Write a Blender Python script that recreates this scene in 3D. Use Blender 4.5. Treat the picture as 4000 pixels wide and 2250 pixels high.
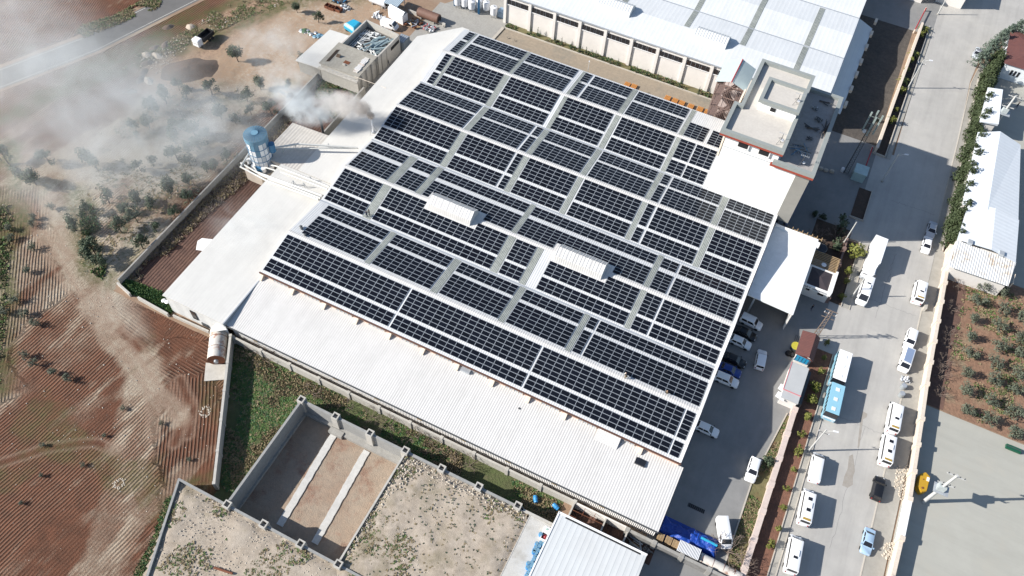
import bpy, bmesh, math, random
import numpy as np
from math import sin, cos, tan, pi, radians, sqrt, atan2
from mathutils import Vector, Matrix
for o in list(bpy.data.objects): bpy.data.objects.remove(o)
S = bpy.context.scene
COL = S.collection
# ------------------------------------------------------------------ camera (x runs along the factory ridges, y away, z up)
FPX, PIT, ROL, YAW, CAMH = 3157.17, radians(55.039), radians(-4.263), radians(-22.551), 127.0
def _cam_axes():
    f = np.array([0, cos(PIT), -sin(PIT)]); r = np.array([1., 0, 0]); d = np.cross(f, r)
    r2 = cos(ROL)*r + sin(ROL)*d; d2 = -sin(ROL)*r + cos(ROL)*d
    c, s = cos(-YAW), sin(-YAW); Z = np.array([[c, -s, 0], [s, c, 0], [0, 0, 1]])
    return Z@r2, Z@d2, Z@f
RT, DN, FW = _cam_axes()
cd = bpy.data.cameras.new('camera'); cam = bpy.data.objects.new('camera', cd); COL.objects.link(cam)
cd.sensor_width = 36; cd.lens = FPX/4000*36; cd.clip_end = 5000; cd.clip_start = 1
m = Matrix(((RT[0], -DN[0], -FW[0], 0), (RT[1], -DN[1], -FW[1], 0), (RT[2], -DN[2], -FW[2], CAMH), (0, 0, 0, 1)))
cam.matrix_world = m
S.camera = cam
# ------------------------------------------------------------------ light
SUN_AZ, SUN_EL = radians(28.5+180), radians(31)
sl = bpy.data.lights.new('sun', 'SUN'); sl.energy = 4.8; sl.angle = radians(0.5); sl.color = (1, .95, .885)
sun = bpy.data.objects.new('sun', sl); COL.objects.link(sun)
sd = Vector((cos(SUN_AZ)*cos(SUN_EL), sin(SUN_AZ)*cos(SUN_EL), sin(SUN_EL)))
sun.rotation_euler = sd.to_track_quat('Z', 'Y').to_euler()
W = bpy.data.worlds.new('World'); S.world = W; W.use_nodes = True
nt = W.node_tree; bg = nt.nodes['Background']; sky = nt.nodes.new('ShaderNodeTexSky')
sky.sky_type = 'NISHITA'; sky.sun_disc = False; sky.sun_elevation = SUN_EL; sky.sun_rotation = pi/2-SUN_AZ
sky.air_density = 1.0; sky.dust_density = .6
nt.links.new(sky.outputs[0], bg.inputs[0]); bg.inputs[1].default_value = 0.088
S.view_settings.view_transform = 'Standard'; S.view_settings.look = 'None'; S.view_settings.gamma = 1
S.view_settings.exposure = 0.8
S.cycles.max_bounces = 6; S.cycles.volume_bounces = 2; S.cycles.volume_step_rate = 1.0
S.cycles.transparent_max_bounces = 16
# ------------------------------------------------------------------ helpers
def at(x, y, z=0):
    v = RT*(x-2000)+DN*(y-1125)+FW*FPX
    p = np.array([0, 0, CAMH])+v*((z-CAMH)/v[2])
    return Vector(p)
REG = {'r1': (0, 0, 1.932), 'r2': (1000, 0, 1.932), 'r3': (2000, 0, 1.932), 'r4': (3000, 0, 1.932), 'r5': (0, 750, 1.932),
       'r6': (1000, 750, 1.932), 'r7': (2000, 750, 1.932), 'r8': (3000, 750, 1.932), 'L1': (0, 1500, 1.932), 'L2': (1000, 1500, 1.932),
       'L3': (2000, 1500, 1.932), 'L4': (3000, 1500, 1.932), 'T': (2600, 150, 2.415), 'W': (900, 400, 2.415), 'A': (2900, 400, 3.22),
       'B': (1750, 0, 3.864), 'C': (2800, 850, 3.22), 'D': (700, 1150, 3.22), 'E': (2400, 1900, 4.14), 'F': (1150, 0, 3.22),
       'G': (3020, 1270, 4.39), 'H': (2030, 1950, 4.83), 's': (0, 0, 1)}
def R(r, u, v, z=0):                       # a spot measured in the photograph, laid on the plane at height z
    o = REG[r]; return at(o[0]+u/o[2], o[1]+v/o[2], z)
def pxof(p):
    v = np.array(p, float)-np.array([0, 0, CAMH]); w = v@FW
    return 2000+FPX*(v@RT)/w, 1125+FPX*(v@DN)/w
ORD = 'zeroth first second third fourth fifth sixth seventh eighth ninth tenth eleventh twelfth thirteenth fourteenth fifteenth sixteenth seventeenth eighteenth nineteenth twentieth'.split()
TENS = {2: 'twenty', 3: 'thirty', 4: 'forty', 5: 'fifty', 6: 'sixty', 7: 'seventy', 8: 'eighty'}
def ordn(n):
    if n <= 20: return ORD[n]
    t, u = divmod(n, 10)
    return TENS[t][:-1]+'ieth' if u == 0 else TENS[t]+'-'+ORD[u]
class M:
    def __init__(s): s.v = []; s.f = []; s.m = []
    def poly(s, pts, mi=0):
        n = len(s.v); s.v += [tuple(p) for p in pts]; s.f.append(list(range(n, n+len(pts)))); s.m.append(mi); return s
    def box(s, x0, x1, y0, y1, z0, z1, mi=0):
        n = len(s.v)
        s.v += [(x0, y0, z0), (x1, y0, z0), (x1, y1, z0), (x0, y1, z0), (x0, y0, z1), (x1, y0, z1), (x1, y1, z1), (x0, y1, z1)]
        s.f += [[n+i for i in q] for q in ((0, 3, 2, 1), (4, 5, 6, 7), (0, 1, 5, 4), (1, 2, 6, 5), (2, 3, 7, 6), (3, 0, 4, 7))]
        s.m += [mi]*6; return s
    def obox(s, c, d, w, l, z0, z1, mi=0):     # box of length l along direction d, width w
        d = Vector((d[0], d[1])).normalized(); p = Vector((-d.y, d.x)); c = Vector((c[0], c[1]))
        q = [c-d*l/2-p*w/2, c+d*l/2-p*w/2, c+d*l/2+p*w/2, c-d*l/2+p*w/2]
        return s.prism(q, z0, z1, mi)
    def seg(s, a, b, w, z0, z1, mi=0):
        a = Vector((a[0], a[1])); b = Vector((b[0], b[1])); return s.obox((a+b)/2, b-a, w, (b-a).length, z0, z1, mi)
    def prism(s, pts, z0, z1, mi=0, mtop=None):
        n = len(pts); k = len(s.v); A = sum(pts[i][0]*pts[(i+1) % n][1]-pts[(i+1) % n][0]*pts[i][1] for i in range(n))
        if A < 0: pts = list(reversed(pts))
        zt = z1 if isinstance(z1, (list, tuple)) else [z1]*n
        if A < 0: zt = list(reversed(zt))
        s.v += [(p[0], p[1], z0) for p in pts]+[(p[0], p[1], z) for p, z in zip(pts, zt)]
        s.f += [list(range(k+n-1, k-1, -1)), list(range(k+n, k+2*n))]; s.m += [mi, mi if mtop is None else mtop]
        for i in range(n):
            j = (i+1) % n; s.f.append([k+i, k+j, k+n+j, k+n+i]); s.m.append(mi)
        return s
    def tube(s, pts, r, n=8, mi=0, cap=True):
        pts = [Vector(p) for p in pts]; rr = r if isinstance(r, (list, tuple)) else [r]*len(pts); k = len(s.v)
        for i, p in enumerate(pts):
            t = (pts[min(i+1, len(pts)-1)]-pts[max(i-1, 0)]).normalized()
            a = t.cross(Vector((0, 0, 1)))
            if a.length < 1e-3: a = t.cross(Vector((1, 0, 0)))
            a.normalize(); b = t.cross(a)
            for j in range(n):
                th = 2*pi*j/n; s.v.append(tuple(p+(a*cos(th)+b*sin(th))*rr[i]))
        for i in range(len(pts)-1):
            for j in range(n):
                j2 = (j+1) % n; s.f.append([k+i*n+j, k+i*n+j2, k+(i+1)*n+j2, k+(i+1)*n+j]); s.m.append(mi)
        if cap:
            s.f.append([k+j for j in range(n)]); s.f.append([k+(len(pts)-1)*n+j for j in reversed(range(n))]); s.m += [mi, mi]
        return s
    def cyl(s, c, r, z0, z1, n=16, mi=0, r1=None):
        return s.tube([(c[0], c[1], z0), (c[0], c[1], z1)], [r, r if r1 is None else r1], n, mi)
    def build(s, name, mats, parent=None, smooth=False, bevel=0):
        me = bpy.data.meshes.new(name); off = parent_loc(parent)
        me.from_pydata([(x-off[0], y-off[1], z-off[2]) for x, y, z in s.v], [], s.f)
        mats = mats if isinstance(mats, (list, tuple)) else [mats]
        for mm in mats: me.materials.append(mm)
        me.polygons.foreach_set('material_index', s.m)
        bm = bmesh.new(); bm.from_mesh(me)
        if bevel:
            bmesh.ops.bevel(bm, geom=bm.edges[:]+bm.verts[:], offset=bevel, segments=2, affect='EDGES', clamp_overlap=True)
        bmesh.ops.recalc_face_normals(bm, faces=bm.faces); bm.to_mesh(me); bm.free()
        if smooth:
            me.polygons.foreach_set('use_smooth', [True]*len(me.polygons))
            me.set_sharp_from_angle(angle=radians(40))
        o = bpy.data.objects.new(name, me); COL.objects.link(o)
        if parent: o.parent = parent
        return o
def parent_loc(p):
    if p is None or p.get('_local'): return (0, 0, 0)
    l = Vector((0, 0, 0))
    while p: l += p.location; p = p.parent
    return l
def thing(name, label, cat, loc=(0, 0, 0), group=None, rz=0, local=False):
    o = bpy.data.objects.new(name, None); COL.objects.link(o); o.empty_display_size = .3
    o.location = loc; o.rotation_euler = (0, 0, rz); o['label'] = label; o['category'] = cat
    if group: o['group'] = group
    if local: o['_local'] = 1
    return o
def tag(o, label, cat, group=None, kind=None):
    o['label'] = label; o['category'] = cat
    if group: o['group'] = group
    if kind: o['kind'] = kind
    return o
def struct(o, kind='structure'): o['kind'] = kind; return o
def dup(o, parent=None, loc=None, rz=None, label=None, scale=None):
    c = o.copy(); COL.objects.link(c)
    if parent is not None: c.parent = parent
    if loc is not None: c.location = loc
    if rz is not None: c.rotation_euler = (0, 0, rz)
    if scale is not None: c.scale = (scale, scale, scale) if not isinstance(scale, tuple) else scale
    if label: c['label'] = label
    for ch in list(o.children): dup(ch, c)
    return c
def drop(o):
    for ch in list(o.children): drop(ch)
    bpy.data.objects.remove(o)
# ------------------------------------------------------------------ materials
MATS = {}
def mat(name, c, rough=.7, c2=None, ns=1.5, amt=.5, metal=0, bump=0, bs=6, stripe=None, spec=.5, c3=None, s3=.15, grid=None, dirt=0, streak=None, vary=0):
    if name in MATS: return MATS[name]
    m = bpy.data.materials.new(name); m.use_nodes = True; n = m.node_tree.nodes; l = m.node_tree.links; b = n['Principled BSDF']
    b.inputs['Roughness'].default_value = rough; b.inputs['Metallic'].default_value = metal; b.inputs['Specular IOR Level'].default_value = spec
    MATS[name] = m
    geo = n.new('ShaderNodeNewGeometry')
    out = None
    def noise(sc, det=6, rg=.6):
        t = n.new('ShaderNodeTexNoise'); t.inputs['Scale'].default_value = sc; t.inputs['Detail'].default_value = det; t.inputs['Roughness'].default_value = rg
        l.new(geo.outputs['Position'], t.inputs['Vector']); return t.outputs['Fac']
    def rng(src, a, bb):
        r = n.new('ShaderNodeMapRange'); r.inputs[1].default_value = a; r.inputs[2].default_value = bb; l.new(src, r.inputs[0]); return r.outputs[0]
    def mix(f, a, bb, kind='MIX'):
        x = n.new('ShaderNodeMix'); x.data_type = 'RGBA'; x.blend_type = kind
        for i, vv in ((0, f), (6, a), (7, bb)):
            if isinstance(vv, (int, float)): x.inputs[i].default_value = vv
            elif isinstance(vv, tuple): x.inputs[i].default_value = (*vv, 1)
            else: l.new(vv, x.inputs[i])
        return x.outputs[2]
    c2 = c2 or tuple(q*.8 for q in c)
    out = mix(rng(noise(ns), .5-amt*.5, .5+amt*.5), c, c2)
    if c3: out = mix(rng(noise(s3, 8, .7), .52, .68), out, c3)
    if dirt: out = mix(rng(noise(ns*4, 8, .75), .35, .75), out, (1-dirt,)*3, 'MULTIPLY')
    if streak:      # long faint marks drawn out along one axis
        mp = n.new('ShaderNodeMapping'); mp.inputs['Scale'].default_value = streak[0]; l.new(geo.outputs['Position'], mp.inputs[0])
        t = n.new('ShaderNodeTexNoise'); t.inputs['Scale'].default_value = 1; t.inputs['Detail'].default_value = 7; t.inputs['Roughness'].default_value = .7; l.new(mp.outputs[0], t.inputs['Vector'])
        out = mix(rng(t.outputs['Fac'], .45, .75), out, (1-streak[1],)*3, 'MULTIPLY')
    if vary:
        oi = n.new('ShaderNodeObjectInfo'); out = mix(rng(oi.outputs['Random'], 0, 1), out, tuple(min(1, q*(1+vary)) for q in c))
    sep = None
    if stripe or grid:
        sep = n.new('ShaderNodeSeparateXYZ'); l.new(geo.outputs['Position'], sep.inputs[0])
    hgt = None
    def math_(op, a, bb=None):
        x = n.new('ShaderNodeMath'); x.operation = op
        for i, vv in ((0, a), (1, bb)):
            if vv is None: continue
            if isinstance(vv, (int, float)): x.inputs[i].default_value = vv
            else: l.new(vv, x.inputs[i])
        return x.outputs[0]
    if stripe:
        ax, pitch, depth = stripe[:3]
        k = math_('SINE', math_('MULTIPLY', sep.outputs['XYZ'.index(ax)], 2*pi/pitch))
        hgt = math_('MULTIPLY', k, depth)
        if len(stripe) > 3: out = mix(rng(k, stripe[4] if len(stripe) > 4 else .8, 1), out, stripe[3])
    if grid:
        for ax, pitch, wd, gc in grid:
            fr = math_('FRACT', math_('MULTIPLY', sep.outputs['XYZ'.index(ax)], 1/pitch))
            out = mix(math_('LESS_THAN', fr, wd/pitch), out, gc)
    if bump:
        nb = math_('MULTIPLY', noise(bs, 8, .65), bump); hgt = math_('ADD', hgt, nb) if hgt else nb
    if hgt:
        bp = n.new('ShaderNodeBump'); bp.inputs['Strength'].default_value = 1; bp.inputs['Distance'].default_value = 1
        l.new(hgt, bp.inputs['Height']); l.new(bp.outputs[0], b.inputs['Normal'])
    l.new(out, b.inputs['Base Color'])
    return m
m_roofw = mat('white_corrugated_roof', (.58, .59, .59), .5, (.52, .53, .54), .4, .6, stripe=('X', .42, .012), dirt=.10, streak=((.9, .06, 1), .10))
m_roofs = mat('white_ribbed_shed_roof', (.585, .572, .555), .55, (.54, .53, .51), .25, .7, stripe=('X', .42, .013), dirt=.08, streak=((.7, .05, 1), .12))
m_roofb = mat('smooth_white_roof', (.60, .59, .555), .6, (.56, .55, .52), .12, .7, stripe=('X', .6, .004), dirt=.08, streak=((.35, .04, 1), .10))
m_roofo = mat('old_ribbed_roof', (.54, .51, .47), .6, (.45, .42, .38), .3, .7, stripe=('X', .7, .02, (.42, .40, .37), .75), dirt=.2)
m_roofn = mat('north_hall_roof', (.615, .63, .635), .5, (.57, .59, .60), .1, .6, stripe=('X', 1.0, .004, (.50, .53, .56), .95), dirt=.06, streak=((.5, .05, 1), .08))
m_roofr = mat('right_shed_roof', (.62, .66, .69), .5, (.59, .62, .65), .2, .6, stripe=('Y', 1.0, .008), dirt=.06)
m_roofc = mat('bottom_shed_roof', (.56, .59, .60), .5, (.54, .54, .53), .06, .6, stripe=('X', .9, .005, (.36, .38, .39), .94), dirt=.08)
m_white = mat('white_paint', (.80, .80, .79), .5, (.76, .76, .75), .5, dirt=.06)
m_wwall = mat('white_rendered_wall', (.72, .69, .65), .8, (.64, .61, .57), .3, .7, dirt=.08)
m_peach = mat('peach_wall', (.66, .45, .34), .8, (.58, .40, .31), .8)
m_cream = mat('cream_wall', (.66, .58, .48), .8, (.58, .50, .42), .8, dirt=.15)
m_conc = mat('concrete', (.36, .35, .32), .9, (.27, .26, .24), .5, .7, dirt=.25, bump=.01)
m_concl = mat('pale_concrete', (.50, .48, .44), .9, (.40, .38, .34), .6, .7, dirt=.22, bump=.01)
m_concw = mat('board_marked_concrete', (.33, .33, .32), .9, (.25, .25, .24), .6, .7, dirt=.25, stripe=('Z', .5, .015, (.2, .2, .19), .93))
m_concd = mat('old_concrete_wall', (.26, .26, .25), .9, (.18, .17, .16), .5, .8, dirt=.35, bump=.02)
m_parap = mat('grey_parapet_cap', (.27, .29, .28), .7, (.23, .25, .24), 1)
m_redb = mat('red_band', (.30, .055, .03), .7, (.25, .05, .03), 1)
m_gcl = mat('grey_cladding', (.28, .27, .24), .6, (.24, .23, .21), .5, stripe=('Z', .25, .01))
m_glass = mat('dark_glass', (.012, .014, .018), .12, (.02, .02, .025), 2, spec=.6)
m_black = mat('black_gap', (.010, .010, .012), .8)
m_sky = mat('skylight_sheet', (.33, .35, .32), .55, (.19, .205, .185), .55, .5, stripe=('X', .28, .02, (.36, .38, .36), .5), dirt=.45)
m_alu = mat('aluminium_frame', (.35, .385, .42), .35, metal=.2)
m_cell = mat('solar_cell_glass', (.0045, .0055, .009), .13, (.007, .008, .012), .7, spec=.16, vary=.6)
m_steel = mat('grey_steel', (.42, .45, .48), .45, (.36, .38, .40), 2, metal=.3)
m_dsteel = mat('dark_steel', (.07, .075, .08), .5)
m_brown = mat('brown_gutter', (.10, .045, .03), .7)
m_rust = mat('rust', (.22, .075, .03), .85, (.14, .05, .03), 1.5, .7, dirt=.3, bump=.02)
m_tankr = mat('rust_streaked_white_tank', (.62, .60, .56), .6, (.50, .47, .42), .8, .7, c3=(.26, .09, .04), s3=.7, dirt=.15)
m_blue = mat('blue_painted_steel', (.05, .20, .36), .5, (.04, .15, .28), 1)
m_blul = mat('pale_blue_panel', (.17, .31, .41), .5, (.11, .24, .34), 2, dirt=.2)
m_drum = mat('blue_plastic', (.035, .24, .52), .4, (.03, .20, .45), 3)
m_tarp = mat('royal_blue_tarpaulin', (.008, .04, .26), .45, (.01, .06, .33), 1.2, bump=.12, bs=1.3)
m_tarpc = mat('cyan_tarpaulin', (.02, .36, .55), .4, (.03, .28, .45), 1, bump=.06, bs=2)
m_wood = mat('weathered_wood', (.42, .30, .17), .8, (.32, .22, .12), 2, dirt=.2)
m_trunk = mat('bark', (.10, .07, .05), .9, (.07, .05, .035), 4)
m_bare = mat('bare_twigs', (.20, .15, .12), .9, (.14, .11, .09), 4)
m_rtile = mat('red_brown_roof', (.14, .055, .045), .7, (.11, .045, .04), 1, stripe=('Y', .35, .02))
m_tyre = mat('tyre_rubber', (.015, .015, .015), .8)
m_rim = mat('wheel_rim', (.45, .46, .47), .35, metal=.6)
m_redl = mat('red_lamp', (.35, .01, .01), .3); m_headl = mat('headlamp', (.6, .62, .65), .15, spec=.8)
m_yel = mat('yellow_paint', (.46, .27, .02), .5, (.42, .24, .02), 2); m_yeld = mat('dull_yellow', (.40, .36, .04), .6)
m_redp = mat('red_paint', (.35, .02, .03), .5); m_pink = mat('pink_trim', (.55, .2, .22), .6)
m_lamp = mat('lamp_head_white', (.75, .76, .78), .4)
m_pole = mat('galvanised_pole', (.50, .50, .48), .5, (.42, .42, .41), 2)
m_skin = mat('skin', (.35, .20, .14), .6); m_dark = mat('dark_clothing', (.012, .013, .02), .9); m_navy = mat('navy_clothing', (.02, .03, .08), .9)
m_khaki = mat('khaki_clothing', (.18, .14, .09), .9); m_whitec = mat('white_clothing', (.55, .55, .52), .9)
m_bald = mat('pale_rubble_stone', (.52, .47, .39), .95, (.38, .33, .27), 2, .8); m_rock = mat('white_stone', (.60, .55, .47), .9, (.45, .40, .33), 3)
# soils and paving
m_soil = mat('red_soil', (.23, .11, .07), .95, (.14, .07, .048), .8, .6, bump=.12, bs=2.5, dirt=.3)
m_soild = mat('dark_red_soil', (.15, .080, .055), .95, (.06, .03, .024), .6, .6, bump=.12, bs=2.5, dirt=.4, stripe=('X', .62, .04, (.085, .048, .036), .5))
m_ground = mat('tan_ground', (.30, .22, .15), .95, (.22, .13, .085), .12, .6, bump=.08, bs=3, dirt=.25, c3=(.40, .34, .26), s3=.06)
m_street = mat('street_concrete', (.43, .415, .385), .85, (.365, .355, .335), .05, .7, c3=(.44, .425, .39), s3=.09, dirt=.14, bump=.004, bs=20, streak=((.55, .035, 1), .16))
m_yard = mat('yard_concrete', (.25, .245, .235), .85, (.20, .205, .205), .08, .7, streak=((.3, .08, 1), .15), dirt=.16, bump=.004, bs=20)  # base darker than the similar street concrete: deeper yard shade painted in
m_lot = mat('lot_concrete', (.375, .37, .33), .85, (.345, .34, .30), .05, .7, c3=(.395, .38, .33), s3=.2, dirt=.10, streak=((.06, .5, 1), .10))
m_walk = mat('pavement', (.36, .345, .31), .9, (.30, .285, .25), .2, .7, dirt=.2)
m_kerb = mat('kerb_stone', (.48, .44, .38), .9, (.40, .37, .32), 1, dirt=.2)
m_gravel = mat('sandy_gravel', (.33, .27, .20), .95, (.26, .22, .17), .35, .7, c3=(.20, .19, .16), s3=.08, dirt=.25, bump=.03, bs=8)
m_dirt = mat('dark_yard_dirt', (.115, .098, .082), .95, (.06, .053, .048), .25, .7, dirt=.4, bump=.1, bs=2)
m_asph = mat('asphalt', (.15, .145, .14), .9, (.11, .108, .105), .12, .7, dirt=.15)
m_line = mat('road_line_white', (.55, .54, .50), .8, (.40, .38, .34), 1)
m_orch = mat('orchard_soil', (.31, .185, .12), .95, (.20, .115, .075), .35, .7, c3=(.28, .22, .14), s3=.25, bump=.15, bs=1.6, dirt=.4)
m_verge = mat('verge_soil', (.19, .15, .08), .95, (.10, .12, .04), .25, .6, c3=(.22, .12, .07), s3=.25, bump=.1, bs=3, dirt=.35)
m_grass = mat('rough_grass_soil', (.07, .105, .03), .95, (.12, .115, .055), .22, .6, c3=(.20, .15, .10), s3=.10, bump=.2, bs=2.5, dirt=.45)
m_leafg = mat('grass_blades', (.085, .14, .03), .8, (.055, .10, .025), .5, .7)
m_leafd = mat('dry_grass', (.26, .21, .12), .9, (.18, .14, .08), .5)
m_leafw = mat('weed_leaves', (.03, .11, .03), .7, (.02, .07, .02), 1)
m_pine = mat('pine_needles', (.06, .085, .045), .8, (.032, .05, .027), .6, .7)
m_olive = mat('olive_leaves', (.11, .125, .085), .8, (.065, .08, .055), .8, .7)
m_cyp = mat('conifer_foliage', (.05, .07, .022), .8, (.022, .036, .013), .5, .7)
m_spru = mat('blue_green_needles', (.13, .17, .13), .8, (.07, .10, .075), .5, .7)
m_ylw = mat('yellow_green_leaves', (.17, .17, .03), .7, (.09, .11, .02), 1.2, .7)
# ------------------------------------------------------------------ the field (terrain with its own zones of soil)
rs = np.random.RandomState(7)
def lat(P, sc, seed):
    r = np.random.RandomState(seed); g = r.rand(256, 256); q = P/sc; i = np.floor(q).astype(int); f = q-i; f = f*f*(3-2*f)
    a = g[i[:, 0] % 256, i[:, 1] % 256]; b = g[(i[:, 0]+1) % 256, i[:, 1] % 256]; c = g[i[:, 0] % 256, (i[:, 1]+1) % 256]; d = g[(i[:, 0]+1) % 256, (i[:, 1]+1) % 256]
    return (a*(1-f[:, 0])+b*f[:, 0])*(1-f[:, 1])+(c*(1-f[:, 0])+d*f[:, 0])*f[:, 1]
def fbm(P, sc, seed, o=4):
    t = 0; a = 1; s = 0
    for k in range(o): t = t+a*lat(P, sc/2**k, seed+k); s += a; a *= .55
    return t/s
def sdist(P, poly):                       # signed distance to polygon, + inside
    poly = np.array([(p[0], p[1]) for p in poly]); n = len(poly); ins = np.zeros(len(P), bool); dm = np.full(len(P), 1e9)
    for i in range(n):
        a = poly[i]; b = poly[(i+1) % n]; ab = b-a; t = np.clip(((P-a)@ab)/(ab@ab), 0, 1); dm = np.minimum(dm, np.hypot(*(P-a-t[:, None]*ab).T))
        c = (a[1] > P[:, 1]) != (b[1] > P[:, 1])
        with np.errstate(divide='ignore', invalid='ignore'): xi = (b[0]-a[0])*(P[:, 1]-a[1])/(b[1]-a[1])+a[0]
        ins ^= c & (P[:, 0] < xi)
    return np.where(ins, dm, -dm)
def ldist(P, line):
    line = np.array([(p[0], p[1]) for p in line]); dm = np.full(len(P), 1e9)
    for a, b in zip(line[:-1], line[1:]):
        ab = b-a; t = np.clip(((P-a)@ab)/(ab@ab), 0, 1); dm = np.minimum(dm, np.hypot(*(P-a-t[:, None]*ab).T))
    return dm
def sm(x, a, b): t = np.clip((x-a)/(b-a), 0, 1); return t*t*(3-2*t)
def pg(lst): return [at(x, y, 0) for x, y in lst]
X0, X1, Y0, Y1, ST = -212, -57, -10, 212, .4
xs = np.arange(X0, X1+.1, ST); ys = np.arange(Y0, Y1+.1, ST); NX, NY = len(xs), len(ys)
gx, gy = np.meshgrid(xs, ys, indexing='ij'); P = np.stack([gx.ravel(), gy.ravel()], 1)
Pw = P+np.stack([fbm(P, 9, 31)-.5, fbm(P, 9, 41)-.5], 1)*5
red = np.full(len(P), 1.08)               # how red the soil is; 0 = pale limestone soil
zone_tan = sdist(Pw, pg([(-60, 560), (300, 560), (700, 220), (1250, -60), (2000, -60), (2000, 150), (1300, 420), (1180, 330), (640, 950), (480, 1100), (560, 1330), (430, 1290), (300, 1080), (240, 900), (120, 780), (-60, 760)]))
red -= sm(zone_tan, -5, 8)*.80
sandy = sdist(Pw, pg([(560, 330), (760, 130), (1000, -60), (1500, -60), (1600, 100), (1290, 240), (1100, 330), (860, 320), (700, 400), (560, 370)]))
lft = sdist(Pw, pg([(0, 740), (170, 740), (300, 1050), (520, 1330), (300, 1500), (-300, 1900), (-300, 740)]))
red = np.where(lft > 0, red-sm(lft, 0, 5)*.30, red)
band = ldist(Pw, pg([(570, 1440), (600, 1560), (560, 1700), (520, 1850), (460, 2000), (400, 2140), (330, 2300)]))
red -= (1-sm(band, 2.0, 5.5))*.60
track = ldist(P+np.stack([fbm(P, 6, 91)-.5, fbm(P, 6, 95)-.5], 1)*2, pg([(190, 720), (215, 900), (300, 1070), (390, 1230), (430, 1340), (530, 1420), (590, 1520), (700, 1640)]))
trk = 1-sm(track, 1.2, 2.6); red = np.where(trk > 0, red*(1-trk)+.32*trk, red)
_d = pg([(52, 1914), (290, 1681)]); _d = np.array([_d[1][0]-_d[0][0], _d[1][1]-_d[0][1]]); _d /= np.hypot(*_d); PA = np.stack([P@_d*.22, P@np.array([-_d[1], _d[0]])], 1)
patch = fbm(PA+np.stack([fbm(P, 15, 7)*2, fbm(P, 15, 8)*2], 1), 4.5, 3, 5); red -= sm(patch, .55, .68)*.42
strp = fbm(PA*1.0+50, 1.5, 77, 3); red -= sm(strp, .60, .74)*.35
red += (fbm(P, 3, 13, 4)-.5)*.45
deep = sdist(Pw, pg([(-100, 1700), (300, 1500), (860, 1480), (880, 1800), (600, 1900), (560, 2300), (-100, 2300)])); red += sm(deep, 0, 8)*.12
gr = sm(fbm(P, 10, 51, 5), .60, .74)*.5
for line, w in (([(640, 165), (420, 250), (300, 300)], 3.5), ([(1000, -20), (780, 75), (640, 125), (330, 290)], 1.6), ([(1300, -30), (1000, 60), (700, 190), (480, 270), (200, 370), (-50, 470)], 2.6), ([(10, 760), (15, 1100), (5, 1500)], 2.2), ([(300, 760), (330, 900), (350, 1000), (400, 1080)], 2.8), ([(640, 2250), (700, 2100), (760, 1900)], 1.0), ([(50, 560), (60, 640), (60, 720), (70, 900)], 2.0)):
    gr = np.maximum(gr, (1-sm(ldist(Pw, pg(line)), w*.4, w*1.6))*.9)
gr *= .55+.45*sm(fbm(P, 1.6, 61, 3), .35, .6)
# furrows
DIRS = [([(52, 1914), (290, 1681)], None),
        ([(78, 905), (60, 1120)], [(30, 740), (160, 740), (230, 1050), (290, 1120), (110, 1250), (60, 1600), (-300, 1600), (-300, 740)]),
        ([(828, 1552), (797, 1862)], [(640, 1500), (880, 1470), (900, 1900), (640, 2000), (600, 1750)]),
        ([(518, 1268), (725, 1397)], [(440, 1180), (850, 1330), (880, 1475), (640, 1500), (480, 1400)]),
        ([(660, 580), (780, 480)], [(300, 600), (700, 500), (1200, 330), (1000, 620), (660, 980), (520, 1080), (440, 1180), (330, 1100), (230, 800)]),
        ([(0, 130), (78, 30)], [(-900, 300), (-100, 240), (500, 80), (800, -60), (300, -400), (-900, -400)])]
u = np.zeros(len(P)); fa = np.ones(len(P))
wv = (fbm(P, 40, 21, 2)-.5)*3+(fbm(P, 3, 22, 2)-.5)*.25
for ln, poly in DIRS:
    a, b = pg(ln); t = np.array([b[0]-a[0], b[1]-a[1]]); t /= np.hypot(*t); nn = np.array([-t[1], t[0]]); uu = P@nn+wv
    if poly is None: u = uu
    else: ins = sdist(P+np.stack([fbm(P, 7, 131, 4)-.5, fbm(P, 7, 141, 4)-.5], 1)*9, pg(poly)) > 0; u = np.where(ins, uu, u)
sd1 = sdist(P, pg([(560, 330), (700, 200), (1000, -60), (2000, -100), (1900, 200), (1300, 420), (1100, 330), (860, 320)]))
fa *= 1-sm(sd1, -2, 2)
rock = sm(zone_tan, -4, 6)*sm(fbm(P, 11, 301, 5), .50, .66); fa *= 1-.85*sm(zone_tan, -3, 5)*sm(fbm(P, 16, 311, 4), .40, .56); red = red-.5*rock; fa *= 1-.5*sm(zone_tan, -2, 4)
for pl in ([(611, 357), (668, 331), (735, 321), (807, 311), (854, 318), (849, 336), (776, 362), (725, 378), (652, 393), (569, 409), (528, 466), (497, 466), (549, 393)], [(290, 760), (331, 719), (393, 657), (424, 667), (383, 729), (331, 781), (280, 854), (248, 859)]): rock = np.maximum(rock, sm(sdist(Pw*.4+P*.6, pg(pl)), -1.2, .8)); fa *= 1-sm(sdist(P, pg(pl)), -1, 1)
fa *= 1-.75*trk
rut = np.zeros(len(P))
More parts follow.
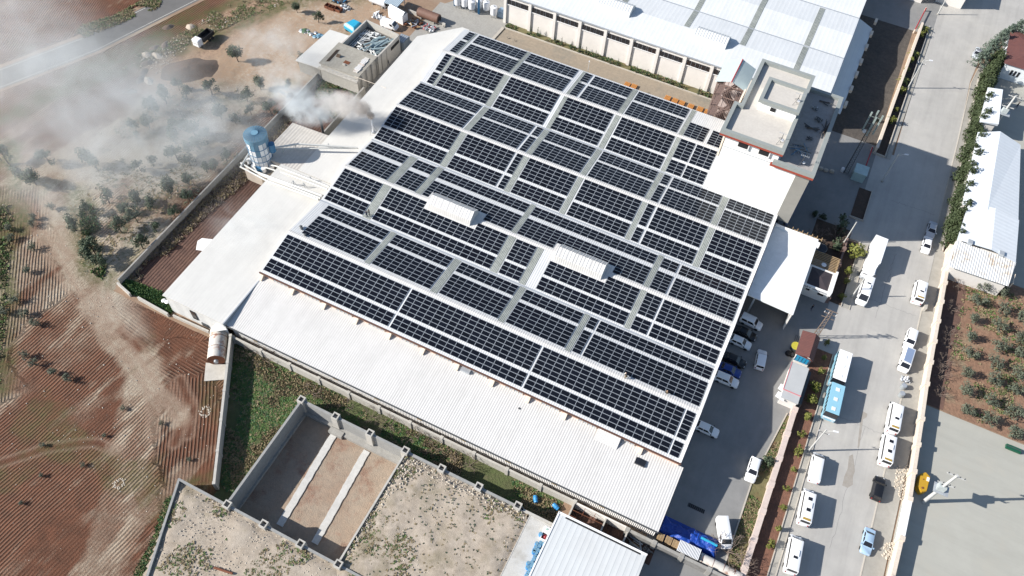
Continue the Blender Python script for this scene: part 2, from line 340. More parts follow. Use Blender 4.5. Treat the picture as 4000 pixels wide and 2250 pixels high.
for ln in ([(100, 790), (214, 1030), (351, 1229), (503, 1397), (580, 1503), (671, 1580), (732, 1641)], [(230, 900), (412, 1152), (503, 1381), (587, 1488), (610, 1700)], [(-60, 1840), (0, 1809), (183, 1748), (381, 1732), (458, 1763)], [(330, 1150), (400, 1250), (520, 1350), (640, 1500), (720, 1660), (690, 1730)], [(420, 1080), (400, 1200), (470, 1290)], [(40, 780), (140, 900), (250, 1010)], [(700, 1480), (760, 1600), (740, 1700)]):
    dd = ldist(P+np.stack([fbm(P, 8, 171)-.5, fbm(P, 8, 172)-.5], 1)*1.2, pg(ln)); rut = np.maximum(rut, np.exp(-((dd-.85)/.32)**2)); fa *= 1-.8*np.exp(-(dd/1.3)**4)
fa *= .25+.75*sm(fbm(P, 12, 71, 3), .3, .5)
fa = np.where(gr > .5, fa*.3, fa)
z = .05+fbm(P, 30, 5, 4)*.5-.25+(fbm(P, 2, 9, 3)-.5)*.25*sm(zone_tan, -2, 4)
edge = np.minimum(np.minimum(P[:, 0]-X0, P[:, 1]-Y0), Y1-P[:, 1])
z = np.maximum(z, .02)
flat = sdist(P, [(-99, 47.5), (-56, 47.5), (-56, 10), (-50, -20), (-50, 210), (-99, 210)]); z = np.where(flat > -1, .012, z); z = np.where(sdist(P, [(-73.4, 48.2), (-58.9, 24.2), (-57, 18), (-50, 18), (-50, 48.2)]) > -.3, .012, z)
z = np.where(edge < 3, .01, z)
rd1 = [at(*p) for p in ((1290/1.932, 0), (640/1.932, 290/1.932), (0, 540/1.932), (0, 650/1.932), (740/1.932, 365/1.932), (1480/1.932, 0))]
rl = [at(700, 0), at(357, 170), at(0, 308)]; rl = [rl[0]+(rl[0]-rl[1])*3]+rl+[rl[2]+(rl[2]-rl[1])*3]
z = np.where(ldist(P, rl) < 5.5, .01, z)
me = bpy.data.meshes.new('field')
idx = np.arange(NX*NY).reshape(NX, NY); fc = np.stack([idx[:-1, :-1], idx[1:, :-1], idx[1:, 1:], idx[:-1, 1:]], -1).reshape(-1, 4)
me.vertices.add(NX*NY); me.vertices.foreach_set('co', np.column_stack([P, z]).ravel())
me.loops.add(fc.size); me.loops.foreach_set('vertex_index', fc.ravel()); me.polygons.add(len(fc)); me.polygons.foreach_set('loop_start', np.arange(0, fc.size, 4))
me.polygons.foreach_set('use_smooth', np.ones(len(fc), bool)); me.update()
for nm, arr in (('red', red), ('green', gr), ('furrow', u), ('famp', fa), ('sandy', sm(sandy, -3, 3)), ('rut', rut), ('rock', rock)):
    a = me.attributes.new(nm, 'FLOAT', 'POINT'); a.data.foreach_set('value', arr.astype(np.float32))
fo = bpy.data.objects.new('field', me); COL.objects.link(fo); struct(fo)
m = bpy.data.materials.new('field_soil'); m.use_nodes = True; me.materials.append(m); n = m.node_tree.nodes; l = m.node_tree.links; b = n['Principled BSDF']; b.inputs['Roughness'].default_value = .95; b.inputs['Specular IOR Level'].default_value = .15
def A(nm): x = n.new('ShaderNodeAttribute'); x.attribute_name = nm; return x.outputs['Fac']
def MA(op, a, c=0, d=None):
    x = n.new('ShaderNodeMath'); x.operation = op
    for i, v in enumerate((a, c, d)):
        if v is None: continue
        if isinstance(v, (int, float)): x.inputs[i].default_value = v
        else: l.new(v, x.inputs[i])
    return x.outputs[0]
def MX(f, a, c, kind='MIX'):
    x = n.new('ShaderNodeMix'); x.data_type = 'RGBA'; x.blend_type = kind
    for i, v in ((0, f), (6, a), (7, c)):
        if isinstance(v, tuple): x.inputs[i].default_value = (*v, 1)
        elif isinstance(v, (int, float)): x.inputs[i].default_value = v
        else: l.new(v, x.inputs[i])
    return x.outputs[2]
def NO(sc, det=6, rg=.65):
    t = n.new('ShaderNodeTexNoise'); t.inputs['Scale'].default_value = sc; t.inputs['Detail'].default_value = det; t.inputs['Roughness'].default_value = rg; l.new(gp.outputs['Position'], t.inputs['Vector']); return t.outputs['Fac']
def RG(s, a, c, d=0, e=1):
    x = n.new('ShaderNodeMapRange'); l.new(s, x.inputs[0])
    for i, v in enumerate((a, c, d, e)): x.inputs[i+1].default_value = v
    return x.outputs[0]
gp = n.new('ShaderNodeNewGeometry')
n1 = NO(1.4); n2 = NO(6, 8, .75); n3 = NO(.5, 5)
fade = MA('ADD', A('red'), RG(n2, .2, .8, -.35, .35))
cr = MX(RG(n3, .35, .65), (.142, .062, .037), (.092, .044, .028))
cp = MX(RG(n1, .35, .65), (.36, .30, .23), (.25, .185, .135))
col = MX(RG(fade, .15, .85), cp, cr)
col = MX(MA('MULTIPLY', RG(A('red'), .35, 0), RG(n2, .45, .75)), col, (.47, .42, .34))
col = MX(MA('MULTIPLY', A('rock'), RG(n2, .35, .6)), col, (.47, .43, .36))
col = MX(MA('MULTIPLY', A('sandy'), RG(n1, .25, .6)), col, (.36, .255, .175))
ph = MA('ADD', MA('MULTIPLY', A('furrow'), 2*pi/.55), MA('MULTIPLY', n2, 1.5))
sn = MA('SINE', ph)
col = MX(MA('MULTIPLY', A('famp'), RG(sn, -.2, -.95, 0, .46)), col, (.35, .33, .32), 'MULTIPLY')  # troughs darkened in the colour: furrow shade painted in, with some moist soil tone
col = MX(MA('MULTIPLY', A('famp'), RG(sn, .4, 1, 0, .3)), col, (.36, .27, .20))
col = MX(MA('MULTIPLY', A('rut'), .55), col, (.27, .19, .14))
col = MX(RG(NO(18, 4, .7), .66, .72, 0, .7), col, (.50, .44, .36))
col = MX(MA('MULTIPLY', A('green'), RG(n1, .2, .6)), col, MX(RG(n2, .35, .65), (.045, .070, .022), (.11, .115, .05)))
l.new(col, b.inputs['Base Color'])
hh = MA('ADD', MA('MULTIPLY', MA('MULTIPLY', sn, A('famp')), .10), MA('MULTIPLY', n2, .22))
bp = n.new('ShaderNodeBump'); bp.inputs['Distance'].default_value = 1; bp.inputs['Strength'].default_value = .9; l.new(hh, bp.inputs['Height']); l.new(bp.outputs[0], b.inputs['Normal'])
# ------------------------------------------------------------------ ground sheets
def sheet(name, pts, z, mt, grp=None):
    g = M(); g.poly([(p[0], p[1], z) for p in pts]); o = g.build(name, mt); return struct(o)
def rect(x0, x1, y0, y1): return [(x0, y0), (x1, y0), (x1, y1), (x0, y1)]
g = M(); hx0, hx1, hy0, hy1 = -54.3, -34.3, 22.6, 42.6
for q in ((-1500, hx0, -1200, 2500), (hx1, 1500, -1200, 2500), (hx0, hx1, -1200, hy0), (hx0, hx1, hy1, 2500)): g.poly([(q[0], q[2], -.01), (q[1], q[2], -.01), (q[1], q[3], -.01), (q[0], q[3], -.01)])
struct(g.build('ground', m_ground))
sheet('factory_yard', rect(-100, 21.8, 45, 300), .016, m_ground)
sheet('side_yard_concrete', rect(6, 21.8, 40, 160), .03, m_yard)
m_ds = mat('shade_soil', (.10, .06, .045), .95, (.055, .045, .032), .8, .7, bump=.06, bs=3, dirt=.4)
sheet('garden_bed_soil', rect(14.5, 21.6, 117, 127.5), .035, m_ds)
sheet('lane', rect(-88.8, -57, 96, 152.8), .03, m_conc)
sheet('back_yard_concrete', [(-88, 150), (-60, 150), (-60, 300), (-79, 300), (-80, 165), (-88, 152)], .028, m_conc)
sheet('gravel_lane', rect(-70.2, 6, 138, 151.3), .034, m_gravel)
sheet('wall_foot_bed', rect(-70, -15, 151.6, 153.6), .05, m_verge)
sheet('dirt_yard', rect(7.4, 21.4, 155, 201.5), .036, m_dirt)
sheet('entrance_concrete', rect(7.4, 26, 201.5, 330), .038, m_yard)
sheet('street', [(25.5, -60), (38.4, -60), (38.4, 145), (37.9, 165), (37.4, 188), (38.4, 199), (41, 207), (48, 216), (140, 240), (140, 330), (25.5, 330)], .022, m_street)
sheet('forecourt', rect(20, 25.9, 96.2, 107.8), .026, m_street)
sheet('side_entry', rect(20, 26.6, 125, 154), .026, m_street)
sheet('entry_concrete', rect(20, 26.6, 204, 330), .026, m_street)
sheet('sidewalk', rect(38.4, 41.6, -60, 131), .12, m_walk)
sheet('far_sidewalk', [(37.6, 131), (39.4, 131), (39.2, 165), (39.0, 190), (40.2, 197), (39.0, 197), (37.8, 188), (37.9, 165)], .12, m_walk)
sheet('kerbside_walk', rect(25.05, 26.35, 30, 96.3), .12, m_walk)
sheet('kerbside_walk_far', rect(24.1, 25.6, 107.6, 125.4), .12, m_walk)
sheet('kerbside_walk_top', [(24.0, 152), (25.0, 152), (26.0, 205), (24.9, 205)], .12, m_walk)
sheet('planting_strip', rect(21.7, 25.05, 30, 96), .10, m_soil)
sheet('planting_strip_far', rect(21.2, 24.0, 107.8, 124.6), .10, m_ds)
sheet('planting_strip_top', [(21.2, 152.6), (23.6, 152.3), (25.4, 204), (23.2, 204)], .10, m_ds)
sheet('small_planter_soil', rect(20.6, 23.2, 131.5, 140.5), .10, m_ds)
sheet('verge', [(18.7, 40), (21.3, 40), (21.3, 80), (20.6, 80), (18.7, 66)], .09, m_verge)
sheet('parking_lot', [(41.9, -60), (140, -60), (140, 93.6), (41.9, 93.6)], .02, m_lot)
sheet('orchard_ground', rect(41.9, 140, 93.8, 129), .03, m_orch)
sheet('orchard_strip', rect(41.9, 45.5, 93.9, 128.8), .05, mat('strip_soil', (.17, .095, .07), .95, (.11, .065, .05), .5, dirt=.3))
sheet('hedge_bed', [(39.3, 131), (42.5, 131), (42.5, 198), (41.5, 203), (39.6, 196), (39.0, 170)], .05, m_soil)
sheet('neighbour_yard', [(42.5, 129.2), (140, 129.2), (140, 235), (60, 225), (44, 206), (42.5, 198)], .024, m_lot)
sheet('grass_strip_soil', [(-73.1, 47.9), (-58.6, 24.5), (-58.6, 22.7), (-54.3, 22.7), (-54.3, 43), (-8, 43), (-8, 47.9)], .03, m_grass)
sheet('pit_floor', rect(-54.4, -34.2, 22.5, 42.7), -.75, mat('pit_floor_soil', (.31, .215, .15), .95, (.37, .31, .24), .3, .6, c3=(.25, .14, .095), s3=.25, dirt=.35, bump=.10, bs=5))
sheet('side_field_yard', rect(-99.2, -86.8, 48, 93), .03, m_soild)
sheet('plot_soil', rect(-99, -86.8, 93, 114.5), .034, m_soild)
sheet('back_scrub', rect(-99, -57, 116, 118), .02, m_ground)
# asphalt country road with its edge lines
def ribbon(name, pts, off0, off1, z, mt):
    g = M(); L = []
    for i, p in enumerate(pts):
        t = (Vector(pts[min(i+1, len(pts)-1)])-Vector(pts[max(i-1, 0)])); t.z = 0; t.normalize(); nn = Vector((-t.y, t.x, 0)); L.append((p+nn*off0, p+nn*off1))
    for (a, b), (c, d) in zip(L[:-1], L[1:]): g.poly([(a.x, a.y, z), (c.x, c.y, z), (d.x, d.y, z), (b.x, b.y, z)])
    return struct(g.build(name, mt))
pts = []
for i in range(len(rl)-1):
    for k in range(6): pts.append(rl[i].lerp(rl[i+1], k/6))
ribbon('country_road', pts, -3.4, 3.5, .06, m_asph)
ribbon('road_edge_line', pts, -2.95, -2.8, .066, m_line); ribbon('road_edge_line', pts, 2.8, 2.95, .066, m_line)
ribbon('road_shoulder', pts, -4.6, -3.3, .05, m_ground); ribbon('road_shoulder', pts, 3.4, 4.4, .05, m_ground)
# kerbs
def kerb(name, pts, w=.18, h=.16, mt=m_kerb):
    g = M()
    for a, b in zip(pts[:-1], pts[1:]): g.seg(a, b, w, 0, h)
    return struct(g.build(name, mt))
kerb('kerb', [(26.3, 30), (26.3, 96.3)]); kerb('kerb', [(25.1, 30), (25.1, 96.2)], .15, .3); kerb('kerb', [(25.6, 107.6), (25.6, 125.4)])
kerb('kerb', [(24.0, 107.6), (24.0, 125.2), (21.2, 125.2)], .15, .3); kerb('kerb', [(24.9, 205), (23.75, 152.2), (21.0, 152.4)], .22, .45)
kerb('kerb', [(38.35, -60), (38.35, 118)]); kerb('kerb', [(37.5, 131), (37.8, 165), (37.7, 188), (38.9, 197)])
kerb('kerb', [(39.6, 131), (39.4, 165), (39.1, 190), (40.4, 197)], .25, .45); kerb('kerb', [(18.6, 40), (18.6, 66), (20.6, 80.4)], .2, .22)
kerb('kerb', [(20.4, 131.3), (23.3, 131.3), (23.3, 140.7)], .2, .35); kerb('kerb', [(-70.2, 151.45), (-15, 151.45)], .3, .25); kerb('kerb', [(-71, 138), (-70.3, 151.4)], .7, .25)
# ------------------------------------------------------------------ the factory with the solar roof
YS = [59.5, 68.75, 78.8, 87.6, 97.5, 107.4, 117.5, 127.5, 138.3]; ZS = [7, 8.5]*4+[7]; FX0, FX1 = -74.1, 6.4
def fz(y):
    for i in range(8):
        if y <= YS[i+1] or i == 7:
            t = (y-YS[i])/(YS[i+1]-YS[i]); return ZS[i]+(ZS[i+1]-ZS[i])*t
fac = thing('factory_building', 'large factory hall whose white zigzag roof is covered with dark solar panels', 'factory', (-34, 99, 0))
def roofpoly(g, x0, x1, i0, i1, dz=0, th=.18):
    for i in range(i0, i1):
        a = (YS[i], ZS[i]+dz); b = (YS[i+1], ZS[i+1]+dz)
        g.poly([(x0, a[0], a[1]), (x1, a[0], a[1]), (x1, b[0], b[1]), (x0, b[0], b[1])])
        g.poly([(x0, a[0], a[1]-th), (x0, b[0], b[1]-th), (x1, b[0], b[1]-th), (x1, a[0], a[1]-th)])
g = M(); roofpoly(g, FX0, FX1, 0, 6); roofpoly(g, FX0, -8.2, 6, 8); roofpoly(g, -8.2, -8.0, 7, 8)
g.build('roof', m_roofw, fac)
g = M()
def gableside(g, x, i0, i1):
    pts = [(x, YS[i], ZS[i]-.2) for i in range(i0, i1+1)]; g.poly([(x, YS[i1], 0), (x, YS[i0], 0)]+pts)
gableside(g, FX0+.1, 0, 8); gableside(g, FX1-.15, 0, 6); g.poly([(FX0+.1, YS[8], 0), (-8.1, YS[8], 0), (-8.1, YS[8], 6.8), (FX0+.1, YS[8], 6.8)])
gableside(g, -8.3, 6, 8)
g.build('wall', m_wwall, fac)
g = M(); g.box(FX0, FX1, 59.62, 59.8, 4.6, 6.85); g.build('front_wall', m_peach, fac)
g = M(); g.box(FX0-.1, FX1+.2, 59.25, 59.5, 6.72, 7.0); g.build('gutter', m_brown, fac)
for k in range(12):
    x = FX0+.4+k*6.7; g = M(); g.prism([(x-.28, 59.6), (x-.28, 58.5), (x+.28, 58.5), (x+.28, 59.6)], 5.2, [6.7, 5.9, 5.9, 6.7]); g.box(x-.5, x+.5, 58.9, 59.6, 5.1, 5.4)
    g.build('bracket', m_cream, fac)
for k in range(11):
    x = FX0+2.6+k*6.7; w = M(); w.box(x, x+3.2, 59.5, 59.61, 5.85, 6.35); w = w.build('window', m_steel, fac)
    for j in range(5): g = M(); g.box(x-.05+j*.8, x+.07+j*.8, 59.44, 59.5, 5.8, 6.4); g.build('mullion', m_cream, w)
g = M()
for i in range(6):
    a = (YS[i], ZS[i]); b = (YS[i+1], ZS[i+1]); g.poly([(FX1-.42, a[0], a[1]+.22), (FX1+.1, a[0], a[1]+.22), (FX1+.1, b[0], b[1]+.22), (FX1-.42, b[0], b[1]+.22)])
    g.poly([(FX1-.42, a[0], a[1]-.3), (FX1-.42, a[0], a[1]+.22), (FX1-.42, b[0], b[1]+.22), (FX1-.42, b[0], b[1]-.3)])
    g.poly([(FX1+.1, a[0], a[1]-.3), (FX1+.1, b[0], b[1]-.3), (FX1+.1, b[0], b[1]+.22), (FX1+.1, a[0], a[1]+.22)])
g.build('edge_flashing', m_white, fac)
for i in (1, 3, 5, 7):
    g = M(); y = YS[i]; z = ZS[i]; x1 = FX1-.5 if i < 6 else -8.2
    g.poly([(FX0, y-.42, z-.0), (x1, y-.42, z-.0), (x1, y, z+.09), (FX0, y, z+.09)]); g.poly([(FX0, y, z+.09), (x1, y, z+.09), (x1, y+.42, z), (FX0, y+.42, z)])
    g.build('ridge_cap', m_roofs, fac)
for i in (2, 4, 6):
    g = M(); y = YS[i]; z = ZS[i]; x1 = FX1-.5 if i < 6 else -9.2; g.box(FX0, x1, y-.16, y+.16, z+.02, z+.075); g.build('valley_gutter', m_steel, fac)
SKY = [(2, -58.05, -56.95), (2, -44.45, -43.1), (2, -31.05, -29.85), (2, -18.2, -17.2), (3, -64.8, -63.1), (3, -37.55, -36.1), (3, -31.6, -30.35), (3, -11.0, -10.0),
       (4, -64.75, -63.1), (4, -58.4, -57.1), (4, -37.6, -36.6), (4, -11.0, -10.0)]
for h in (5, 6, 7, 8): SKY += [(h, -58.3, -57.0), (h, -43.95, -42.8), (h, -31.95, -30.8), (h, -18.2, -17.25)]
for h in (5, 6): SKY += [(h, -4.6, -3.45)]
for h in (7, 8): SKY += [(h, -71.25, -70.65)]
for h, a, b in SKY:
    g = M(); y0, y1 = YS[h-1]+.25, YS[h]-.25; g.poly([(a, y0, fz(y0)+.045), (b, y0, fz(y0)+.045), (b, y1, fz(y1)+.045), (a, y1, fz(y1)+.045)]); g.build('skylight_strip', m_sky, fac)
def monitor(name, x0, x1, ya, yb, zb, zt, par, mt=m_roofs):
    g = M(); ym = (ya+yb)/2
    prof = [(ya, zb), (ya+.35, zb+.55*(zt-zb)), (ym, zt), (yb-.35, zb+.55*(zt-zb)), (yb, zb)]
    for p, q in zip(prof[:-1], prof[1:]): g.poly([(x0, p[0], p[1]), (x1, p[0], p[1]), (x1, q[0], q[1]), (x0, q[0], q[1])])
    g.poly([(x0, *p) for p in prof]); g.poly([(x1, *p) for p in reversed(prof)]); g.poly([(x0, ya, zb), (x0, yb, zb), (x1, yb, zb), (x1, ya, zb)])
    o = g.build(name, mt, par)
    g = M()
    nrib = int((x1-x0)/.62)
    for k in range(nrib+1):
        x = x0+(x1-x0)*k/nrib; n = len(g.v)
        for p, q in zip(prof[1:-1], prof[2:]):
            g.poly([(x-.04, p[0], p[1]+.05), (x+.04, p[0], p[1]+.05), (x+.04, q[0], q[1]+.05), (x-.04, q[0], q[1]+.05)])
    g.build('rib', m_steel, o); return o
# the two ridge ventilators stand on a cleared patch of roof
for xa, xb in ((-54.3, -45.2), (-27.6, -18.4)):
    g = M()
    for sgn in (-1, 1):
        ya = 87.6; yb = 87.6+sgn*2.6; g.poly([(xa-1.3, ya, fz(ya)+.1), (xb+1.7, ya, fz(ya)+.1), (xb+1.7, yb, fz(yb)+.1), (xa-1.3, yb, fz(yb)+.1)])
    g.build('ventilator_deck', m_roofs, fac)
    monitor('ridge_ventilator', xa, xb, 85.7, 89.5, 8.2, 10.5, fac)
# ------------------------------------------------------------------ solar panels
PX, PY = 1.53, .835
def panelmesh():
    g = M(); w, d, f, h = 1.50, .81, .042, .05
    g.box(-w/2, w/2, -d/2, d/2, 0, h, 0)
    g.poly([(-w/2+f, -d/2+f, h+.004), (w/2-f, -d/2+f, h+.004), (w/2-f, d/2-f, h+.004), (-w/2+f, d/2-f, h+.004)], 1)
    o = g.build('solar_panel', [m_alu, m_cell]); me = o.data; bpy.data.objects.remove(o); return me
PM = panelmesh()
SLN = ['', 'front slope by the ribbed shed', 'second slope from the front', 'third slope from the front', 'fourth slope from the front', 'fifth slope from the front', 'sixth slope from the front', 'seventh slope from the front', 'rearmost slope by the gravel lane']
# strips: (slope, name of strip, y of first row edge, y of last row edge, rows, list of x intervals)
A1 = [(-73.85, -47.75), (-47.35, -22.0), (-21.6, 3.95), (4.25, 5.85)]
H56r = [(-30.5, -18.4), (-17.1, -15.6), (-15.1, -4.8), (-3.3, 5.8)]
STR = [(1, 'lower', 60.0, 62.6, 3, A1), (1, 'upper', 63.15, 68.1, 6, A1),
 (2, 'upper', 69.5, 74.95, 6, [(-71.8, -58.3), (-56.8, -44.7), (-42.9, -31.2), (-29.7, -18.4), (-17.05, -15.5), (-15.1, 5.85)]),
 (2, 'lower', 75.65, 78.35, 3, [(-71.9, -58.3), (-56.8, -44.7), (-42.9, -31.2), (-29.7, -18.4), (-17.05, -15.5), (-15.1, 5.85)]),
 (3, 'lower', 79.3, 81.95, 3, [(-73.6, -64.95), (-62.9, -37.7), (-35.9, -31.75), (-28.3, -11.15), (-9.9, -6.9), (-6.5, 5.8)]),
 (3, 'upper', 82.45, 87.05, 6, [(-73.6, -64.95), (-62.9, -37.7), (-35.9, -31.75), (-28.3, -11.15), (-9.9, -6.9), (-6.5, 5.8)]),
 (4, 'upper', 88.15, 93.1, 6, [(-73.6, -64.9), (-62.9, -58.55), (-56.95, -37.7), (-36.5, -11.15), (-9.9, -6.8), (-6.3, 5.8)]),
 (4, 'lower', 94.15, 96.85, 3, [(-73.6, -64.9), (-62.9, -58.55), (-56.95, -37.7), (-36.5, -11.15), (-9.9, -6.8), (-6.3, 5.8)]),
 (5, 'lower', 97.9, 101.15, 4, [(-73.8, -58.45), (-56.8, -45.9), (-45.4, -44.05), (-42.6, -32.15)]+H56r),
 (5, 'upper', 101.75, 106.95, 6, [(-73.8, -58.45), (-56.8, -45.9), (-45.4, -44.05), (-42.6, -32.15)]+H56r),
 (6, 'upper', 107.95, 113.3, 6, [(-73.8, -58.7), (-57.0, -46.2), (-45.6, -44.2), (-42.7, -32.2)]+H56r),
 (6, 'lower', 113.9, 117.15, 4, [(-73.8, -58.7), (-57.0, -46.2), (-45.6, -44.2), (-42.7, -32.2)]+H56r),
 (7, 'lower', 117.95, 121.25, 4, [(-72.8, -71.35), (-70.5, -58.35), (-56.7, -44.9), (-43.1, -32.4), (-30.5, -18.55), (-17.2, -14.0), (-13.7, -9.3)]),
 (7, 'upper', 121.85, 127.0, 6, [(-72.8, -71.35), (-70.5, -58.35), (-56.7, -44.9), (-43.1, -32.4), (-30.5, -18.55), (-17.2, -14.0), (-13.7, -9.3)]),
 (8, 'upper', 128.1, 133.35, 6, [(-72.6, -71.1), (-70.0, -57.8), (-56.8, -45.05), (-43.3, -41.6), (-40.95, -32.0), (-30.5, -18.7), (-17.2, -12.9), (-12.1, -9.0)]),
 (8, 'lower', 134.1, 137.75, 4, [(-72.6, -71.1), (-70.0, -57.8), (-56.8, -45.05), (-43.3, -41.6), (-40.95, -32.0), (-30.5, -18.7)])]
for h, nm, ya, yb, rows, xsI in STR:
    nb = len(xsI); pitch = (yb-ya)/rows; tilt = atan2(fz(yb)-fz(ya), yb-ya); sc = (pitch-.02)/cos(tilt)/.81
    for bi, (xa, xb) in enumerate(xsI):
        nc = max(1, round((xb-xa)/PX)); pc = (xb-xa)/nc; scx = (pc-.022)/1.50
        pos = 'leftmost' if bi == 0 else 'rightmost' if bi == nb-1 else ordn(bi+1)+' from the left'
        side = 'ridge' if nm == 'upper' else 'eaves' if h in (1, 8) else 'valley'
        lab = 'solar block on the %s, %s strip, %s' % (SLN[h].split(' by ')[0], side, pos)
        cx, cy = (xa+xb)/2, (ya+yb)/2
        T = thing('solar_array', lab, 'solar array', (cx, cy, fz(cy)+.06), 'solar panel blocks on the zigzag factory roof')
        T.rotation_euler = (tilt, 0, 0)
        for c in range(nc):
            for r_ in range(rows):
                x = xa+pc*(c+.5); y = ya+pitch*(r_+.5)
                if h in (3, 4) and abs(y-87.6) < 2.35 and any(a-1.2 < x < b+1.6 for a, b in ((-54.3, -45.2), (-27.6, -18.4))): continue
                o = bpy.data.objects.new('solar_panel', PM); COL.objects.link(o); o.parent = T
                o.location = (x-cx, (y-cy)/cos(tilt), 0); o.scale = (scx, sc, 1)
# ------------------------------------------------------------------ ribbed front shed
sh = thing('front_shed', 'long white ribbed lean-to shed along the near side of the solar factory', 'shed', (-33, 54, 0))
g = M(); zl, zh = 4.7, 5.75
g.poly([(-73.8, 48.4, zl), (7.2, 48.4, zl), (7.2, 59.6, zh), (-73.8, 59.6, zh)]); g.poly([(-73.8, 48.4, zl-.15), (-73.8, 59.6, zh-.15), (7.2, 59.6, zh-.15), (7.2, 48.4, zl-.15)])
g.poly([(-73.8, 48.4, zl-.15), (7.2, 48.4, zl-.15), (7.2, 48.4, zl), (-73.8, 48.4, zl)]); g.poly([(7.2, 48.4, zl-.15), (7.2, 59.6, zh-.15), (7.2, 59.6, zh), (7.2, 48.4, zl)])
g.build('roof', m_roofs, sh)
m_clad = mat('ribbed_white_cladding', (.78, .77, .75), .5, (.70, .69, .67), .4, stripe=('X', .3, .03, (.52, .52, .52), .5), dirt=.15)
g = M(); g.box(-73.6, 7.0, 49.1, 49.25, 0, 4.55); g.build('front_wall', m_clad, sh)
g = M(); g.box(6.8, 7.0, 49.25, 59.6, 0, 4.6); g.box(-73.6, -73.4, 49.25, 59.5, 0, 4.6); g.build('side_wall', m_clad, sh)
g = M(); g.box(-73.9, 7.25, 48.2, 48.4, 4.45, 4.66); g.build('gutter', m_dsteel, sh)
for k in range(9):
    x = -69.2+k*8.32
    g = M(); g.box(x, x+1.0, 49.0, 49.1, 2.2, 4.4); g.build('translucent_panel', mat('yellowed_panel', (.36, .24, .07), .5, (.28, .18, .05), 3, stripe=('X', .3, .02)), sh)
g = M(); g.poly([(-7.5, 57.6, 5.62), (-3.6, 57.6, 5.62), (-3.6, 59.6, 6.75), (-7.5, 59.6, 6.75)]); g.box(-7.5, -3.6, 57.7, 59.6, 5.3, 5.55); g.build('roof_hood', m_roofs, sh)
g = M(); p = R('L3', 968, 592, 5.6); g.box(p.x-.85, p.x+.85, p.y-.55, p.y+.55, 5.1, 5.85); g.build('roof_hatch', m_glass, sh)
g = M(); p = R('L3', 55, 187, 5.4); g.box(p.x-.18, p.x+.18, p.y-.15, p.y+.15, 5.1, 5.6); g.build('vent_stub', m_dsteel, sh)
g = M(); p = R('r6', 1600, 1338, 5.6); g.box(p.x-1.0, p.x+.7, p.y-.9, p.y+.5, 5.4, 6.2); g.build('roof_box', m_steel, sh)
# ------------------------------------------------------------------ big flat annex on the left
an = thing('left_annex', 'smooth white flat roofed annex along the left side of the solar factory', 'annex', (-80, 66, 0))
g = M(); g.prism([(-87.2, 48), (-73.9, 48), (-73.9, 84.2), (-87.4, 84.2)], 5.25, 5.5); g.build('roof', m_roofb, an)
g = M(); g.box(-87.0, -74.0, 48.25, 48.4, 0, 5.25); g.box(-74.2, -74.0, 48.4, 59.6, 5.5, 5.55); g.build('front_wall', mat('annex_cladding', (.66, .67, .66), .6, (.58, .59, .58), .5, stripe=('X', 2.6, .02, (.45, .46, .46), .995), dirt=.12), an)
g = M(); g.box(-87.1, -86.9, 48.4, 84, 0, 5.25); g.build('side_wall', m_wwall, an)
p = R('r5', 1475, 930, 2.6); g = M(); g.box(p.x-.55, p.x+.55, 48.1, 48.24, 1.6, 4.2); g.build('window', m_glass, an)
p = R('r5', 1555, 1000, .9); g = M(); g.box(p.x-.7, p.x+.7, 48.1, 48.24, .4, 1.4); w = g.build('window_grille', m_dsteel, an)
g = M(); g.box(-74.05, -73.85, 48, 59.6, 4.7, 5.6); g.build('edge_flashing', m_steel, an)
ol = thing('old_annex', 'older greyish ribbed roof between the blue silo and the smoking chimneys', 'annex', (-88, 90, 0))
g = M(); g.prism([(-92.5, 84.3), (-83.4, 84.3), (-83.4, 95.5), (-92.4, 95.3)], 4.9, [5.15, 5.45, 5.45, 5.15]); g.build('roof', m_roofo, ol)
g = M(); g.box(-92.2, -83.4, 84.5, 95.1, 0, 4.9); g.build('wall', m_wwall, ol)
ra = thing('rear_annex', 'white strip roof behind the chimneys along the upper left edge of the factory', 'annex', (-79, 110, 0))
g = M(); g.prism([(-83.3, 84.3), (-73.95, 84.3), (-73.95, 140.2), (-75.8, 140.2), (-83.4, 132.2)], 5.3, 5.6); g.build('roof', m_roofb, ra)
g = M(); g.prism([(-83.1, 95.6), (-74.1, 95.6), (-74.1, 139.9), (-75.9, 139.9), (-83.2, 132)], 0, 5.3); g.build('wall', m_wwall, ra)
# ------------------------------------------------------------------ tower block
tw = thing('office_tower', 'tall white office block with grey parapets and red bands above the solar roof', 'tower block', (0, 130, 0))
m_tr = mat('tower_roof_screed', (.55, .52, .47), .9, (.47, .44, .40), .5, .7, dirt=.12); m_trs = mat('terrace_screed', (.36, .34, .33), .9, (.28, .27, .26), .4, .7, dirt=.25)
m_tww = mat('tower_white_wall', (.82, .82, .80), .7, (.79, .79, .77), .3)
g = M(); g.box(-8.1, 6.3, 117.5, 140.3, 6.2, 19.6, 0); g.build('wall', [m_tww], tw)
g = M(); g.box(6.3, 8.9, 117.45, 140.3, 6.0, 19.6); g.build('grey_wall', m_gcl, tw)
g = M(); g.box(4.2, 7.2, 119.5, 140.2, 0, 6.2); g.box(8.2, 8.6, 117.9, 118.3, 0, 6.0); g.build('ground_floor', mat('blue_dark_wall', (.05, .06, .12), .6), tw)
g = M(); g.box(-8.1, 2.2, 117.6, 125, 19.6, 22.4); g.box(-7.6, 2.2, 125, 139.6, 19.6, 22.4); g.build('upper_storey', m_tww, tw)
g = M(); g.box(-8.8, 2.2, 117.7, 125.2, 22.4, 22.55); g.box(-7.6, 2.2, 125.2, 139.8, 22.4, 22.55); g.build('roof', m_tr, tw)
g = M()
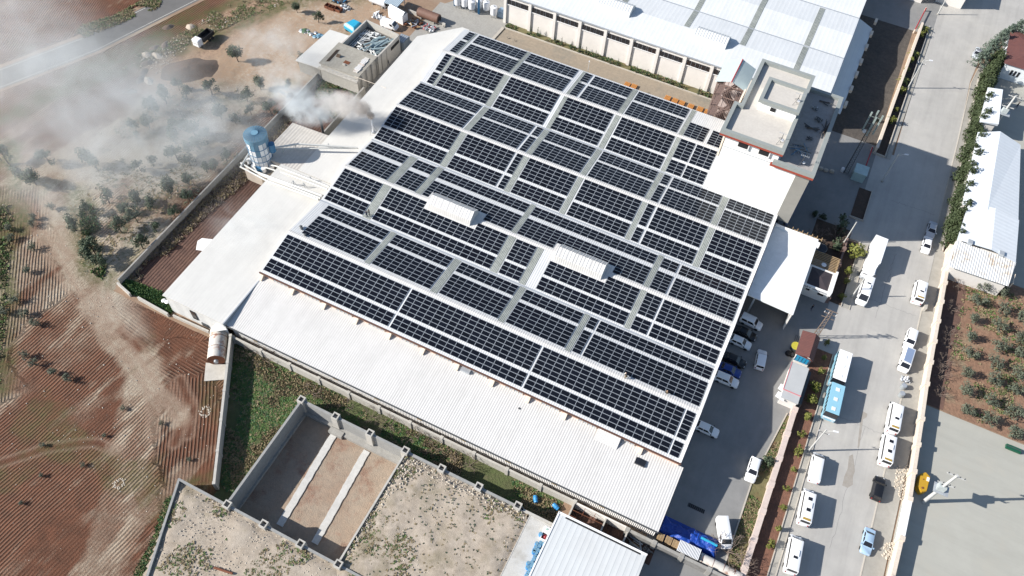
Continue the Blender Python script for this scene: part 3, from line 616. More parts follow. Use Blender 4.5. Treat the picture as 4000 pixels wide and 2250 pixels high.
U = [(-9.0, 117.3), (2.4, 117.3), (2.4, 140.0), (-7.7, 140.0), (-7.7, 125.3), (-9.0, 125.3)]
def parapet(g, pts, w, z0, z1, mi=0):
    n = len(pts)
    for i in range(n):
        a, b = pts[i], pts[(i+1) % n]
        xa, xb = sorted((a[0], b[0])); ya, yb = sorted((a[1], b[1]))
        cxm = sum(p[0] for p in pts)/n; cym = sum(p[1] for p in pts)/n
        if abs(xa-xb) < .01: g.box(xa-w/2, xa+w/2, ya-w/2+.003, yb+w/2-.003, z0, z1, mi)
        else: g.box(xa-w/2, xb+w/2, ya-w/2, ya+w/2, z0, z1+.003, mi)
parapet(g, U, .7, 22.4, 23.3); g.build('parapet', m_parap, tw)
g = M(); g.box(-9.3, 2.7, 116.9, 117.55, 22.0, 22.4); g.build('red_band', m_redb, tw)
g = M(); g.box(2.6, 8.9, 117.9, 140, 19.6, 19.72); g.build('terrace', m_trs, tw)
g = M(); parapet(g, [(1.9, 117.25), (9.0, 117.25), (9.0, 140.3), (1.9, 140.3)], .75, 19.6, 20.4); g.build('terrace_parapet', m_parap, tw)
g = M(); g.box(1.2, 9.4, 116.85, 117.4, 19.1, 19.6); g.build('red_band', m_redb, tw)
for u in (735, 930):
    p = R('T', u, 1005 if u == 735 else 1075, 21); w = M(); w.box(p.x-.95, p.x+.95, 117.4, 117.55, 20.4, 21.5); w = w.build('window', m_black, tw)
    g = M(); g.box(p.x-1.15, p.x+1.15, 117.32, 117.42, 20.2, 20.4); g.box(p.x+.95, p.x+1.15, 117.32, 117.42, 20.4, 21.6); g.build('window_frame', m_white, w)
g = M(); g.box(-8.15, 6.35, 117.42, 117.5, 19.25, 19.33); g.build('ledge', m_steel, tw)
g = M(); g.box(-4.9, 2.2, 126.4, 132.8, 22.55, 24.6); ph = g.build('rooftop_hut', m_tww, tw)
g = M(); parapet(g, [(-4.9, 126.3), (2.15, 126.3), (2.15, 132.9), (-4.9, 132.9)], .7, 24.6, 25.2); g.build('hut_parapet', m_parap, ph)
g = M(); g.box(-4.6, 1.9, 126.6, 132.6, 24.6, 24.68); g.build('hut_roof', m_tr, ph)
p = R('T', 1020, 655, 23.8); g = M(); g.box(p.x-.5, p.x+.5, 126.3, 126.4, 23.2, 24.0); g.build('window', m_black, ph)
g = M(); g.tube([(8.8, 117.6, 6), (8.8, 117.6, .1)], .12); g.tube([(9.0, 124, 0), (9.0, 124, 19)], .1); g.tube([(9.0, 132, 0), (9.0, 132, 19)], .1)
for zz in range(2, 19, 3): g.tube([(9.2, 118.5, zz), (9.2, 139.5, zz)], .06)
g.build('side_pipework', mat('blue_grey_pipe', (.10, .12, .22), .6), tw)
# clutter on the tower roofs
def antenna(x, y, z, lab, h=2.2):
    t = thing('aerial_mast', lab, 'aerial', (x, y, z)); g = M(); g.tube([(x, y, z), (x, y, z+h)], .05); 
    for k in range(3):
        a = k*2.1; g.tube([(x+1.1*cos(a), y+1.1*sin(a), z+.02), (x, y, z+h*.55)], .035)
    g.build('tripod', m_dsteel, t)
    g = M(); g.tube([(x-.8, y, z+h), (x+.8, y, z+h)], .03)
    for k in range(5): g.tube([(x-.7+k*.35, y-.35, z+h), (x-.7+k*.35, y+.35, z+h)], .02)
    g.build('crossbars', m_steel, t)
    g = M(); g.cyl((x+.25, y+.1), .32, z+.5, z+.62, 12); g.build('dish', m_lamp, t)
for r, u, v, zz, lab in (('T', 1080, 980, 22.6, 'small aerial tripod in the front corner of the upper tower roof'), ('T', 1280, 1190, 19.8, 'aerial tripod with a white dish in the front corner of the lower terrace'),
                     ('T', 1235, 610, 24.7, 'white aerial frame on the small rooftop hut')):
    p = R(r, u, v, zz); antenna(p.x, p.y, zz, lab)
def planks(name, lab, cat, c, n, L, seed, mt, spread=1.2, th=.1, zz=0, grp=None, ang=None, rise=.25):
    rr = random.Random(seed); t = thing(name, lab, cat, (c[0], c[1], zz), grp)
    for i in range(n):
        a = (ang if ang is not None else 0)+rr.gauss(0, .25 if ang is not None else 2); x = c[0]+rr.uniform(-spread, spread); y = c[1]+rr.uniform(-spread, spread)*.7; l = L*rr.uniform(.5, 1); z0 = zz+.05+rr.uniform(0, rise)
        g = M(); g.tube([(x-l/2*cos(a), y-l/2*sin(a), z0), (x+l/2*cos(a), y+l/2*sin(a), z0+rr.uniform(-.03, .25))], th*rr.uniform(.6, 1.1), 6); g.build('bar', mt if not isinstance(mt, list) else rr.choice(mt), t)
    return t
p = R('T', 1270, 1050, 19.8); planks('scrap_heap', 'tangled heap of rods and blue scrap in the middle of the terrace', 'scrap heap', (p.x, p.y), 26, 3.2, 3, [m_dsteel, m_steel, m_conc, m_blue], 1.5, .06, 19.75)
p = R('T', 1380, 850, 19.8); planks('timber_stack', 'long dark planks lying across the shaded terrace', 'planks', (p.x, p.y), 6, 3.6, 4, [m_dsteel, m_trunk], .4, .1, 19.75, ang=0)
p = R('T', 1510, 860, 19.8); planks('ladder_stack', 'long bars leaning along the right parapet of the terrace', 'bars', (p.x, p.y), 7, 5.5, 5, [m_dsteel, m_trunk], .35, .08, 19.75, ang=1.57)
p = R('T', 1500, 610, 19.8); planks('timber_stack', 'loose planks in the far corner of the terrace', 'planks', (p.x, p.y), 5, 3.0, 6, [m_dsteel, m_trunk], .4, .08, 19.75, ang=-.1)
p = R('T', 1410, 670, 19.8); planks('scrap_heap', 'small pile of dark scrap beside the far terrace planks', 'scrap heap', (p.x, p.y), 9, 1.2, 8, [m_dsteel, m_steel], .5, .09, 19.75)
p = R('T', 1360, 950, 19.8); planks('scrap_heap', 'little scrap pile between the terrace planks and the rod heap', 'scrap heap', (p.x, p.y), 9, 1.0, 9, [m_dsteel], .4, .08, 19.75)
p = R('T', 1445, 770, 19.8); planks('scrap_heap', 'square grey pile in the centre of the shaded terrace', 'scrap heap', (p.x, p.y), 12, 1.5, 10, [m_conc, m_dsteel], .5, .12, 19.75)
# ------------------------------------------------------------------ fire escape tower
fe = thing('stair_tower', 'brown steel lattice escape stair with pitched cap beside the office tower', 'escape stair', (-12, 143, 0))
sx0, sx1, sy0, sy1, sz = -15.0, -9.4, 139.2, 146.6, 15.4
g = M()
m_fe = mat('brown_steel_lattice', (.16, .12, .11), .6, (.22, .15, .13), 2)
for x in (sx0, sx1):
    for y in (sy0, sy1): g.box(x-.1, x+.1, y-.1, y+.1, 0, sz)
g.build('post', m_fe, fe)
for k in range(1, 6):
    z = k*3.0; g = M(); g.box(sx0, sx1, sy0, sy0+.15, z-.08, z+.08); g.box(sx0, sx0+.15, sy0, sy1, z-.08, z+.08); g.box(sx0, sx1, sy1-.15, sy1, z-.08, z+.08); g.box(sx1-.15, sx1, sy0, sy1, z-.08, z+.08)
    g.box(sx0, sx0+1.2, sy0, sy1, z-.05, z+.02); g.box(sx1-1.2, sx1, sy0, sy0+3, z-.05, z+.02); g.build('landing', m_fe, fe)
    g = M()
    for j in range(9):
        t = j/9; xx = sx0+1.6+2.4*t if k % 2 else sx1-1.6-2.4*t; g.box(xx, xx+.3, sy0+.5, sy0+2.2, z-3+t*3, z-3+t*3+.1)
    for j in range(9):
        t = j/9; xx = sx0+1.6+2.4*t if k % 2 == 0 else sx1-1.6-2.4*t; g.box(xx, xx+.3, sy1-2.4, sy1-.6, z-3+t*3, z-3+t*3+.1)
    g.tube([(sx0+1.5, sy0+.4, z-3+.9), (sx1-1.5, sy0+.4, z+.9)] if k % 2 else [(sx1-1.5, sy0+.4, z-2.1), (sx0+1.5, sy0+.4, z+.9)], .06); g.build('stair_flight', m_fe, fe)
g = M()
for i in range(16):
    x = sx0+(sx1-sx0)*i/15; g.box(x-.025, x+.025, sy0-.03, sy0+.02, .1, sz-.2)
for i in range(12):
    y = sy0+(sy1-sy0)*i/11; g.box(sx0-.03, sx0+.02, y-.03, y+.03, .1, sz-.2)
g.build('lattice_bars', m_fe, fe)
g = M(); ymid = (sy0+sy1)/2; xm = (sx0+sx1)/2
g.poly([(sx0-.5, sy0-.3, sz), (xm, sy0-.3, sz+1.3), (xm, sy1+.3, sz+1.3), (sx0-.5, sy1+.3, sz)]); g.poly([(xm, sy0-.3, sz+1.3), (sx1+.5, sy0-.3, sz), (sx1+.5, sy1+.3, sz), (xm, sy1+.3, sz+1.3)])
g2 = M(); g2.box(sx0, sx1, sy1+.2, sy1+.4, 0, 14.5); g2.build('back_wall', mat('pinkish_wall', (.60, .52, .49), .8, (.52, .44, .42), .8), fe)
fr = g.build('roof', mat('pale_green_sheet', (.42, .49, .49), .5, (.38, .45, .45), 1), fe)
g = M(); g.tube([(xm, sy0-.4, sz+1.3), (xm, sy1+.3, sz+1.34)], .12); g.build('red_ridge', m_redp, fr)
g = M(); g.box(sx1+.2, sx1+.5, 126, 139, 7, 16); g.build('side_wall', m_cream, fe)
# ------------------------------------------------------------------ hall with the ribbon windows
nh = thing('north_hall', 'long white hall with ribbon windows under its eaves beyond the gravel lane', 'hall', (-32, 175, 0))
NY_ = [153.4, 162, 170.2, 178.5, 187, 195.5, 204, 212, 220]; NZ = [8.0, 8.8, 8.0, 8.8, 8.0, 8.8, 8.0, 8.8, 8.0]
for i in range(8):
    g = M(); x0 = -71.2; g.poly([(x0, NY_[i], NZ[i]), (7.5, NY_[i], NZ[i]), (7.5, NY_[i+1], NZ[i+1]), (x0, NY_[i+1], NZ[i+1])]); g.build('roof_slope', m_roofn, nh)
g = M(); g.box(-71.1, -70.9, 153.7, 220, 0, 7.9); g.box(-71, 7.4, 153.6, 153.9, 0, 7.85); g.box(7.2, 7.4, 154, 220, 0, 7.9); g.build('wall', m_wwall, nh)
g = M(); g.box(-71.3, 7.55, 153.2, 153.45, 7.75, 7.98); g.build('gutter', m_steel, nh)
for i in (2, 4, 6): g = M(); g.box(-71.2, 7.5, NY_[i]-.16, NY_[i]+.16, NZ[i]+.01, NZ[i]+.08); g.build('valley_gutter', m_steel, nh)
PXS = [-71, -64.4, -57.9, -51.3, -44.8, -38.2, -31.7, -25.1, -18.6, -12]
for k, x in enumerate(PXS):
    g = M(); g.box(x-.35, x+.35, 153.25, 153.6, 0, 7.7); g.build('pillar', m_wwall, nh)
    if k < 9:
        for j, (a, b) in enumerate(((.55, 1.45), (1.6, 2.5), (2.65, 3.5), (3.62, 3.95), (4.1, 5.0), (5.1, 6.0))):
            w = M(); w.box(x+a, x+b, 153.5, 153.59, 5.55, 6.85); w = w.build('window', m_glass, nh)
        g = M(); g.box(x+.35, x+6.2, 153.4, 153.6, 5.38, 5.53); g.build('window_sill', m_white, nh)
for a, b, y0, y1 in ((-45.2, -43.9, 162.3, 169.9), (-28.9, -27.6, 162.3, 178), (-15.3, -14.0, 162.3, 186.5), (-2.0, -.7, 156.6, 169.9), (-2.0, -.7, 170.5, 186.5), (-28.9, -27.6, 178.6, 186.8)):
    g = M()
    ky = [y0]+[v for v in NY_ if y0 < v < y1]+[y1]
    def nz(y): return float(np.interp(y, NY_, NZ))+.05
    for p, q in zip(ky[:-1], ky[1:]): g.poly([(a, p, nz(p)), (b, p, nz(p)), (b, q, nz(q)), (a, q, nz(q))])
    g.build('skylight_strip', m_sky, nh)
for u0, v0, u1, v1 in ((1395, 240, 1640, 300), (690, -20, 830, 38)):
    a = R('r3', u0, v0, 9.2); b = R('r3', u1, v1+5, 9.2); monitor('roof_ventilator', a.x, b.x if u0 > 1000 else a.x+8, 159.0, 163.2, 8.5, 10.4, nh, m_roofn)
lt = thing('side_lean_to', 'narrow shaded lean-to roof with stone brackets along the right side of the ribbon window hall', 'lean-to', (9, 175, 0))
g = M(); g.prism([(7.6, 156), (11.3, 156), (11.5, 190.3), (7.6, 191.3)], 4.2, [5.4, 4.4, 4.4, 5.4]); g.build('roof', m_roofn, lt)
g = M(); g.box(10.5, 10.8, 157, 189, 0, 4.2); g.build('wall', m_wwall, lt)
for v in (150, 245, 345, 455, 550, 660, 775):
    pp = R('r4', {150: 800, 245: 768, 345: 732, 455: 690, 550: 655, 660: 615, 775: 568}[v], v, 4.6); g = M(); g.box(11.4, 12.0, pp.y-.9, pp.y+.9, 3.9, 4.7); g.build('bracket', m_cream, lt)
# ------------------------------------------------------------------ lit canopy and little gate building
cn = thing('white_canopy', 'flat white canopy roof beside the parked cars, half in shade', 'canopy', (11, 107, 0))
g = M(); g.prism([(6.75, 97.4), (15.5, 97.0), (15.5, 116.0), (6.75, 116.9)], 5.35, 5.6); g.build('roof', mat('canopy_membrane', (.76, .78, .79), .6, (.70, .72, .73), .25, .6, dirt=.15), cn)
g = M(); g.box(6.9, 15.9, 115.6, 116.2, 5.3, 6.1); g.box(15.4, 15.9, 114.6, 116.2, 5.3, 6.1); g.build('rear_parapet', m_white, cn)
g = M(); g.box(15.2, 15.42, 97.3, 115, 0, 5.35); g.box(7.0, 15.2, 114.9, 115.1, 0, 5.35); g.build('wall', m_wwall, cn)
for x in (8.2, 15.2): g = M(); g.box(x-.15, x+.15, 97.6, 97.9, 0, 5.35); g.build('post', m_steel, cn)
pgla = thing('pergola_frame', 'row of wooden rafters sticking out behind the white canopy', 'pergola', (11, 117.4, 0))
g = M(); g.box(7.0, 16.2, 116.5, 116.62, 4.6, 4.8); g.box(7.0, 16.2, 117.6, 117.72, 4.6, 4.8); g.build('beam', m_wood, pgla)
for k in range(10): x = 7.3+k*.98; g = M(); g.box(x-.06, x+.06, 116.3, 118.1, 4.8, 4.98); g.build('rafter', m_wood, pgla)
gb = thing('gate_office', 'small dark roofed gate office with a lettered white parapet', 'gate office', (18.5, 109, 0))
g = M(); g.box(15.8, 20.9, 106.9, 112.0, 0, 3.4); g.build('wall', m_wwall, gb)
g = M(); g.box(15.7, 21.0, 106.2, 106.55, 3.1, 3.95); g.box(20.7, 21.1, 106.55, 112.1, 3.1, 3.95); sgn = g.build('parapet', m_white, gb)
g = M(); cxr, cyr = 18.3, 109.3
for a, b in (((15.8, 106.6), (20.7, 106.6)), ((20.7, 106.6), (20.7, 112)), ((20.7, 112), (15.8, 112)), ((15.8, 112), (15.8, 106.6))): g.poly([(a[0], a[1], 3.3), (b[0], b[1], 3.3), (cxr, cyr, 3.9)])
g.build('roof', mat('dark_hip_roof', (.05, .035, .04), .7, (.035, .03, .035), 1), gb)
g = M(); g.box(16.6, 17.3, 106.78, 106.88, 1.9, 2.6); g.build('window', m_glass, gb); g = M(); g.box(18.9, 20.0, 106.78, 106.88, 1.8, 2.6); g.build('window', m_glass, gb)
def lettering(txt, loc, size, rot, mt, par, name='lettering'):
    c = bpy.data.curves.new(name, 'FONT'); c.body = txt; c.size = size; c.extrude = .02; c.align_x = 'CENTER'; c.align_y = 'CENTER'
    o = bpy.data.objects.new(name, c); COL.objects.link(o); c.materials.append(mt)
    dg = bpy.context.evaluated_depsgraph_get(); me = bpy.data.meshes.new_from_object(o.evaluated_get(dg)); bpy.data.objects.remove(o)
    o = bpy.data.objects.new(name, me); COL.objects.link(o); o.parent = par
    l = parent_loc(par); o.location = (loc[0]-l[0], loc[1]-l[1], loc[2]-l[2]); o.rotation_euler = rot; return o
m_let = mat('sign_lettering', (.08, .09, .12), .6)
lettering('ARV', (16.5, 106.18, 3.52), .72, (pi/2, 0, 0), m_let, sgn); lettering('MARPROCO', (18.9, 106.18, 3.5), .5, (pi/2, 0, 0), m_let, sgn)
gp_ = thing('slatted_pergola', 'brown slatted pergola in the shady garden behind the gate office', 'pergola', (18.5, 114, 0))
g = M(); g.box(16.0, 16.15, 112.4, 116, 2.8, 2.95); g.box(20.6, 20.75, 112.4, 116, 2.8, 2.95); g.build('beam', m_wood, gp_)
for k in range(10): y = 112.5+k*.4; g = M(); g.box(15.9, 20.9, y, y+.12, 2.95, 3.07); g.build('slat', m_wood, gp_)
for x in (16.1, 20.7):
    for y in (112.5, 116): g = M(); g.box(x-.08, x+.08, y-.08, y+.08, 0, 2.8); g.build('post', m_wood, gp_)
p = R('r8', 422, 550, 3.2); t = thing('satellite_dish', 'white round dish lying on the slatted pergola', 'dish', (p.x, p.y, 3.1)); g = M(); g.tube([(p.x, p.y, 3.09), (p.x, p.y, 3.25), (p.x, p.y, 3.3)], [.15, .5, .42], 16); g.build('bowl', m_lamp, t)
p = R('r8', 400, 420, .5); t = thing('round_pool', 'round grey water basin behind the white canopy corner', 'basin', (p.x, p.y, 0)); g = M(); g.tube([(p.x, p.y, .04), (p.x, p.y, .5)], 1.3, 24); g.build('rim', m_concd, t); g = M(); g.tube([(p.x, p.y, .5), (p.x, p.y, .52)], 1.15, 24); g.build('water', m_glass, t)
# guard house with red-brown roof and grey container cabin
gh = thing('guard_house', 'guard hut with a red-brown ribbed roof and blue window front by the gate', 'guard hut', (20, 93.5, 0))
g = M(); g.box(18.8, 21.4, 91.2, 96.1, 0, 2.8); g.build('wall', m_wwall, gh)
g = M(); g.poly([(18.3, 90.9, 3.0), (20.7, 90.9, 3.5), (20.7, 96.5, 3.5), (18.3, 96.5, 3.0)]); g.poly([(20.7, 90.9, 3.5), (21.7, 90.9, 2.7), (21.7, 96.5, 2.7), (20.7, 96.5, 3.5)]); g.poly([(18.3, 90.9, 3.0), (18.3, 96.5, 3.0), (21.7, 96.5, 2.7), (21.7, 90.9, 2.7)]); g.build('roof', m_rtile, gh)
g = M(); g.box(18.7, 21.0, 91.0, 91.2, 1.0, 2.6); w = g.build('window', mat('bright_blue_glass', (.03, .30, .50), .2), gh)
for k in range(5): g = M(); g.box(18.66+k*.58, 18.74+k*.58, 90.93, 91.0, 1.0, 2.6); g.build('mullion', m_blue, w)
cb = thing('office_cabin', 'grey roofed white cabin with pink trim behind the guard hut', 'cabin', (20, 85, 0))
g = M(); g.box(18.5, 21.3, 81.6, 88.9, 0, 2.7); g.build('wall', m_wwall, cb)
g = M(); g.prism([(18.35, 83.0), (21.4, 83.0), (21.4, 89.1), (18.35, 89.1)], 2.7, 2.9); g.build('roof', mat('light_grey_roof', (.42, .43, .43), .6, (.38, .39, .39), .6), cb)
g = M(); g.prism([(18.35, 81.3), (21.4, 81.3), (21.4, 82.9), (18.35, 82.9)], 2.55, 2.75); g.build('porch_roof', mat('light_grey_roof', (.4, .4, .4)), cb)
g = M(); g.box(18.3, 21.45, 82.9, 83.0, 2.7, 2.95); g.box(18.25, 18.35, 83.0, 89.1, 2.7, 2.95); g.build('pink_trim', m_pink, cb)
g = M(); g.box(21.5, 22.1, 82, 89.2, 0, 2.0); g.build('back_step', m_dsteel, cb)
for k, (u, v) in enumerate(((175, 1090), (130, 1220))):
    p = R('G', u, v, 2); g = M(); g.obox((p.x, p.y), (1, -.2), 1.1, 1.6, 1.9, 2.2); t = thing('awning_box', ['upper of two white awning boxes on the left side of the cabin', 'lower of two white awning boxes on the left side of the cabin'][k], 'awning', (p.x, p.y, 0)); g.build('cover', m_white, t); g = M(); g.box(p.x-.05, p.x+.05, p.y-.05, p.y+.05, 0, 1.9); g.build('post', m_steel, t)
p = R('G', 395, 355, 1.2); t = thing('round_bin', 'yellow round lid of a tub beside the guard hut', 'tub', (p.x, p.y, 0)); g = M(); g.tube([(p.x, p.y, 0), (p.x, p.y, 1.1)], [.75, .8], 20); g.build('body', m_dsteel, t); g = M(); g.cyl((p.x, p.y), .85, 1.1, 1.25, 20); g.build('lid', m_yeld, t)
p = R('G', 285, 500, .1); t = thing('black_sack', 'heart shaped black sack on the ground left of the yellow tub', 'sack', (p.x, p.y, 0)); g = M(); g.tube([(p.x-.3, p.y, 0), (p.x-.3, p.y, .5), (p.x-.3, p.y, .6)], [.6, .5, .2], 10); g.tube([(p.x+.35, p.y+.05, 0), (p.x+.35, p.y+.05, .45), (p.x+.35, p.y, .55)], [.6, .5, .2], 10); g.build('bag', m_black, t)
p = R('G', 455, 255, .05); t = thing('drain_grate', 'barred grate in the yard above the yellow tub', 'grate', (p.x, p.y, 0))
for k in range(6): g = M(); g.box(p.x-.9+k*.3, p.x-.8+k*.3, p.y-.8, p.y+.8, .04, .1); g.build('bar', m_dsteel, t)
# ------------------------------------------------------------------ walls
def wallrun(name, lab, pts, w, h, mt, cap=None, pil=0, pw=.5, ph=.15, cat='wall', pname='pillar'):
    c = Vector((pts[0][0], pts[0][1], 0)); t = thing(name, lab, cat, c)
    g = M()
    for a, b in zip(pts[:-1], pts[1:]): g.seg(a, b, w, 0, h)
    g.build('wall_body', mt, t)
    if cap:
        g = M()
        for a, b in zip(pts[:-1], pts[1:]): g.seg(a, b, w+.12, h+.002, h+.12)
        g.build('coping', cap, t)
    if pil:
        for a, b in zip(pts[:-1], pts[1:]):
            a = Vector((a[0], a[1])); b = Vector((b[0], b[1])); n = max(1, round((b-a).length/pil))
            for k in range(n+1):
                if k == 0 and (a-Vector((pts[0][0], pts[0][1]))).length > .01: continue
                p = a.lerp(b, k/n); g = M(); g.obox(p, b-a, pw, pw, 0, h+ph); g.build(pname, cap or mt, t)
    return t
wallrun('boundary_wall', 'concrete boundary wall with buttresses in front of the ribbed shed', [(-73.0, 48.0), (-6.3, 48.0)], .22, 2.0, m_concl, m_concl, 5.9, .55, .2, pname='buttress')
wallrun('boundary_wall', 'bluish concrete wall behind the rusty tank and the pallets', [(2.9, 47.6), (30, 47.4)], .35, 2.0, m_concd, m_conc, 4.3, .7, .22, pname='buttress')
wallrun('boundary_wall', 'slanting concrete wall between the ploughed field and the dark grass strip', [(-73.2, 47.9), (-58.7, 24.6)], .3, 2.4, m_concl, m_concl, 5.2, .5, .2, pname='buttress')
wallrun('field_wall', 'long grey wall between the smoky field and the left yards', [(-99.4, 48.5), (-99.4, 114.8)], .3, 1.7, m_conc, None)
wallrun('field_wall', 'short pale wall piece at the corner of the left yard', [(-99.6, 48.2), (-95.9, 47.3)], .35, 1.0, m_concl)
wallrun('field_wall', 'pale low wall between the left yard and the annex corner', [(-94.1, 47.4), (-86.9, 47.0)], .35, 1.0, m_concl)
wallrun('field_wall', 'low white wall at the foot of the left annex front', [(-86.0, 47.3), (-78.2, 47.5)], .3, .8, m_concl)
wallrun('plot_wall', 'tall concrete wall between the ploughed plot and the alley', [(-87.0, 93.2), (-87.0, 114.4)], .35, 2.6, m_conc, None)
wallrun('yard_wall', 'cream wall between the side yard and the street planting strip', [(21.45, 30), (21.45, 81.0)], .75, 1.25, mat('cream_street_wall', (.58, .47, .41), .85, (.50, .41, .36), .6, dirt=.12), mat('pinkish_coping', (.60, .50, .45), .85, (.52, .43, .38), .6, dirt=.15), 5.2, 1.0, .22)
wallrun('street_wall', 'cream wall with posts along the right sidewalk above the white gate', [(42.45, 73.2), (41.75, 89), (41.35, 96.5), (40.5, 131)], .5, 2.0, m_cream, m_cream, 5.1, .85, .35)
wallrun('street_wall', 'cream wall with posts along the right sidewalk below the white gate', [(41.9, 30), (42.3, 59), (42.45, 66)], .5, 2.0, m_cream, m_cream, 5.1, .85, .35)
t = wallrun('dirt_yard_wall', 'curving cream wall between the dark dirt yard and the upper street', [(21.4, 152.6), (22.0, 175), (22.8, 203.5)], .45, 1.6, m_cream, m_cream)
wallrun('dark_garden_wall', 'brown wall with pillars beside the shady gate garden', [(21.2, 107.5), (21.2, 125)], .35, 1.6, mat('brown_wall', (.20, .13, .11), .85, (.15, .10, .09), 1), None, 4.4, .7, .25)
wallrun('alley_wall', 'low wall with dark stubs beside the brown tank', [R('F', 1440, 160)[:2], R('F', 1900, 340)[:2]], .3, 1.0, m_concl, None)
t = thing('sliding_gate', 'white sliding gate panel in the right street wall', 'gate', (42, 66, 0)); g = M(); g.seg((42.5, 73.0), (42.5, 66.2), .62, .1, 2.25); g.build('gate_leaf', m_white, t); g = M(); g.seg((42.5, 73.0), (42.5, 66.2), .7, 0, .1); g.build('rail', m_steel, t)
for a, b, lab in (((1195, 60), (1110, 225), 'long red and white barrier bar at the upper street entrance'), ((790, 1110), (735, 1265), 'red barrier bar between the green cabinet and the dirt yard wall')):
    p, q = R('r4', a[0], a[1], 1), R('r4', b[0], b[1], 1); t = thing('barrier_gate', lab, 'barrier', (p.x, p.y, 0)); g = M(); g.tube([p, q], .14); g.build('bar', m_redp, t)
    for k, s_ in enumerate((p, q)): g = M(); g.tube([(s_.x, s_.y, 0), (s_.x, s_.y, 1.1)], .18); g.build('post', m_cream, t)
# ------------------------------------------------------------------ unfinished basement with hollow columns
pit = thing('basement_walls', 'unfinished concrete basement walls with hollow square columns around an empty pit', 'basement', (-44, 33, 0))
Tp = 3.4
g = M(); g.box(-54.5, -34.4, 42.5, 42.9, -.9, Tp); g.box(-34.4, -13, 42.5, 42.9, 0, Tp-.15); g.build('back_wall', m_concw, pit)
g = M(); g.box(-54.6, -54.2, 22.6, 42.5, -.9, Tp); g.build('left_wall', m_concw, pit)
g = M(); g.box(-63.6, -27.5, 22.3, 22.65, -.9, Tp-.1); g.seg((-63.6, 22.6), (-57.0, 6), .35, 0, Tp-.12); g.build('front_wall', m_concw, pit)
g = M(); g.box(-34.4, -34.1, 22.65, 42.5, -.9, Tp-.25); g.build('divider_wall', m_concl, pit)
g = M(); g.box(-54.15, -34.4, 42.0, 42.5, -.8, .1); g.box(-54.2, -53.8, 22.8, 42.0, -.8, -.2); g.box(-48.6, -46, 41.0, 42.0, -.8, .2); g.box(-45.9, -34.4, 41.4, 42.0, -.8, .0); g.build('footing', m_conc, pit)
for x, y in [(x, 42.7) for x in (-54.4, -47.65, -41, -34.3, -27.6, -20.9, -14)]+[(x, 22.5) for x in (-54.2, -47.4, -40.7, -34)]:
    g = M(); w = .58
    g.box(x-w, x+w, y-w, y-w+.2, -.9, Tp+.4); g.box(x-w, x+w, y+w-.2, y+w, -.9, Tp+.4); g.box(x-w, x-w+.2, y-w+.2, y+w-.2, -.9, Tp+.397); g.box(x+w-.2, x+w, y-w+.2, y+w-.2, -.9, Tp+.397); c_ = g.build('hollow_column', m_concl, pit)
    g = M(); g.box(x-w+.2, x+w-.2, y-w+.2, y+w-.2, 0, Tp-.9); g.build('column_hole_shade', m_black, c_)  # black filler painted as the shade down inside the hollow column
for a, b, lab in (((-47.7, 41.2), (-46.7, 24.2), 'left pale foundation strip on the pit floor'), ((-41.2, 41.2), (-40.2, 24.3), 'right pale foundation strip on the pit floor')):
    g = M(); rr = random.Random(1); L = []
    n = 34
    for k in range(n+1):
        t_ = k/n; x = a[0]+(b[0]-a[0])*t_; y = a[1]+(b[1]-a[1])*t_; L.append((x, y))
    lf = [(x-.6+rr.gauss(0, .035), y) for x, y in L]; rt = [(x+.6+rr.gauss(0, .035), y) for x, y in L]
    for i_ in range(n): g.poly([(*lf[i_], -.6), (*rt[i_], -.6), (*rt[i_+1], -.6), (*lf[i_+1], -.6)]); g.poly([(*lf[i_], -.8), (*lf[i_], -.6), (*lf[i_+1], -.6), (*lf[i_+1], -.8)]); g.poly([(*rt[i_], -.8), (*rt[i_+1], -.8), (*rt[i_+1], -.6), (*rt[i_], -.6)])
    o = g.build('foundation_strip', mat('foundation_concrete', (.56, .55, .52), .9, (.46, .45, .42), .5, dirt=.15)); tag(o, lab, 'foundation')
# raised rubble fill on both sides
def fill(name, poly, z, seed, res=.4):
    pa = np.array([(p[0], p[1]) for p in poly]); x0, y0 = pa.min(0); x1, y1 = pa.max(0)
    gx = np.arange(x0, x1+res, res); gy = np.arange(y0, y1+res, res); X, Y = np.meshgrid(gx, gy, indexing='ij'); Q = np.stack([X.ravel(), Y.ravel()], 1); sd_ = sdist(Q, poly)
    Z = z+(fbm(Q, 5, seed, 5)-.5)*.5+(fbm(Q, 1.0, seed+9, 3)-.5)*.16-sm(-sd_, -1.5, 0)*.3
    keep = sd_ > -res*.9; NXs, NYs = X.shape; ids = np.arange(NXs*NYs).reshape(NXs, NYs); F = np.stack([ids[:-1, :-1], ids[1:, :-1], ids[1:, 1:], ids[:-1, 1:]], -1).reshape(-1, 4); F = F[keep[F].all(1)]
    # pull outer vertices onto the outline
    me = bpy.data.meshes.new(name); me.from_pydata(np.column_stack([Q, Z]).tolist(), [], F.tolist()); bm = bmesh.new(); bm.from_mesh(me); bmesh.ops.delete(bm, geom=[v for v in bm.verts if not v.link_faces], context='VERTS'); bm.to_mesh(me); bm.free()
    me.polygons.foreach_set('use_smooth', [True]*len(me.polygons)); a = me.attributes.new('weed', 'FLOAT', 'POINT'); co = np.zeros(len(me.vertices)*3); me.vertices.foreach_get('co', co); co = co.reshape(-1, 3)
    a.data.foreach_set('value', (fbm(co[:, :2], 7, seed+3, 4)).astype(np.float32)); me.materials.append(m_fill); o = bpy.data.objects.new(name, me); COL.objects.link(o); return struct(o)
m_fill = mat('rubble_soil', (.45, .39, .32), .95, (.34, .28, .215), .33, .5, c3=(.26, .22, .15), s3=.13, bump=.05, bs=8, dirt=.3)
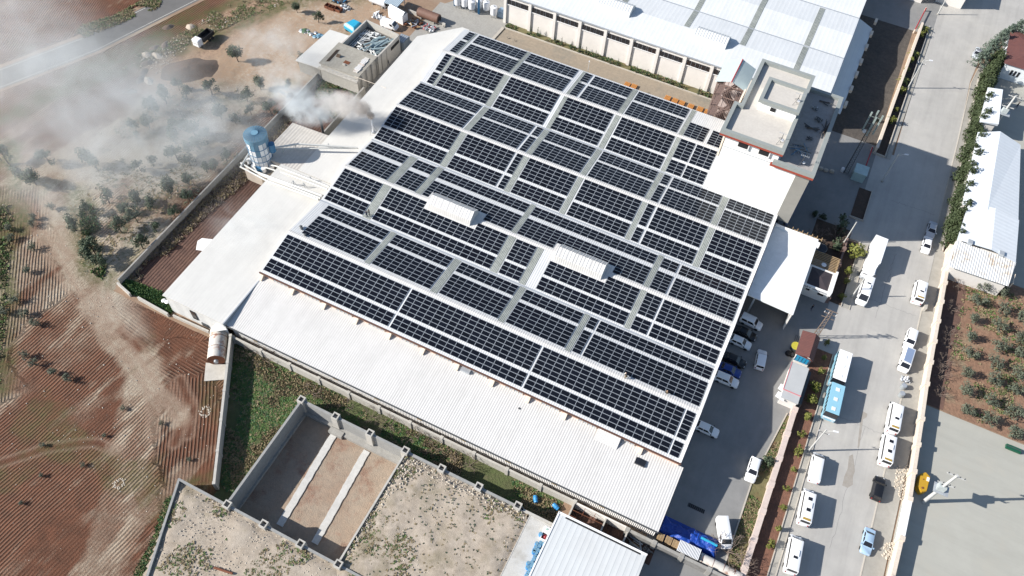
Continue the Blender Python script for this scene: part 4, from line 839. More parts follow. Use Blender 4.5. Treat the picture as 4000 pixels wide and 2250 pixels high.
fill('rubble_ground', [(-34.1, 22.3), (-34.1, 42.5), (-13.4, 42.5), (-11.4, 41.8), (-11.2, 34), (-11.5, 24), (-11.5, 4), (-34.1, 4)], 3.0, 100)
fill('rubble_ground', [(-63.4, 22.3), (-27.0, 22.3), (-27.0, 4), (-57.2, 4)], 2.95, 200)
sheet('loading_pad', [(-11.6, 42.4), (-7.6, 42.4), (-7.6, 20), (-11.6, 20)], 3.02, mat('pad_concrete', (.52, .51, .48), .85, (.44, .43, .40), .3, .7, c3=(.34, .32, .28), s3=.2, dirt=.1))
g = M(); g.box(-13.4, -7.7, 42.42, 42.8, 0, 3.25); g.box(-11.75, -11.6, 20, 42.4, 0, 3.05); o = g.build('pad_edge_wall', m_concl); tag(o, 'crumbling wall along the top of the pale loading pad', 'wall')
# scattered stones and tufts (uncountable)
def in_poly(p, poly): return sdist(np.array([[p[0], p[1]]]), poly)[0]
def scatter_pts(poly, n, seed, dens=None):
    r = np.random.RandomState(seed); pa = np.array([(p[0], p[1]) for p in poly]); a, b = pa.min(0), pa.max(0); Q = r.uniform(a, b, (n*4, 2)); k = sdist(Q, poly) > .1
    Q = Q[k]
    if dens is not None: Q = Q[fbm(Q, dens[0], dens[1], 4) > dens[2]]
    return Q[:n]
def stones(name, lab, poly, n, seed, z, mt, s0=.05, s1=.28, dens=None, zf=None):
    r = random.Random(seed); g = M()
    for x, y in scatter_pts(poly, n, seed, dens):
        s = s0+(s1-s0)*r.random()**3; zz = z+(zf(x, y) if zf else 0); a = [s*r.uniform(.6, 1.2) for _ in range(6)]; th = r.uniform(0, 6.3)
        k = len(g.v); g.v += [(x+a[i]*cos(th+i*pi/2), y+a[i]*sin(th+i*pi/2), zz+s*r.uniform(-.1, .25)) for i in range(4)]+[(x, y, zz+s*.75), (x, y, zz-s*.3)]
        for i in range(4): g.f += [[k+i, k+(i+1) % 4, k+4], [k+(i+1) % 4, k+i, k+5]]; g.m += [0, 0]
    o = g.build(name, mt); tag(o, lab, 'stones', kind='stuff'); return o
def tufts(name, lab, poly, n, seed, z, mts, h=.35, w=.3, dens=None, cat='grass'):
    r = random.Random(seed); g = M()
    for x, y in scatter_pts(poly, n, seed, dens):
        mi = r.randrange(len(mts)); 
        for k in range(5):
            a = r.uniform(0, 6.3); d = r.uniform(.05, w); hh = h*r.uniform(.4, 1.1); bx, by = x+r.gauss(0, w*.4), y+r.gauss(0, w*.4); p2 = (cos(a)*d, sin(a)*d); q = (-sin(a)*.06, cos(a)*.06)
            g.poly([(bx-q[0], by-q[1], z), (bx+q[0], by+q[1], z), (bx+p2[0]+q[0]*2, by+p2[1]+q[1]*2, z+hh), (bx+p2[0]-q[0]*2, by+p2[1]-q[1]*2, z+hh*.9)], mi)
    o = g.build(name, mts); tag(o, lab, cat, kind='stuff'); return o
fA = [(-34.1, 15), (-34.1, 42.4), (-12, 42.4), (-12, 15)]; fB = [(-63.3, 22.2), (-27.5, 22.2), (-27.5, 10), (-59, 10)]
stones('rubble_stones', 'loose pale stones over the rubble ground beside the pit', fA, 2200, 1, 3.0, m_bald, .03, .14)
stones('rubble_stones', 'heap of larger pale stones along the pit divider and back wall', [(-34, 24), (-34, 42.4), (-12, 42.4), (-12, 40.8), (-30, 40.6), (-32.4, 36), (-33.3, 24)], 900, 2, 3.1, m_bald, .06, .27)
stones('rubble_stones', 'loose pale stones on the lower left rubble ground', fB, 2600, 3, 3.0, m_bald, .035, .17)
fieldp = pg([(0, 760), (560, 560), (760, 420), (1180, 320), (640, 960), (470, 1120), (850, 1310), (870, 1480), (860, 1880), (700, 1900), (560, 2250), (0, 2250)])
stones('field_stones', 'white stones scattered over the ploughed field', fieldp, 900, 4, .10, m_rock, .04, .17)
stones('field_stones', 'rocky spoil on the pale ground near the dumper truck', pg([(520, 250), (600, 200), (820, 60), (980, 0), (1150, 0), (760, 160), (560, 350)]), 900, 5, .12, m_bald, .05, .32, dens=(6, 6, .5))
stones('field_stones', 'stones along the pale rocky patch in the smoky field', pg([(330, 560), (700, 330), (1100, 340), (640, 940), (430, 1010), (300, 800)]), 900, 6, .12, m_bald, .04, .24, dens=(9, 8, .52))
stones('street_rubble', 'broken concrete rubble by the lower right wall', pg([(3500, 1820), (3560, 1810), (3560, 1960), (3520, 1960), (3485, 1900)]), 330, 7, .12, m_bald, .08, .3)
stones('street_rubble', 'ring of broken kerb stones near the bottom right wall', pg([(3455, 2120), (3500, 2110), (3505, 2200), (3470, 2200), (3440, 2170)]), 220, 8, .12, m_bald, .08, .3)
gs = [(-72.4, 47.5), (-58.3, 25), (-54.8, 25), (-54.8, 43.2), (-8, 43.2), (-8, 47.5)]
tufts('grass', 'rough green grass between the boundary wall and the basement', gs, 6500, 11, .03, [m_leafg, m_leafg, m_leafg, m_leafw, m_leafd], .15, .34, dens=(6, 21, .47))
tufts('dry_grass', 'dry straw coloured grass between the boundary wall and the basement', gs, 3500, 12, .03, [m_leafd], .3, .3, dens=(6, 33, .5))
tufts('weeds', 'low weeds over the rubble ground beside the pit', fA, 900, 13, 3.0, [m_leafd, m_leafd, m_leafg], .10, .2, dens=(7, 103, .55), cat='weeds')
tufts('weeds', 'tiny dark weed dots on the rubble ground beside the pit', fA, 700, 113, 3.05, [m_pine, m_leafd], .07, .12, cat='weeds')
tufts('weeds', 'green weeds on the lower left rubble ground', fB, 700, 14, 3.0, [m_leafd, m_leafd, m_leafg], .11, .2, dens=(6, 44, .54), cat='weeds')
tufts('weeds', 'weeds along the foot of the ribbon window wall', rect(-70, -16, 151.7, 153.3), 1500, 15, .06, [m_leafg, m_leafw, m_leafd, m_leafd], .3, .35, dens=(3, 4, .47), cat='weeds')
tufts('weeds', 'green bushy weeds at the top of the ploughed plot', [(-98.5, 112.0), (-96, 108), (-88.5, 104), (-87.5, 108), (-88, 114), (-98.5, 114.4)], 1500, 16, .05, [m_leafg, m_leafw, m_leafd], .4, .4, dens=(4, 5, .46), cat='weeds')
tufts('weeds', 'weeds by the low walls of the left yard', [(-99, 47.9), (-87, 47.4), (-86.8, 49.6), (-90, 50.5), (-99, 50)], 1300, 17, .05, [m_leafg, m_leafw], .4, .35, cat='weeds')
tufts('dry_scrub', 'dry brambles along the inner side of the field wall', [(-99.2, 50), (-97, 50), (-96.0, 70), (-93.5, 88), (-92.8, 97), (-96, 104), (-99.2, 108)], 1800, 18, .05, [m_bare, m_leafd], .4, .5, dens=(5, 3, .45), cat='scrub')
tufts('verge_grass', 'green verge along the lower side of the country road', pg([(480, 290), (700, 190), (980, 70), (1200, -10), (900, 0), (640, 175), (380, 275)]), 2600, 19, .06, [m_leafg, m_leafd, m_leafd], .2, .4, dens=(3, 5, .46), cat='verge grass')
tufts('verge_grass', 'bushy verge along the upper side of the country road', pg([(640, -10), (620, 30), (330, 150), (280, 110), (450, 60), (560, 0)]), 1300, 20, .06, [m_leafg, m_leafd, m_leafd], .25, .45, dens=(3, 2, .44), cat='verge grass')
tufts('weeds', 'weeds in the verge beside the yard wall', [(18.9, 42), (21.2, 42), (21.2, 80), (20.8, 80), (18.9, 66)], 1000, 22, .1, [m_leafg, m_leafd, m_leafd], .2, .28, dens=(5, 9, .5), cat='weeds')
tufts('weeds', 'dry weeds between the olive trees', rect(45, 75, 94.5, 128), 2600, 23, .05, [m_leafd, m_leafd, m_leafg], .16, .3, dens=(4, 17, .52), cat='weeds')
tufts('weeds', 'green strip of weeds along the left margin of the field', pg([(0, 800), (50, 800), (30, 1150), (0, 1500), (-60, 1500), (-60, 800)]), 1500, 24, .06, [m_leafg, m_leafd], .35, .4, dens=(5, 2, .48), cat='weeds')
tufts('weeds', 'weed patch between the field tracks', pg([(300, 780), (350, 760), (400, 940), (430, 1000), (400, 1090), (350, 1060)]), 1500, 25, .06, [m_leafg, m_leafw, m_leafd], .4, .4, dens=(4, 7, .5), cat='weeds')
tufts('weeds', 'weeds outside the wall at the lower left corner', pg([(745, 1890), (690, 1960), (640, 2120), (560, 2250), (520, 2250), (600, 2100), (650, 1950)]), 800, 26, .05, [m_leafw, m_leafg, m_leafd], .25, .35, cat='weeds')
tufts('low_scrub', 'low grey green scrub on the pale rocky ground of the smoky field', pg([(260, 820), (330, 560), (620, 380), (1180, 330), (1000, 560), (700, 880), (520, 1040), (430, 1130), (330, 1060)]), 1000, 27, .10, [mat('grey_green_scrub', (.17, .18, .12), .9, (.12, .13, .08), .5), m_leafd, m_leafd], .12, .4, dens=(7, 19, .56), cat='scrub')
# ------------------------------------------------------------------ bottom shed, cages, drums
bs = thing('bottom_shed', 'white standing seam shed roof at the bottom edge of the picture', 'shed', (0, 35, 0))
g = M(); g.prism([(-7.6, 15), (6.9, 15), (6.9, 44.4), (-7.6, 44.4)], 3.9, 4.1); g.build('roof', m_roofc, bs)
g = M(); g.box(-7.4, 6.7, 15, 44.1, 0, 3.9); g.build('wall', m_wwall, bs)
g = M(); g.box(-7.7, 6.95, 44.4, 44.65, 3.8, 4.2); g.box(-7.85, -7.6, 15, 44.65, 3.95, 4.2); g.build('edge_flashing', m_white, bs)
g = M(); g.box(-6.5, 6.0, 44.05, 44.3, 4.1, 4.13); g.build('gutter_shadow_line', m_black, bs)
cg = thing('open_pens', 'roofless concrete pens with timber grid between the two sheds', 'pens', (-1.5, 46.5, 0))
g = M(); g.box(-6.4, 3.2, 47.75, 48.0, 0, 2.1); g.build('back_wall', m_wwall, cg)
for x in (-6.3, -.8, 3.0): g = M(); g.box(x-.12, x+.12, 44.9, 47.75, 0, 2.05); g.build('side_wall', m_concl, cg)
for y in (45.6, 46.6): g = M(); g.tube([(-6.2, y, 2.0), (-.9, y, 2.0)], .04); g.build('bar', m_rust, cg)
for x in (-4.4, -2.6): g = M(); g.tube([(x, 44.9, 2.02), (x, 47.7, 2.02)], .04); g.build('bar', m_rust, cg)
sheet('pen_floor', rect(-6.2, 8, 44.6, 47.8), .06, m_soild)
planks('scrap_timber', 'grey beams thrown between the pens and the pallets', 'beams', (5.0, 46.3), 12, 2.6, 21, [m_conc, m_wood, m_steel], 1.4, .12, .1, ang=-.5)
planks('scrap_heap', 'dark scrap pile by the end of the bluish wall', 'scrap heap', (7.0, 46.6), 14, 1.0, 22, [m_concd, m_dsteel], .6, .1, .1)
def drum(name, lab, x, y, z0, grp, lying=None, mt=m_drum, rd=.31, h=.92):
    t = thing(name, lab, 'drum', (x, y, z0), grp); g = M()
    if lying is None: g.tube([(x, y, z0), (x, y, z0+h*.33), (x, y, z0+h*.36), (x, y, z0+h*.66), (x, y, z0+h*.69), (x, y, z0+h)], [rd*.93, rd, rd*1.05, rd*1.05, rd, rd*.93], 14)
    else:
        d = Vector((cos(lying), sin(lying), 0)); c = Vector((x, y, z0+rd)); g.tube([c-d*h/2, c-d*h*.2, c-d*h*.18, c+d*h*.18, c+d*h*.2, c+d*h/2], [rd*.93, rd, rd*1.06, rd*1.06, rd, rd*.93], 14)
    g.build('drum_body', mt, t, smooth=True)
    if lying is None:
        g = M(); g.tube([(x, y, z0+h), (x, y, z0+h+.03)], [rd*.86, rd*.84], 14); g.build('drum_lid', m_blul, t)
    return t
CL = 'blue plastic drum in the cluster along the left edge of the standing seam shed'
for u, v in ((325, 830), (400, 815), (445, 845), (308, 895), (375, 880), (278, 950), (345, 950), (268, 985), (390, 980), (315, 1010), (290, 1075), (332, 1095), (265, 1135), (230, 1190), (165, 1200), (150, 1275), (215, 1258), (270, 1235), (187, 1325), (158, 1385), (130, 1435)):
    p = R('H', u, v, 3.9); drum('plastic_drum', CL, p.x, p.y, 3.02, 'blue drums clustered by the bottom shed')
p = R('H', 398, 650, 3.9); drum('plastic_drum', 'single blue drum standing apart beside the white tank with red rags', p.x, p.y, 3.02, 'blue drums clustered by the bottom shed')
p = R('L3', 178, 872, .3); drum('plastic_drum', 'left of two blue drums lying on the grass', p.x, p.y, .08, None, -1.0, rd=.36, h=1.15)
p = R('L3', 330, 927, .3); drum('plastic_drum', 'right of two blue drums lying on the grass', p.x, p.y, .08, None, -.35, rd=.36, h=1.15)
p = R('H', 525, 590, 3.6); t = thing('plastic_tank', 'white square plastic tank with a round lid on the loading pad', 'tank', (p.x, p.y, 3)); g = M(); g.box(p.x-.7, p.x+.7, p.y-.5, p.y+.5, 3.02, 4.0); g.build('tank_body', m_white, t, bevel=.12); g = M(); g.cyl((p.x-.1, p.y), .18, 4.0, 4.06); g.build('lid', mat('pale_green_lid', (.35, .5, .42)), t)
p = R('H', 475, 710, 3.6); t = thing('open_tub', 'open white tub with red rags on the loading pad', 'tub', (p.x, p.y, 3)); g = M()
for a in ((p.x-.6, p.x-.5, p.y-.6, p.y+.6), (p.x+.5, p.x+.6, p.y-.6, p.y+.6), (p.x-.5, p.x+.5, p.y-.6, p.y-.5), (p.x-.5, p.x+.5, p.y+.5, p.y+.6)): g.box(*a, 3.02, 3.9)
g.build('tub_wall', m_white, t); g = M(); g.tube([(p.x, p.y, 3.1), (p.x, p.y, 3.5), (p.x+.1, p.y, 3.65)], [.45, .4, .15], 9); g.build('rag', m_redp, t)
# pallets, container, rusty tank, tarp pile
def pallets(lab, x, y, n):
    t = thing('pallet_stack', lab, 'pallets', (x, y, 0))
    for k in range(n):
        g = M(); z = .03+k*.15
        for j in range(7): g.box(x-.5, x+.5, y-.6+j*.175, y-.6+j*.175+.11, z+.10, z+.125)
        for j in (-.45, 0, .45): g.box(x+j-.05, x+j+.05, y-.6, y+.6, z, z+.099)
        g.build('pallet', m_wood, t)
pallets('wooden pallet stack nearest the ribbed shed corner', 8.05, 49.3, 7); pallets('wooden pallet stack in the middle of the row', 9.35, 49.25, 9); pallets('wooden pallet stack next to the corrugated container', 10.5, 49.2, 9)
t = thing('corrugated_container', 'white corrugated box roof between the pallets and the rusty tank', 'container', (12.6, 48.8, 0)); g = M(); g.box(11.0, 14.3, 48.1, 49.7, 0, 2.1); g.build('side', m_clad, t); g = M(); g.box(10.9, 14.4, 48.0, 49.8, 2.1, 2.25); g.build('roof', mat('container_roof', (.60, .61, .62), .6, (.54, .55, .56), 1, stripe=('X', .22, .03, (.40, .42, .44), .5)), t)
t = thing('rusty_tank', 'long rust stained cylindrical tank lying by the bluish wall', 'tank', (18, 49, 0)); g = M(); g.tube([(14.5, 49.0, 1.0), (14.7, 49, 1.0), (21.3, 48.8, 1.0), (21.5, 48.8, 1.0)], [.6, .85, .85, .6], 20); g.build('tank_shell', m_tankr, t, smooth=True)
for x in (15, 16.7, 18.4, 20.1): g = M(); g.tube([(x, 48.95, 1.0), (x+.06, 48.95, 1.0)], .88, 20); g.build('band', m_rust, t)
for x in (15.5, 20.4): g = M(); g.box(x-.15, x+.15, 48.3, 49.6, 0, .45); g.build('support', m_conc, t)
tp = thing('tarpaulin_pile', 'crumpled royal blue tarpaulin covering a long heap at the yard end', 'tarpaulin', (12, 51.5, 0))
gx = np.linspace(7.2, 16.9, 90); gy = np.linspace(49.9, 53.3, 34); g = M(); ids = {}
Q = np.array([(x, y) for x in gx for y in gy]); f1 = fbm(Q, 1.4, 301, 4); f2 = fbm(Q*np.array([.5, 1.6]), .9, 305, 3)
for i, (x, y) in enumerate(Q):
    top = 52.9+.25*sin(x*1.1)+.2*sin(x*2.7); 
    if x > 13.5: top -= .05
    e = min((y-50.05)/.5, (top-y)/.55, (x-7.25)/.4, (16.75-x)/.35); e = max(0, min(1, e)); z = .06+e**.6*(1.0+.55*(f1[i]-.5)*2+.25*(f2[i]-.5)*2+(.35 if x > 13.3 else 0))
    g.v.append((x, y, z))
for i in range(len(gx)-1):
    for j in range(len(gy)-1): a = i*len(gy)+j; g.f.append([a, a+len(gy), a+len(gy)+1, a+1]); g.m.append(0)
g.build('tarpaulin', m_tarp, tp, smooth=True)
g = M(); a, b = R('E', 1400, 830, 1.5), R('E', 1660, 960, 1.5); g.tube([(a.x, a.y, 1.62), (b.x, b.y, 1.55)], .22, 10); g.build('tarpaulin_fold', m_tarpc, tp, smooth=True)
p = R('L3', 1390, 937, .02); t = thing('drain_grate', 'long dark drain grate in the shaded yard near the tarpaulin', 'grate', (p.x, p.y, 0)); g = M(); g.box(p.x-1.4, p.x+1.4, p.y-.35, p.y+.35, .03, .06); g.build('grate_plate', m_black, t)
for k in range(9): g = M(); g.box(p.x-1.3+k*.3, p.x-1.22+k*.3, p.y-.33, p.y+.33, .061, .075); g.build('bar', m_dsteel, t)
# ------------------------------------------------------------------ white tank vessel by the field corner
tk = thing('storage_vessel', 'big white vessel with a rusty end lying on a concrete slab by the field', 'tank', (-75.5, 45, 0))
a = R('D', 505, 470, 1.4); b = R('D', 468, 830, 1.4); d_ = (b-a).normalized(); a.z = b.z = 1.5
g = M(); g.tube([a-d_*.4, a, b], [1.0, 1.55, 1.55], 28); g.build('vessel_shell', m_tankr, tk, smooth=True)
for s_ in (.25, .62): c_ = a.lerp(b, s_); g = M(); g.tube([c_, c_+d_*.08], 1.59, 28); g.build('weld_band', m_rust, tk)
g = M(); g.tube([b, b+d_*.05], 1.5, 28); e_ = g.build('rusty_end', m_rust, tk); g = M(); g.tube([b+d_*.05, b+d_*.5], .38, 14); g.build('nozzle', m_steel, e_)
g = M(); g.prism([R('D', 335, 860, .2)[:2], R('D', 600, 880, .2)[:2], R('D', 598, 1068, .2)[:2], R('D', 313, 1090, .2)[:2]], .0, .22); o = g.build('concrete_slab', mat('slab_concrete', (.50, .48, .44), .9, (.42, .39, .34), .6, dirt=.2)); tag(o, 'pale concrete slab below the rusty end of the big vessel', 'slab')
g = M(); p = R('D', 480, 420, 3.3); g.prism([R('D', 400, 430, 3.2)[:2], R('D', 455, 378, 3.2)[:2], R('D', 600, 395, 3.2)[:2], R('D', 610, 445, 3.2)[:2], R('D', 480, 460, 3.2)[:2]], 3.15, 3.25); t = g.build('loose_sheet', m_white); tag(t, 'loose white metal sheet lying over the top of the big vessel', 'metal sheet')
# ------------------------------------------------------------------ dust collector (blue and white silo) with ducts
sx, sy = -92.3, 84.3
si = thing('dust_collector', 'tall blue and white round dust collector on a concrete base', 'silo', (sx, sy, 0))
g = M(); g.box(sx-2.4, sx+1.6, sy-3.2, sy+2.4, 0, 3.2); g.build('base', m_cream, si)
g = M(); g.tube([(sx, sy, 3.0), (sx, sy, 3.2)], 3.3, 24); g.build('base_slab', m_conc, si)
z0, z1, rd = 3.2, 10.3, 2.2; n = 16
for k in range(n):
    a0, a1 = 2*pi*k/n+.02, 2*pi*(k+1)/n-.02
    for j in range(4):
        za = z0+.7+(z1-z0-.7)*j/4; zb = z0+.7+(z1-z0-.7)*(j+1)/4-.10; g = M()
        g.poly([(sx+rd*cos(a0), sy+rd*sin(a0), za), (sx+rd*cos(a1), sy+rd*sin(a1), za), (sx+rd*cos(a1), sy+rd*sin(a1), zb), (sx+rd*cos(a0), sy+rd*sin(a0), zb)])
        g.build('wall_panel', m_blul if (j == 2 and k % 3 == 1) or (j == 3 and k % 4 < 2) else m_white if (k+j) % 3 else mat('grey_white_panel', (.55, .58, .60), .5), si)
g = M(); g.tube([(sx, sy, z0), (sx, sy, z1)], rd-.05, 24); g.build('shell', m_blue, si)
for k in range(16):
    a = 2*pi*k/16; g = M(); g.tube([(sx+(rd+.03)*cos(a), sy+(rd+.03)*sin(a), z0), (sx+(rd+.03)*cos(a), sy+(rd+.03)*sin(a), z1)], .035, 6); g.build('rib', m_blue, si)
for j in range(4): zz = z0+.7+(z1-z0-.7)*j/4-.05; g = M(); g.tube([(sx, sy, zz-.06), (sx, sy, zz+.06)], rd+.06, 24); g.build('hoop', m_blue, si)
g = M(); g.tube([(sx, sy, z1), (sx, sy, z1+1.1)], rd+.13, 28); g.build('head_ring', m_blul, si)
g = M(); g.tube([(sx, sy, z1+1.1), (sx, sy, z1+1.4)], [rd+.1, .75], 28); tp_ = g.build('top_cone', mat('weathered_blue_top', (.10, .17, .22), .6, (.14, .23, .29), 1.5, dirt=.3), si)
g = M(); g.cyl((sx, sy), .7, z1+1.38, z1+1.5, 20); g.build('top_disc', m_blul, tp_)
for k in range(24):
    a = 2*pi*k/24; g = M(); g.tube([(sx+.72*cos(a), sy+.72*sin(a), z1+1.44), (sx+(rd+.05)*cos(a), sy+(rd+.05)*sin(a), z1+1.16)], .03, 5); g.build('seam', m_blue, tp_)
g = M(); g.tube([(sx+2.5, sy+1.0, 7.0), (sx+2.5, sy+1.0, 9.0)], [.7, .7], 12); g.build('side_cyclone', m_blue, si, smooth=True)
g = M(); g.tube([(sx-2.4, sy-.2, 5), (sx-2.4, sy-.2, 8)], [.35, .5], 12); g.build('side_duct', m_drum, si, smooth=True)
g = M(); g.tube([(sx-.5, sy-2.4, 3.9), (sx+1.7, sy-2.0, 3.9)], .5, 14); g.build('blower', m_blue, si, smooth=True)
for a in ((sx-.5, sy-2.4), (sx+1.7, sy-2.0), (sx-2.3, sy-1.4), (sx+2.6, sy-.6)): g = M(); g.tube([(a[0], a[1], 3.5), (a[0], a[1], 4.4)], .5, 12); g.build('fan_housing', m_white, si, smooth=True)
dl = [([(sx-.3, sy-2.5, 4.3), (sx+2, sy-4.2, 5.4), R('W', 865, 880, 7.0)], .22), ([(sx-2.2, sy-1.6, 4.4), (sx-2.6, sy-3.4, 5), R('W', 300, 690, 5.3), R('W', 850, 905, 6.9)], .2),
      ([(sx-2.8, sy-.5, 5), R('W', 95, 608, 5.3), R('W', 345, 740, 5.6), R('W', 830, 915, 6.8)], .2), ([(sx+2.6, sy-.8, 4.6), R('W', 430, 600, 5.6), R('W', 930, 795, 7.0)], .17), ([(sx+2.0, sy-1.8, 4.6), R('W', 560, 685, 5.8), R('W', 915, 820, 7.0)], .17),
      ([(sx+2.0, sy+.5, 7.8), R('W', 640, 392, 7.8), R('W', 1200, 425, 7.2)], .2), ([R('W', 490, 475, 5.2), R('W', 497, 440, 6.4), R('W', 510, 435, 6.6), R('W', 1205, 432, 7.0)], .14)]
for pts_, r_ in dl: g = M(); g.tube(pts_, r_, 10); g.build('duct', mat('duct_white', (.60, .60, .57), .5, (.52, .52, .49), 1, dirt=.15), si, smooth=True)
for r, u, v in (('W', 700, 800), ('W', 600, 780), ('W', 760, 740), ('W', 620, 440), ('W', 930, 430)):
    p = R(r, u, v, 5.55); g = M(); g.tube([p, p+Vector((0, 0, 1.3))], .06, 6); g.tube([p+Vector((-.8, 0, 0)), p+Vector((0, 0, 1.3)), p+Vector((.8, 0, 0))], .04, 5); g.build('duct_trestle', m_steel, si)
# chimneys
def chimney(lab, p, h, r, mt, cap, lean=None):
    t = thing('chimney', lab, 'chimney', p); g = M(); top = p+Vector((0, 0, h)); g.tube([p, p+Vector((0, 0, h*.5)), top], [r, r, r], 14); g.build('flue', mt, t, smooth=True)
    g = M(); g.tube([top-Vector((0, 0, .6)), top+Vector((0, 0, .12))], r*1.5, 14); g.build('flue_cap', cap, t, smooth=True); g = M(); g.tube([p-Vector((0, 0, .1)), p+Vector((0, 0, .35))], r*2, 14); g.build('collar', m_steel, t)
    for k in range(3):
        a = k*2.1+.4; g = M(); g.tube([p+Vector((2.2*cos(a)*.5, 2.2*sin(a)*.5, .02)), p+Vector((0, 0, h*.55))], .025, 5); g.build('guy_wire', m_dsteel, t)
    return top
pb = R('r2', 576, 1003, 1.0); pb.z = 0; topb = chimney('black chimney flue with pale smoke behind the old annex', Vector((-86.4, 97.3, 0)), 7.6, .26, m_dsteel, m_dsteel)
pw = R('r2', 885, 1000, 5.6); topw = chimney('slim white chimney with a black top and brown smoke on the annex roof', pw, 4.6, .2, m_lamp, m_dsteel)
# ------------------------------------------------------------------ concrete store with pipe heap
cs = thing('concrete_store', 'grey concrete block store with a roofless yard full of pipes', 'store building', (-93, 122, 0))
g = M(); g.box(-98.0, -88.2, 114.1, 122.0, 0, 5.0); g.build('block', m_concl, cs)
g = M(); g.box(-98.3, -88.0, 113.9, 122.1, 5.0, 5.15); g.build('roof', mat('store_roof', (.36, .34, .29), .9, (.28, .26, .22), .5, dirt=.25), cs)
for i, (a, b) in enumerate((((-97.6, 122.1), (-97.2, 132.2)), ((-97.2, 132.2), (-87.8, 131.2)), ((-87.8, 131.2), (-88.1, 122.1)))):
    g = M(); g.seg(a, b, .35, 0, 5.0); g.build(['left_wall', 'rear_wall', 'lane_wall'][i], m_concl, cs)
g = M(); g.prism([(-97.5, 122.0), (-88.0, 122.0), (-87.9, 131.2), (-97.2, 132.0)], 3.2, 3.3); g.build('yard_floor', mat('store_floor', (.16, .15, .14), .9, (.10, .10, .095), .6, dirt=.3), cs)
for k in range(8): y = 115+k*2.1; g = M(); g.box(-88.0, -87.75, y-.12, y+.12, 0, 4.8); g.build('wall_rib', m_conc, cs)
g = M(); g.box(-87.72, -87.6, 127.4, 130.8, 3.2, 4.0); g.build('window', m_black, cs)
g = M(); g.box(-98.3, -88.0, 113.2, 113.9, 3.9, 4.3); g.box(-98.1, -88.3, 113.85, 114.1, 0, 3.9); g.build('ledge', m_concl, cs)
for k in range(7): g = M(); g.tube([(-95.5+k*1.15, 113.3, 4.3), (-95.5+k*1.15, 113.3, 5.1)], .03, 5); g.build('rail_post', m_steel, cs)
g = M(); g.tube([(-95.5, 113.3, 5.1), (-88.6, 113.3, 5.1)], .03, 5); g.build('hand_rail', m_steel, cs)
g = M(); g.tube([(-88.9, 113.9, 5.1), (-80.5, 113.5, 5.65)], .05, 6); g.build('cable_pipe', m_cream, cs)
rr = random.Random(5); ph_ = thing('pipe_heap', 'jumbled heap of grey and white pipes in the roofless yard of the concrete store', 'pipe heap', (-92, 126, 3.3))
m_pg = mat('grey_green_pipe', (.30, .38, .40), .5, (.24, .31, .33), 1); m_pw = mat('white_pipe', (.62, .63, .62), .5, (.52, .53, .52), 1)
for i in range(78):
    g = M(); big = i < 24
    x = rr.uniform(-92.5, -88.8) if big else rr.uniform(-96.2, -89); y = rr.uniform(123.8, 128.5) if big else rr.uniform(123.0, 130.5)
    a = rr.gauss(1.0, .18) if big else rr.gauss(-.25 if y < 126 else .5, .6); L = rr.uniform(2.6, 4.6) if big else rr.uniform(.9, 3.2); r_ = rr.uniform(.13, .22) if big else rr.uniform(.07, .18); z_ = 3.5+rr.uniform(0, .5)+(.6 if big else 0)*rr.random()
    dx, dy = cos(a)*L/2, sin(a)*L/2; xa, xb = max(-96.9, min(-88.3, x-dx)), max(-96.9, min(-88.3, x+dx)); ya, yb = max(122.4, min(131, y-dy)), max(122.4, min(131, y+dy))
    g.tube([(xa, ya, z_), (xb, yb, z_+rr.uniform(-.1, .35))], r_, 8); g.build('pipe', m_pg if big else m_pw, ph_, smooth=True)
for k in range(3): g = M(); g.tube([(-96.8+k*.5, 123.5, 3.6), (-96.3+k*.55, 130.3, 4.0)], .07, 6); g.build('pipe', m_pw, ph_)
la = thing('low_annex', 'smooth pale flat roof left of the concrete store', 'annex', (-101, 120, 0)); g = M(); g.prism([(-104.7, 113.6), (-98.35, 113.9), (-98.4, 126.9), (-104.0, 126.6)], 3.3, 3.5); g.build('roof', m_roofb, la); g = M(); g.box(-104.3, -98.4, 114.0, 126.4, 0, 3.3); g.build('wall', m_conc, la)
for k, (u, v) in enumerate(((555, 710), (660, 785), (625, 815))):
    p = R('F', u, v, 5.2); t = thing('roof_clutter', ['bundle of brown sticks on the concrete store roof', 'square of rusty rods on the concrete store roof', 'small pale block beside the rusty rods'][k], ['stick bundle', 'rod mat', 'block'][k], (p.x, p.y, 5.15))
    if k == 0:
        for j in range(9): a = rr.uniform(-.3, .3); g = M(); g.tube([(p.x-.5*cos(a), p.y-.3+j*.07, 5.2+.05*j), (p.x+.5*cos(a), p.y-.3+j*.07, 5.3+.05*j)], .05, 5); g.build('stick', m_trunk, t)
    elif k == 1:
        for j in range(8): g = M(); g.box(p.x-.7, p.x+.7, p.y-.45+j*.12, p.y-.4+j*.12, 5.16, 5.24); g.build('rod', m_rust, t)
    else: g = M(); g.box(p.x-.4, p.x+.4, p.y-.2, p.y+.2, 5.15, 5.35); g.box(p.x-.2, p.x+.25, p.y-.1, p.y+.15, 5.35, 5.45); g.build('slab', m_concl, t)
t = thing('sheet_stack', 'line of white corrugated sheets stacked along the edge of the concrete store roof', 'sheets', (-89, 117, 5.15))
for j in range(7):
    p = Vector(R('F', 905, 740, 5.3)).lerp(R('F', 775, 890, 5.3), j/6); g = M(); g.obox(p, (1, 0), .9, 1.1+.3*(j % 2), 5.16, 5.3+.04*(j % 3)); g.build('corrugated_sheet', m_roofs if j % 3 else m_tankr, t)
t = thing('pipe_row', 'row of thin brown rods along the left edge of the concrete store roof', 'rods', (-97, 118, 5.15))
for j in range(5): a, b = R('F', 400+j*9, 770, 5.2), R('F', 530+j*9, 625, 5.2); g = M(); g.tube([a, b], .05, 5); g.build('rod', m_trunk, t)
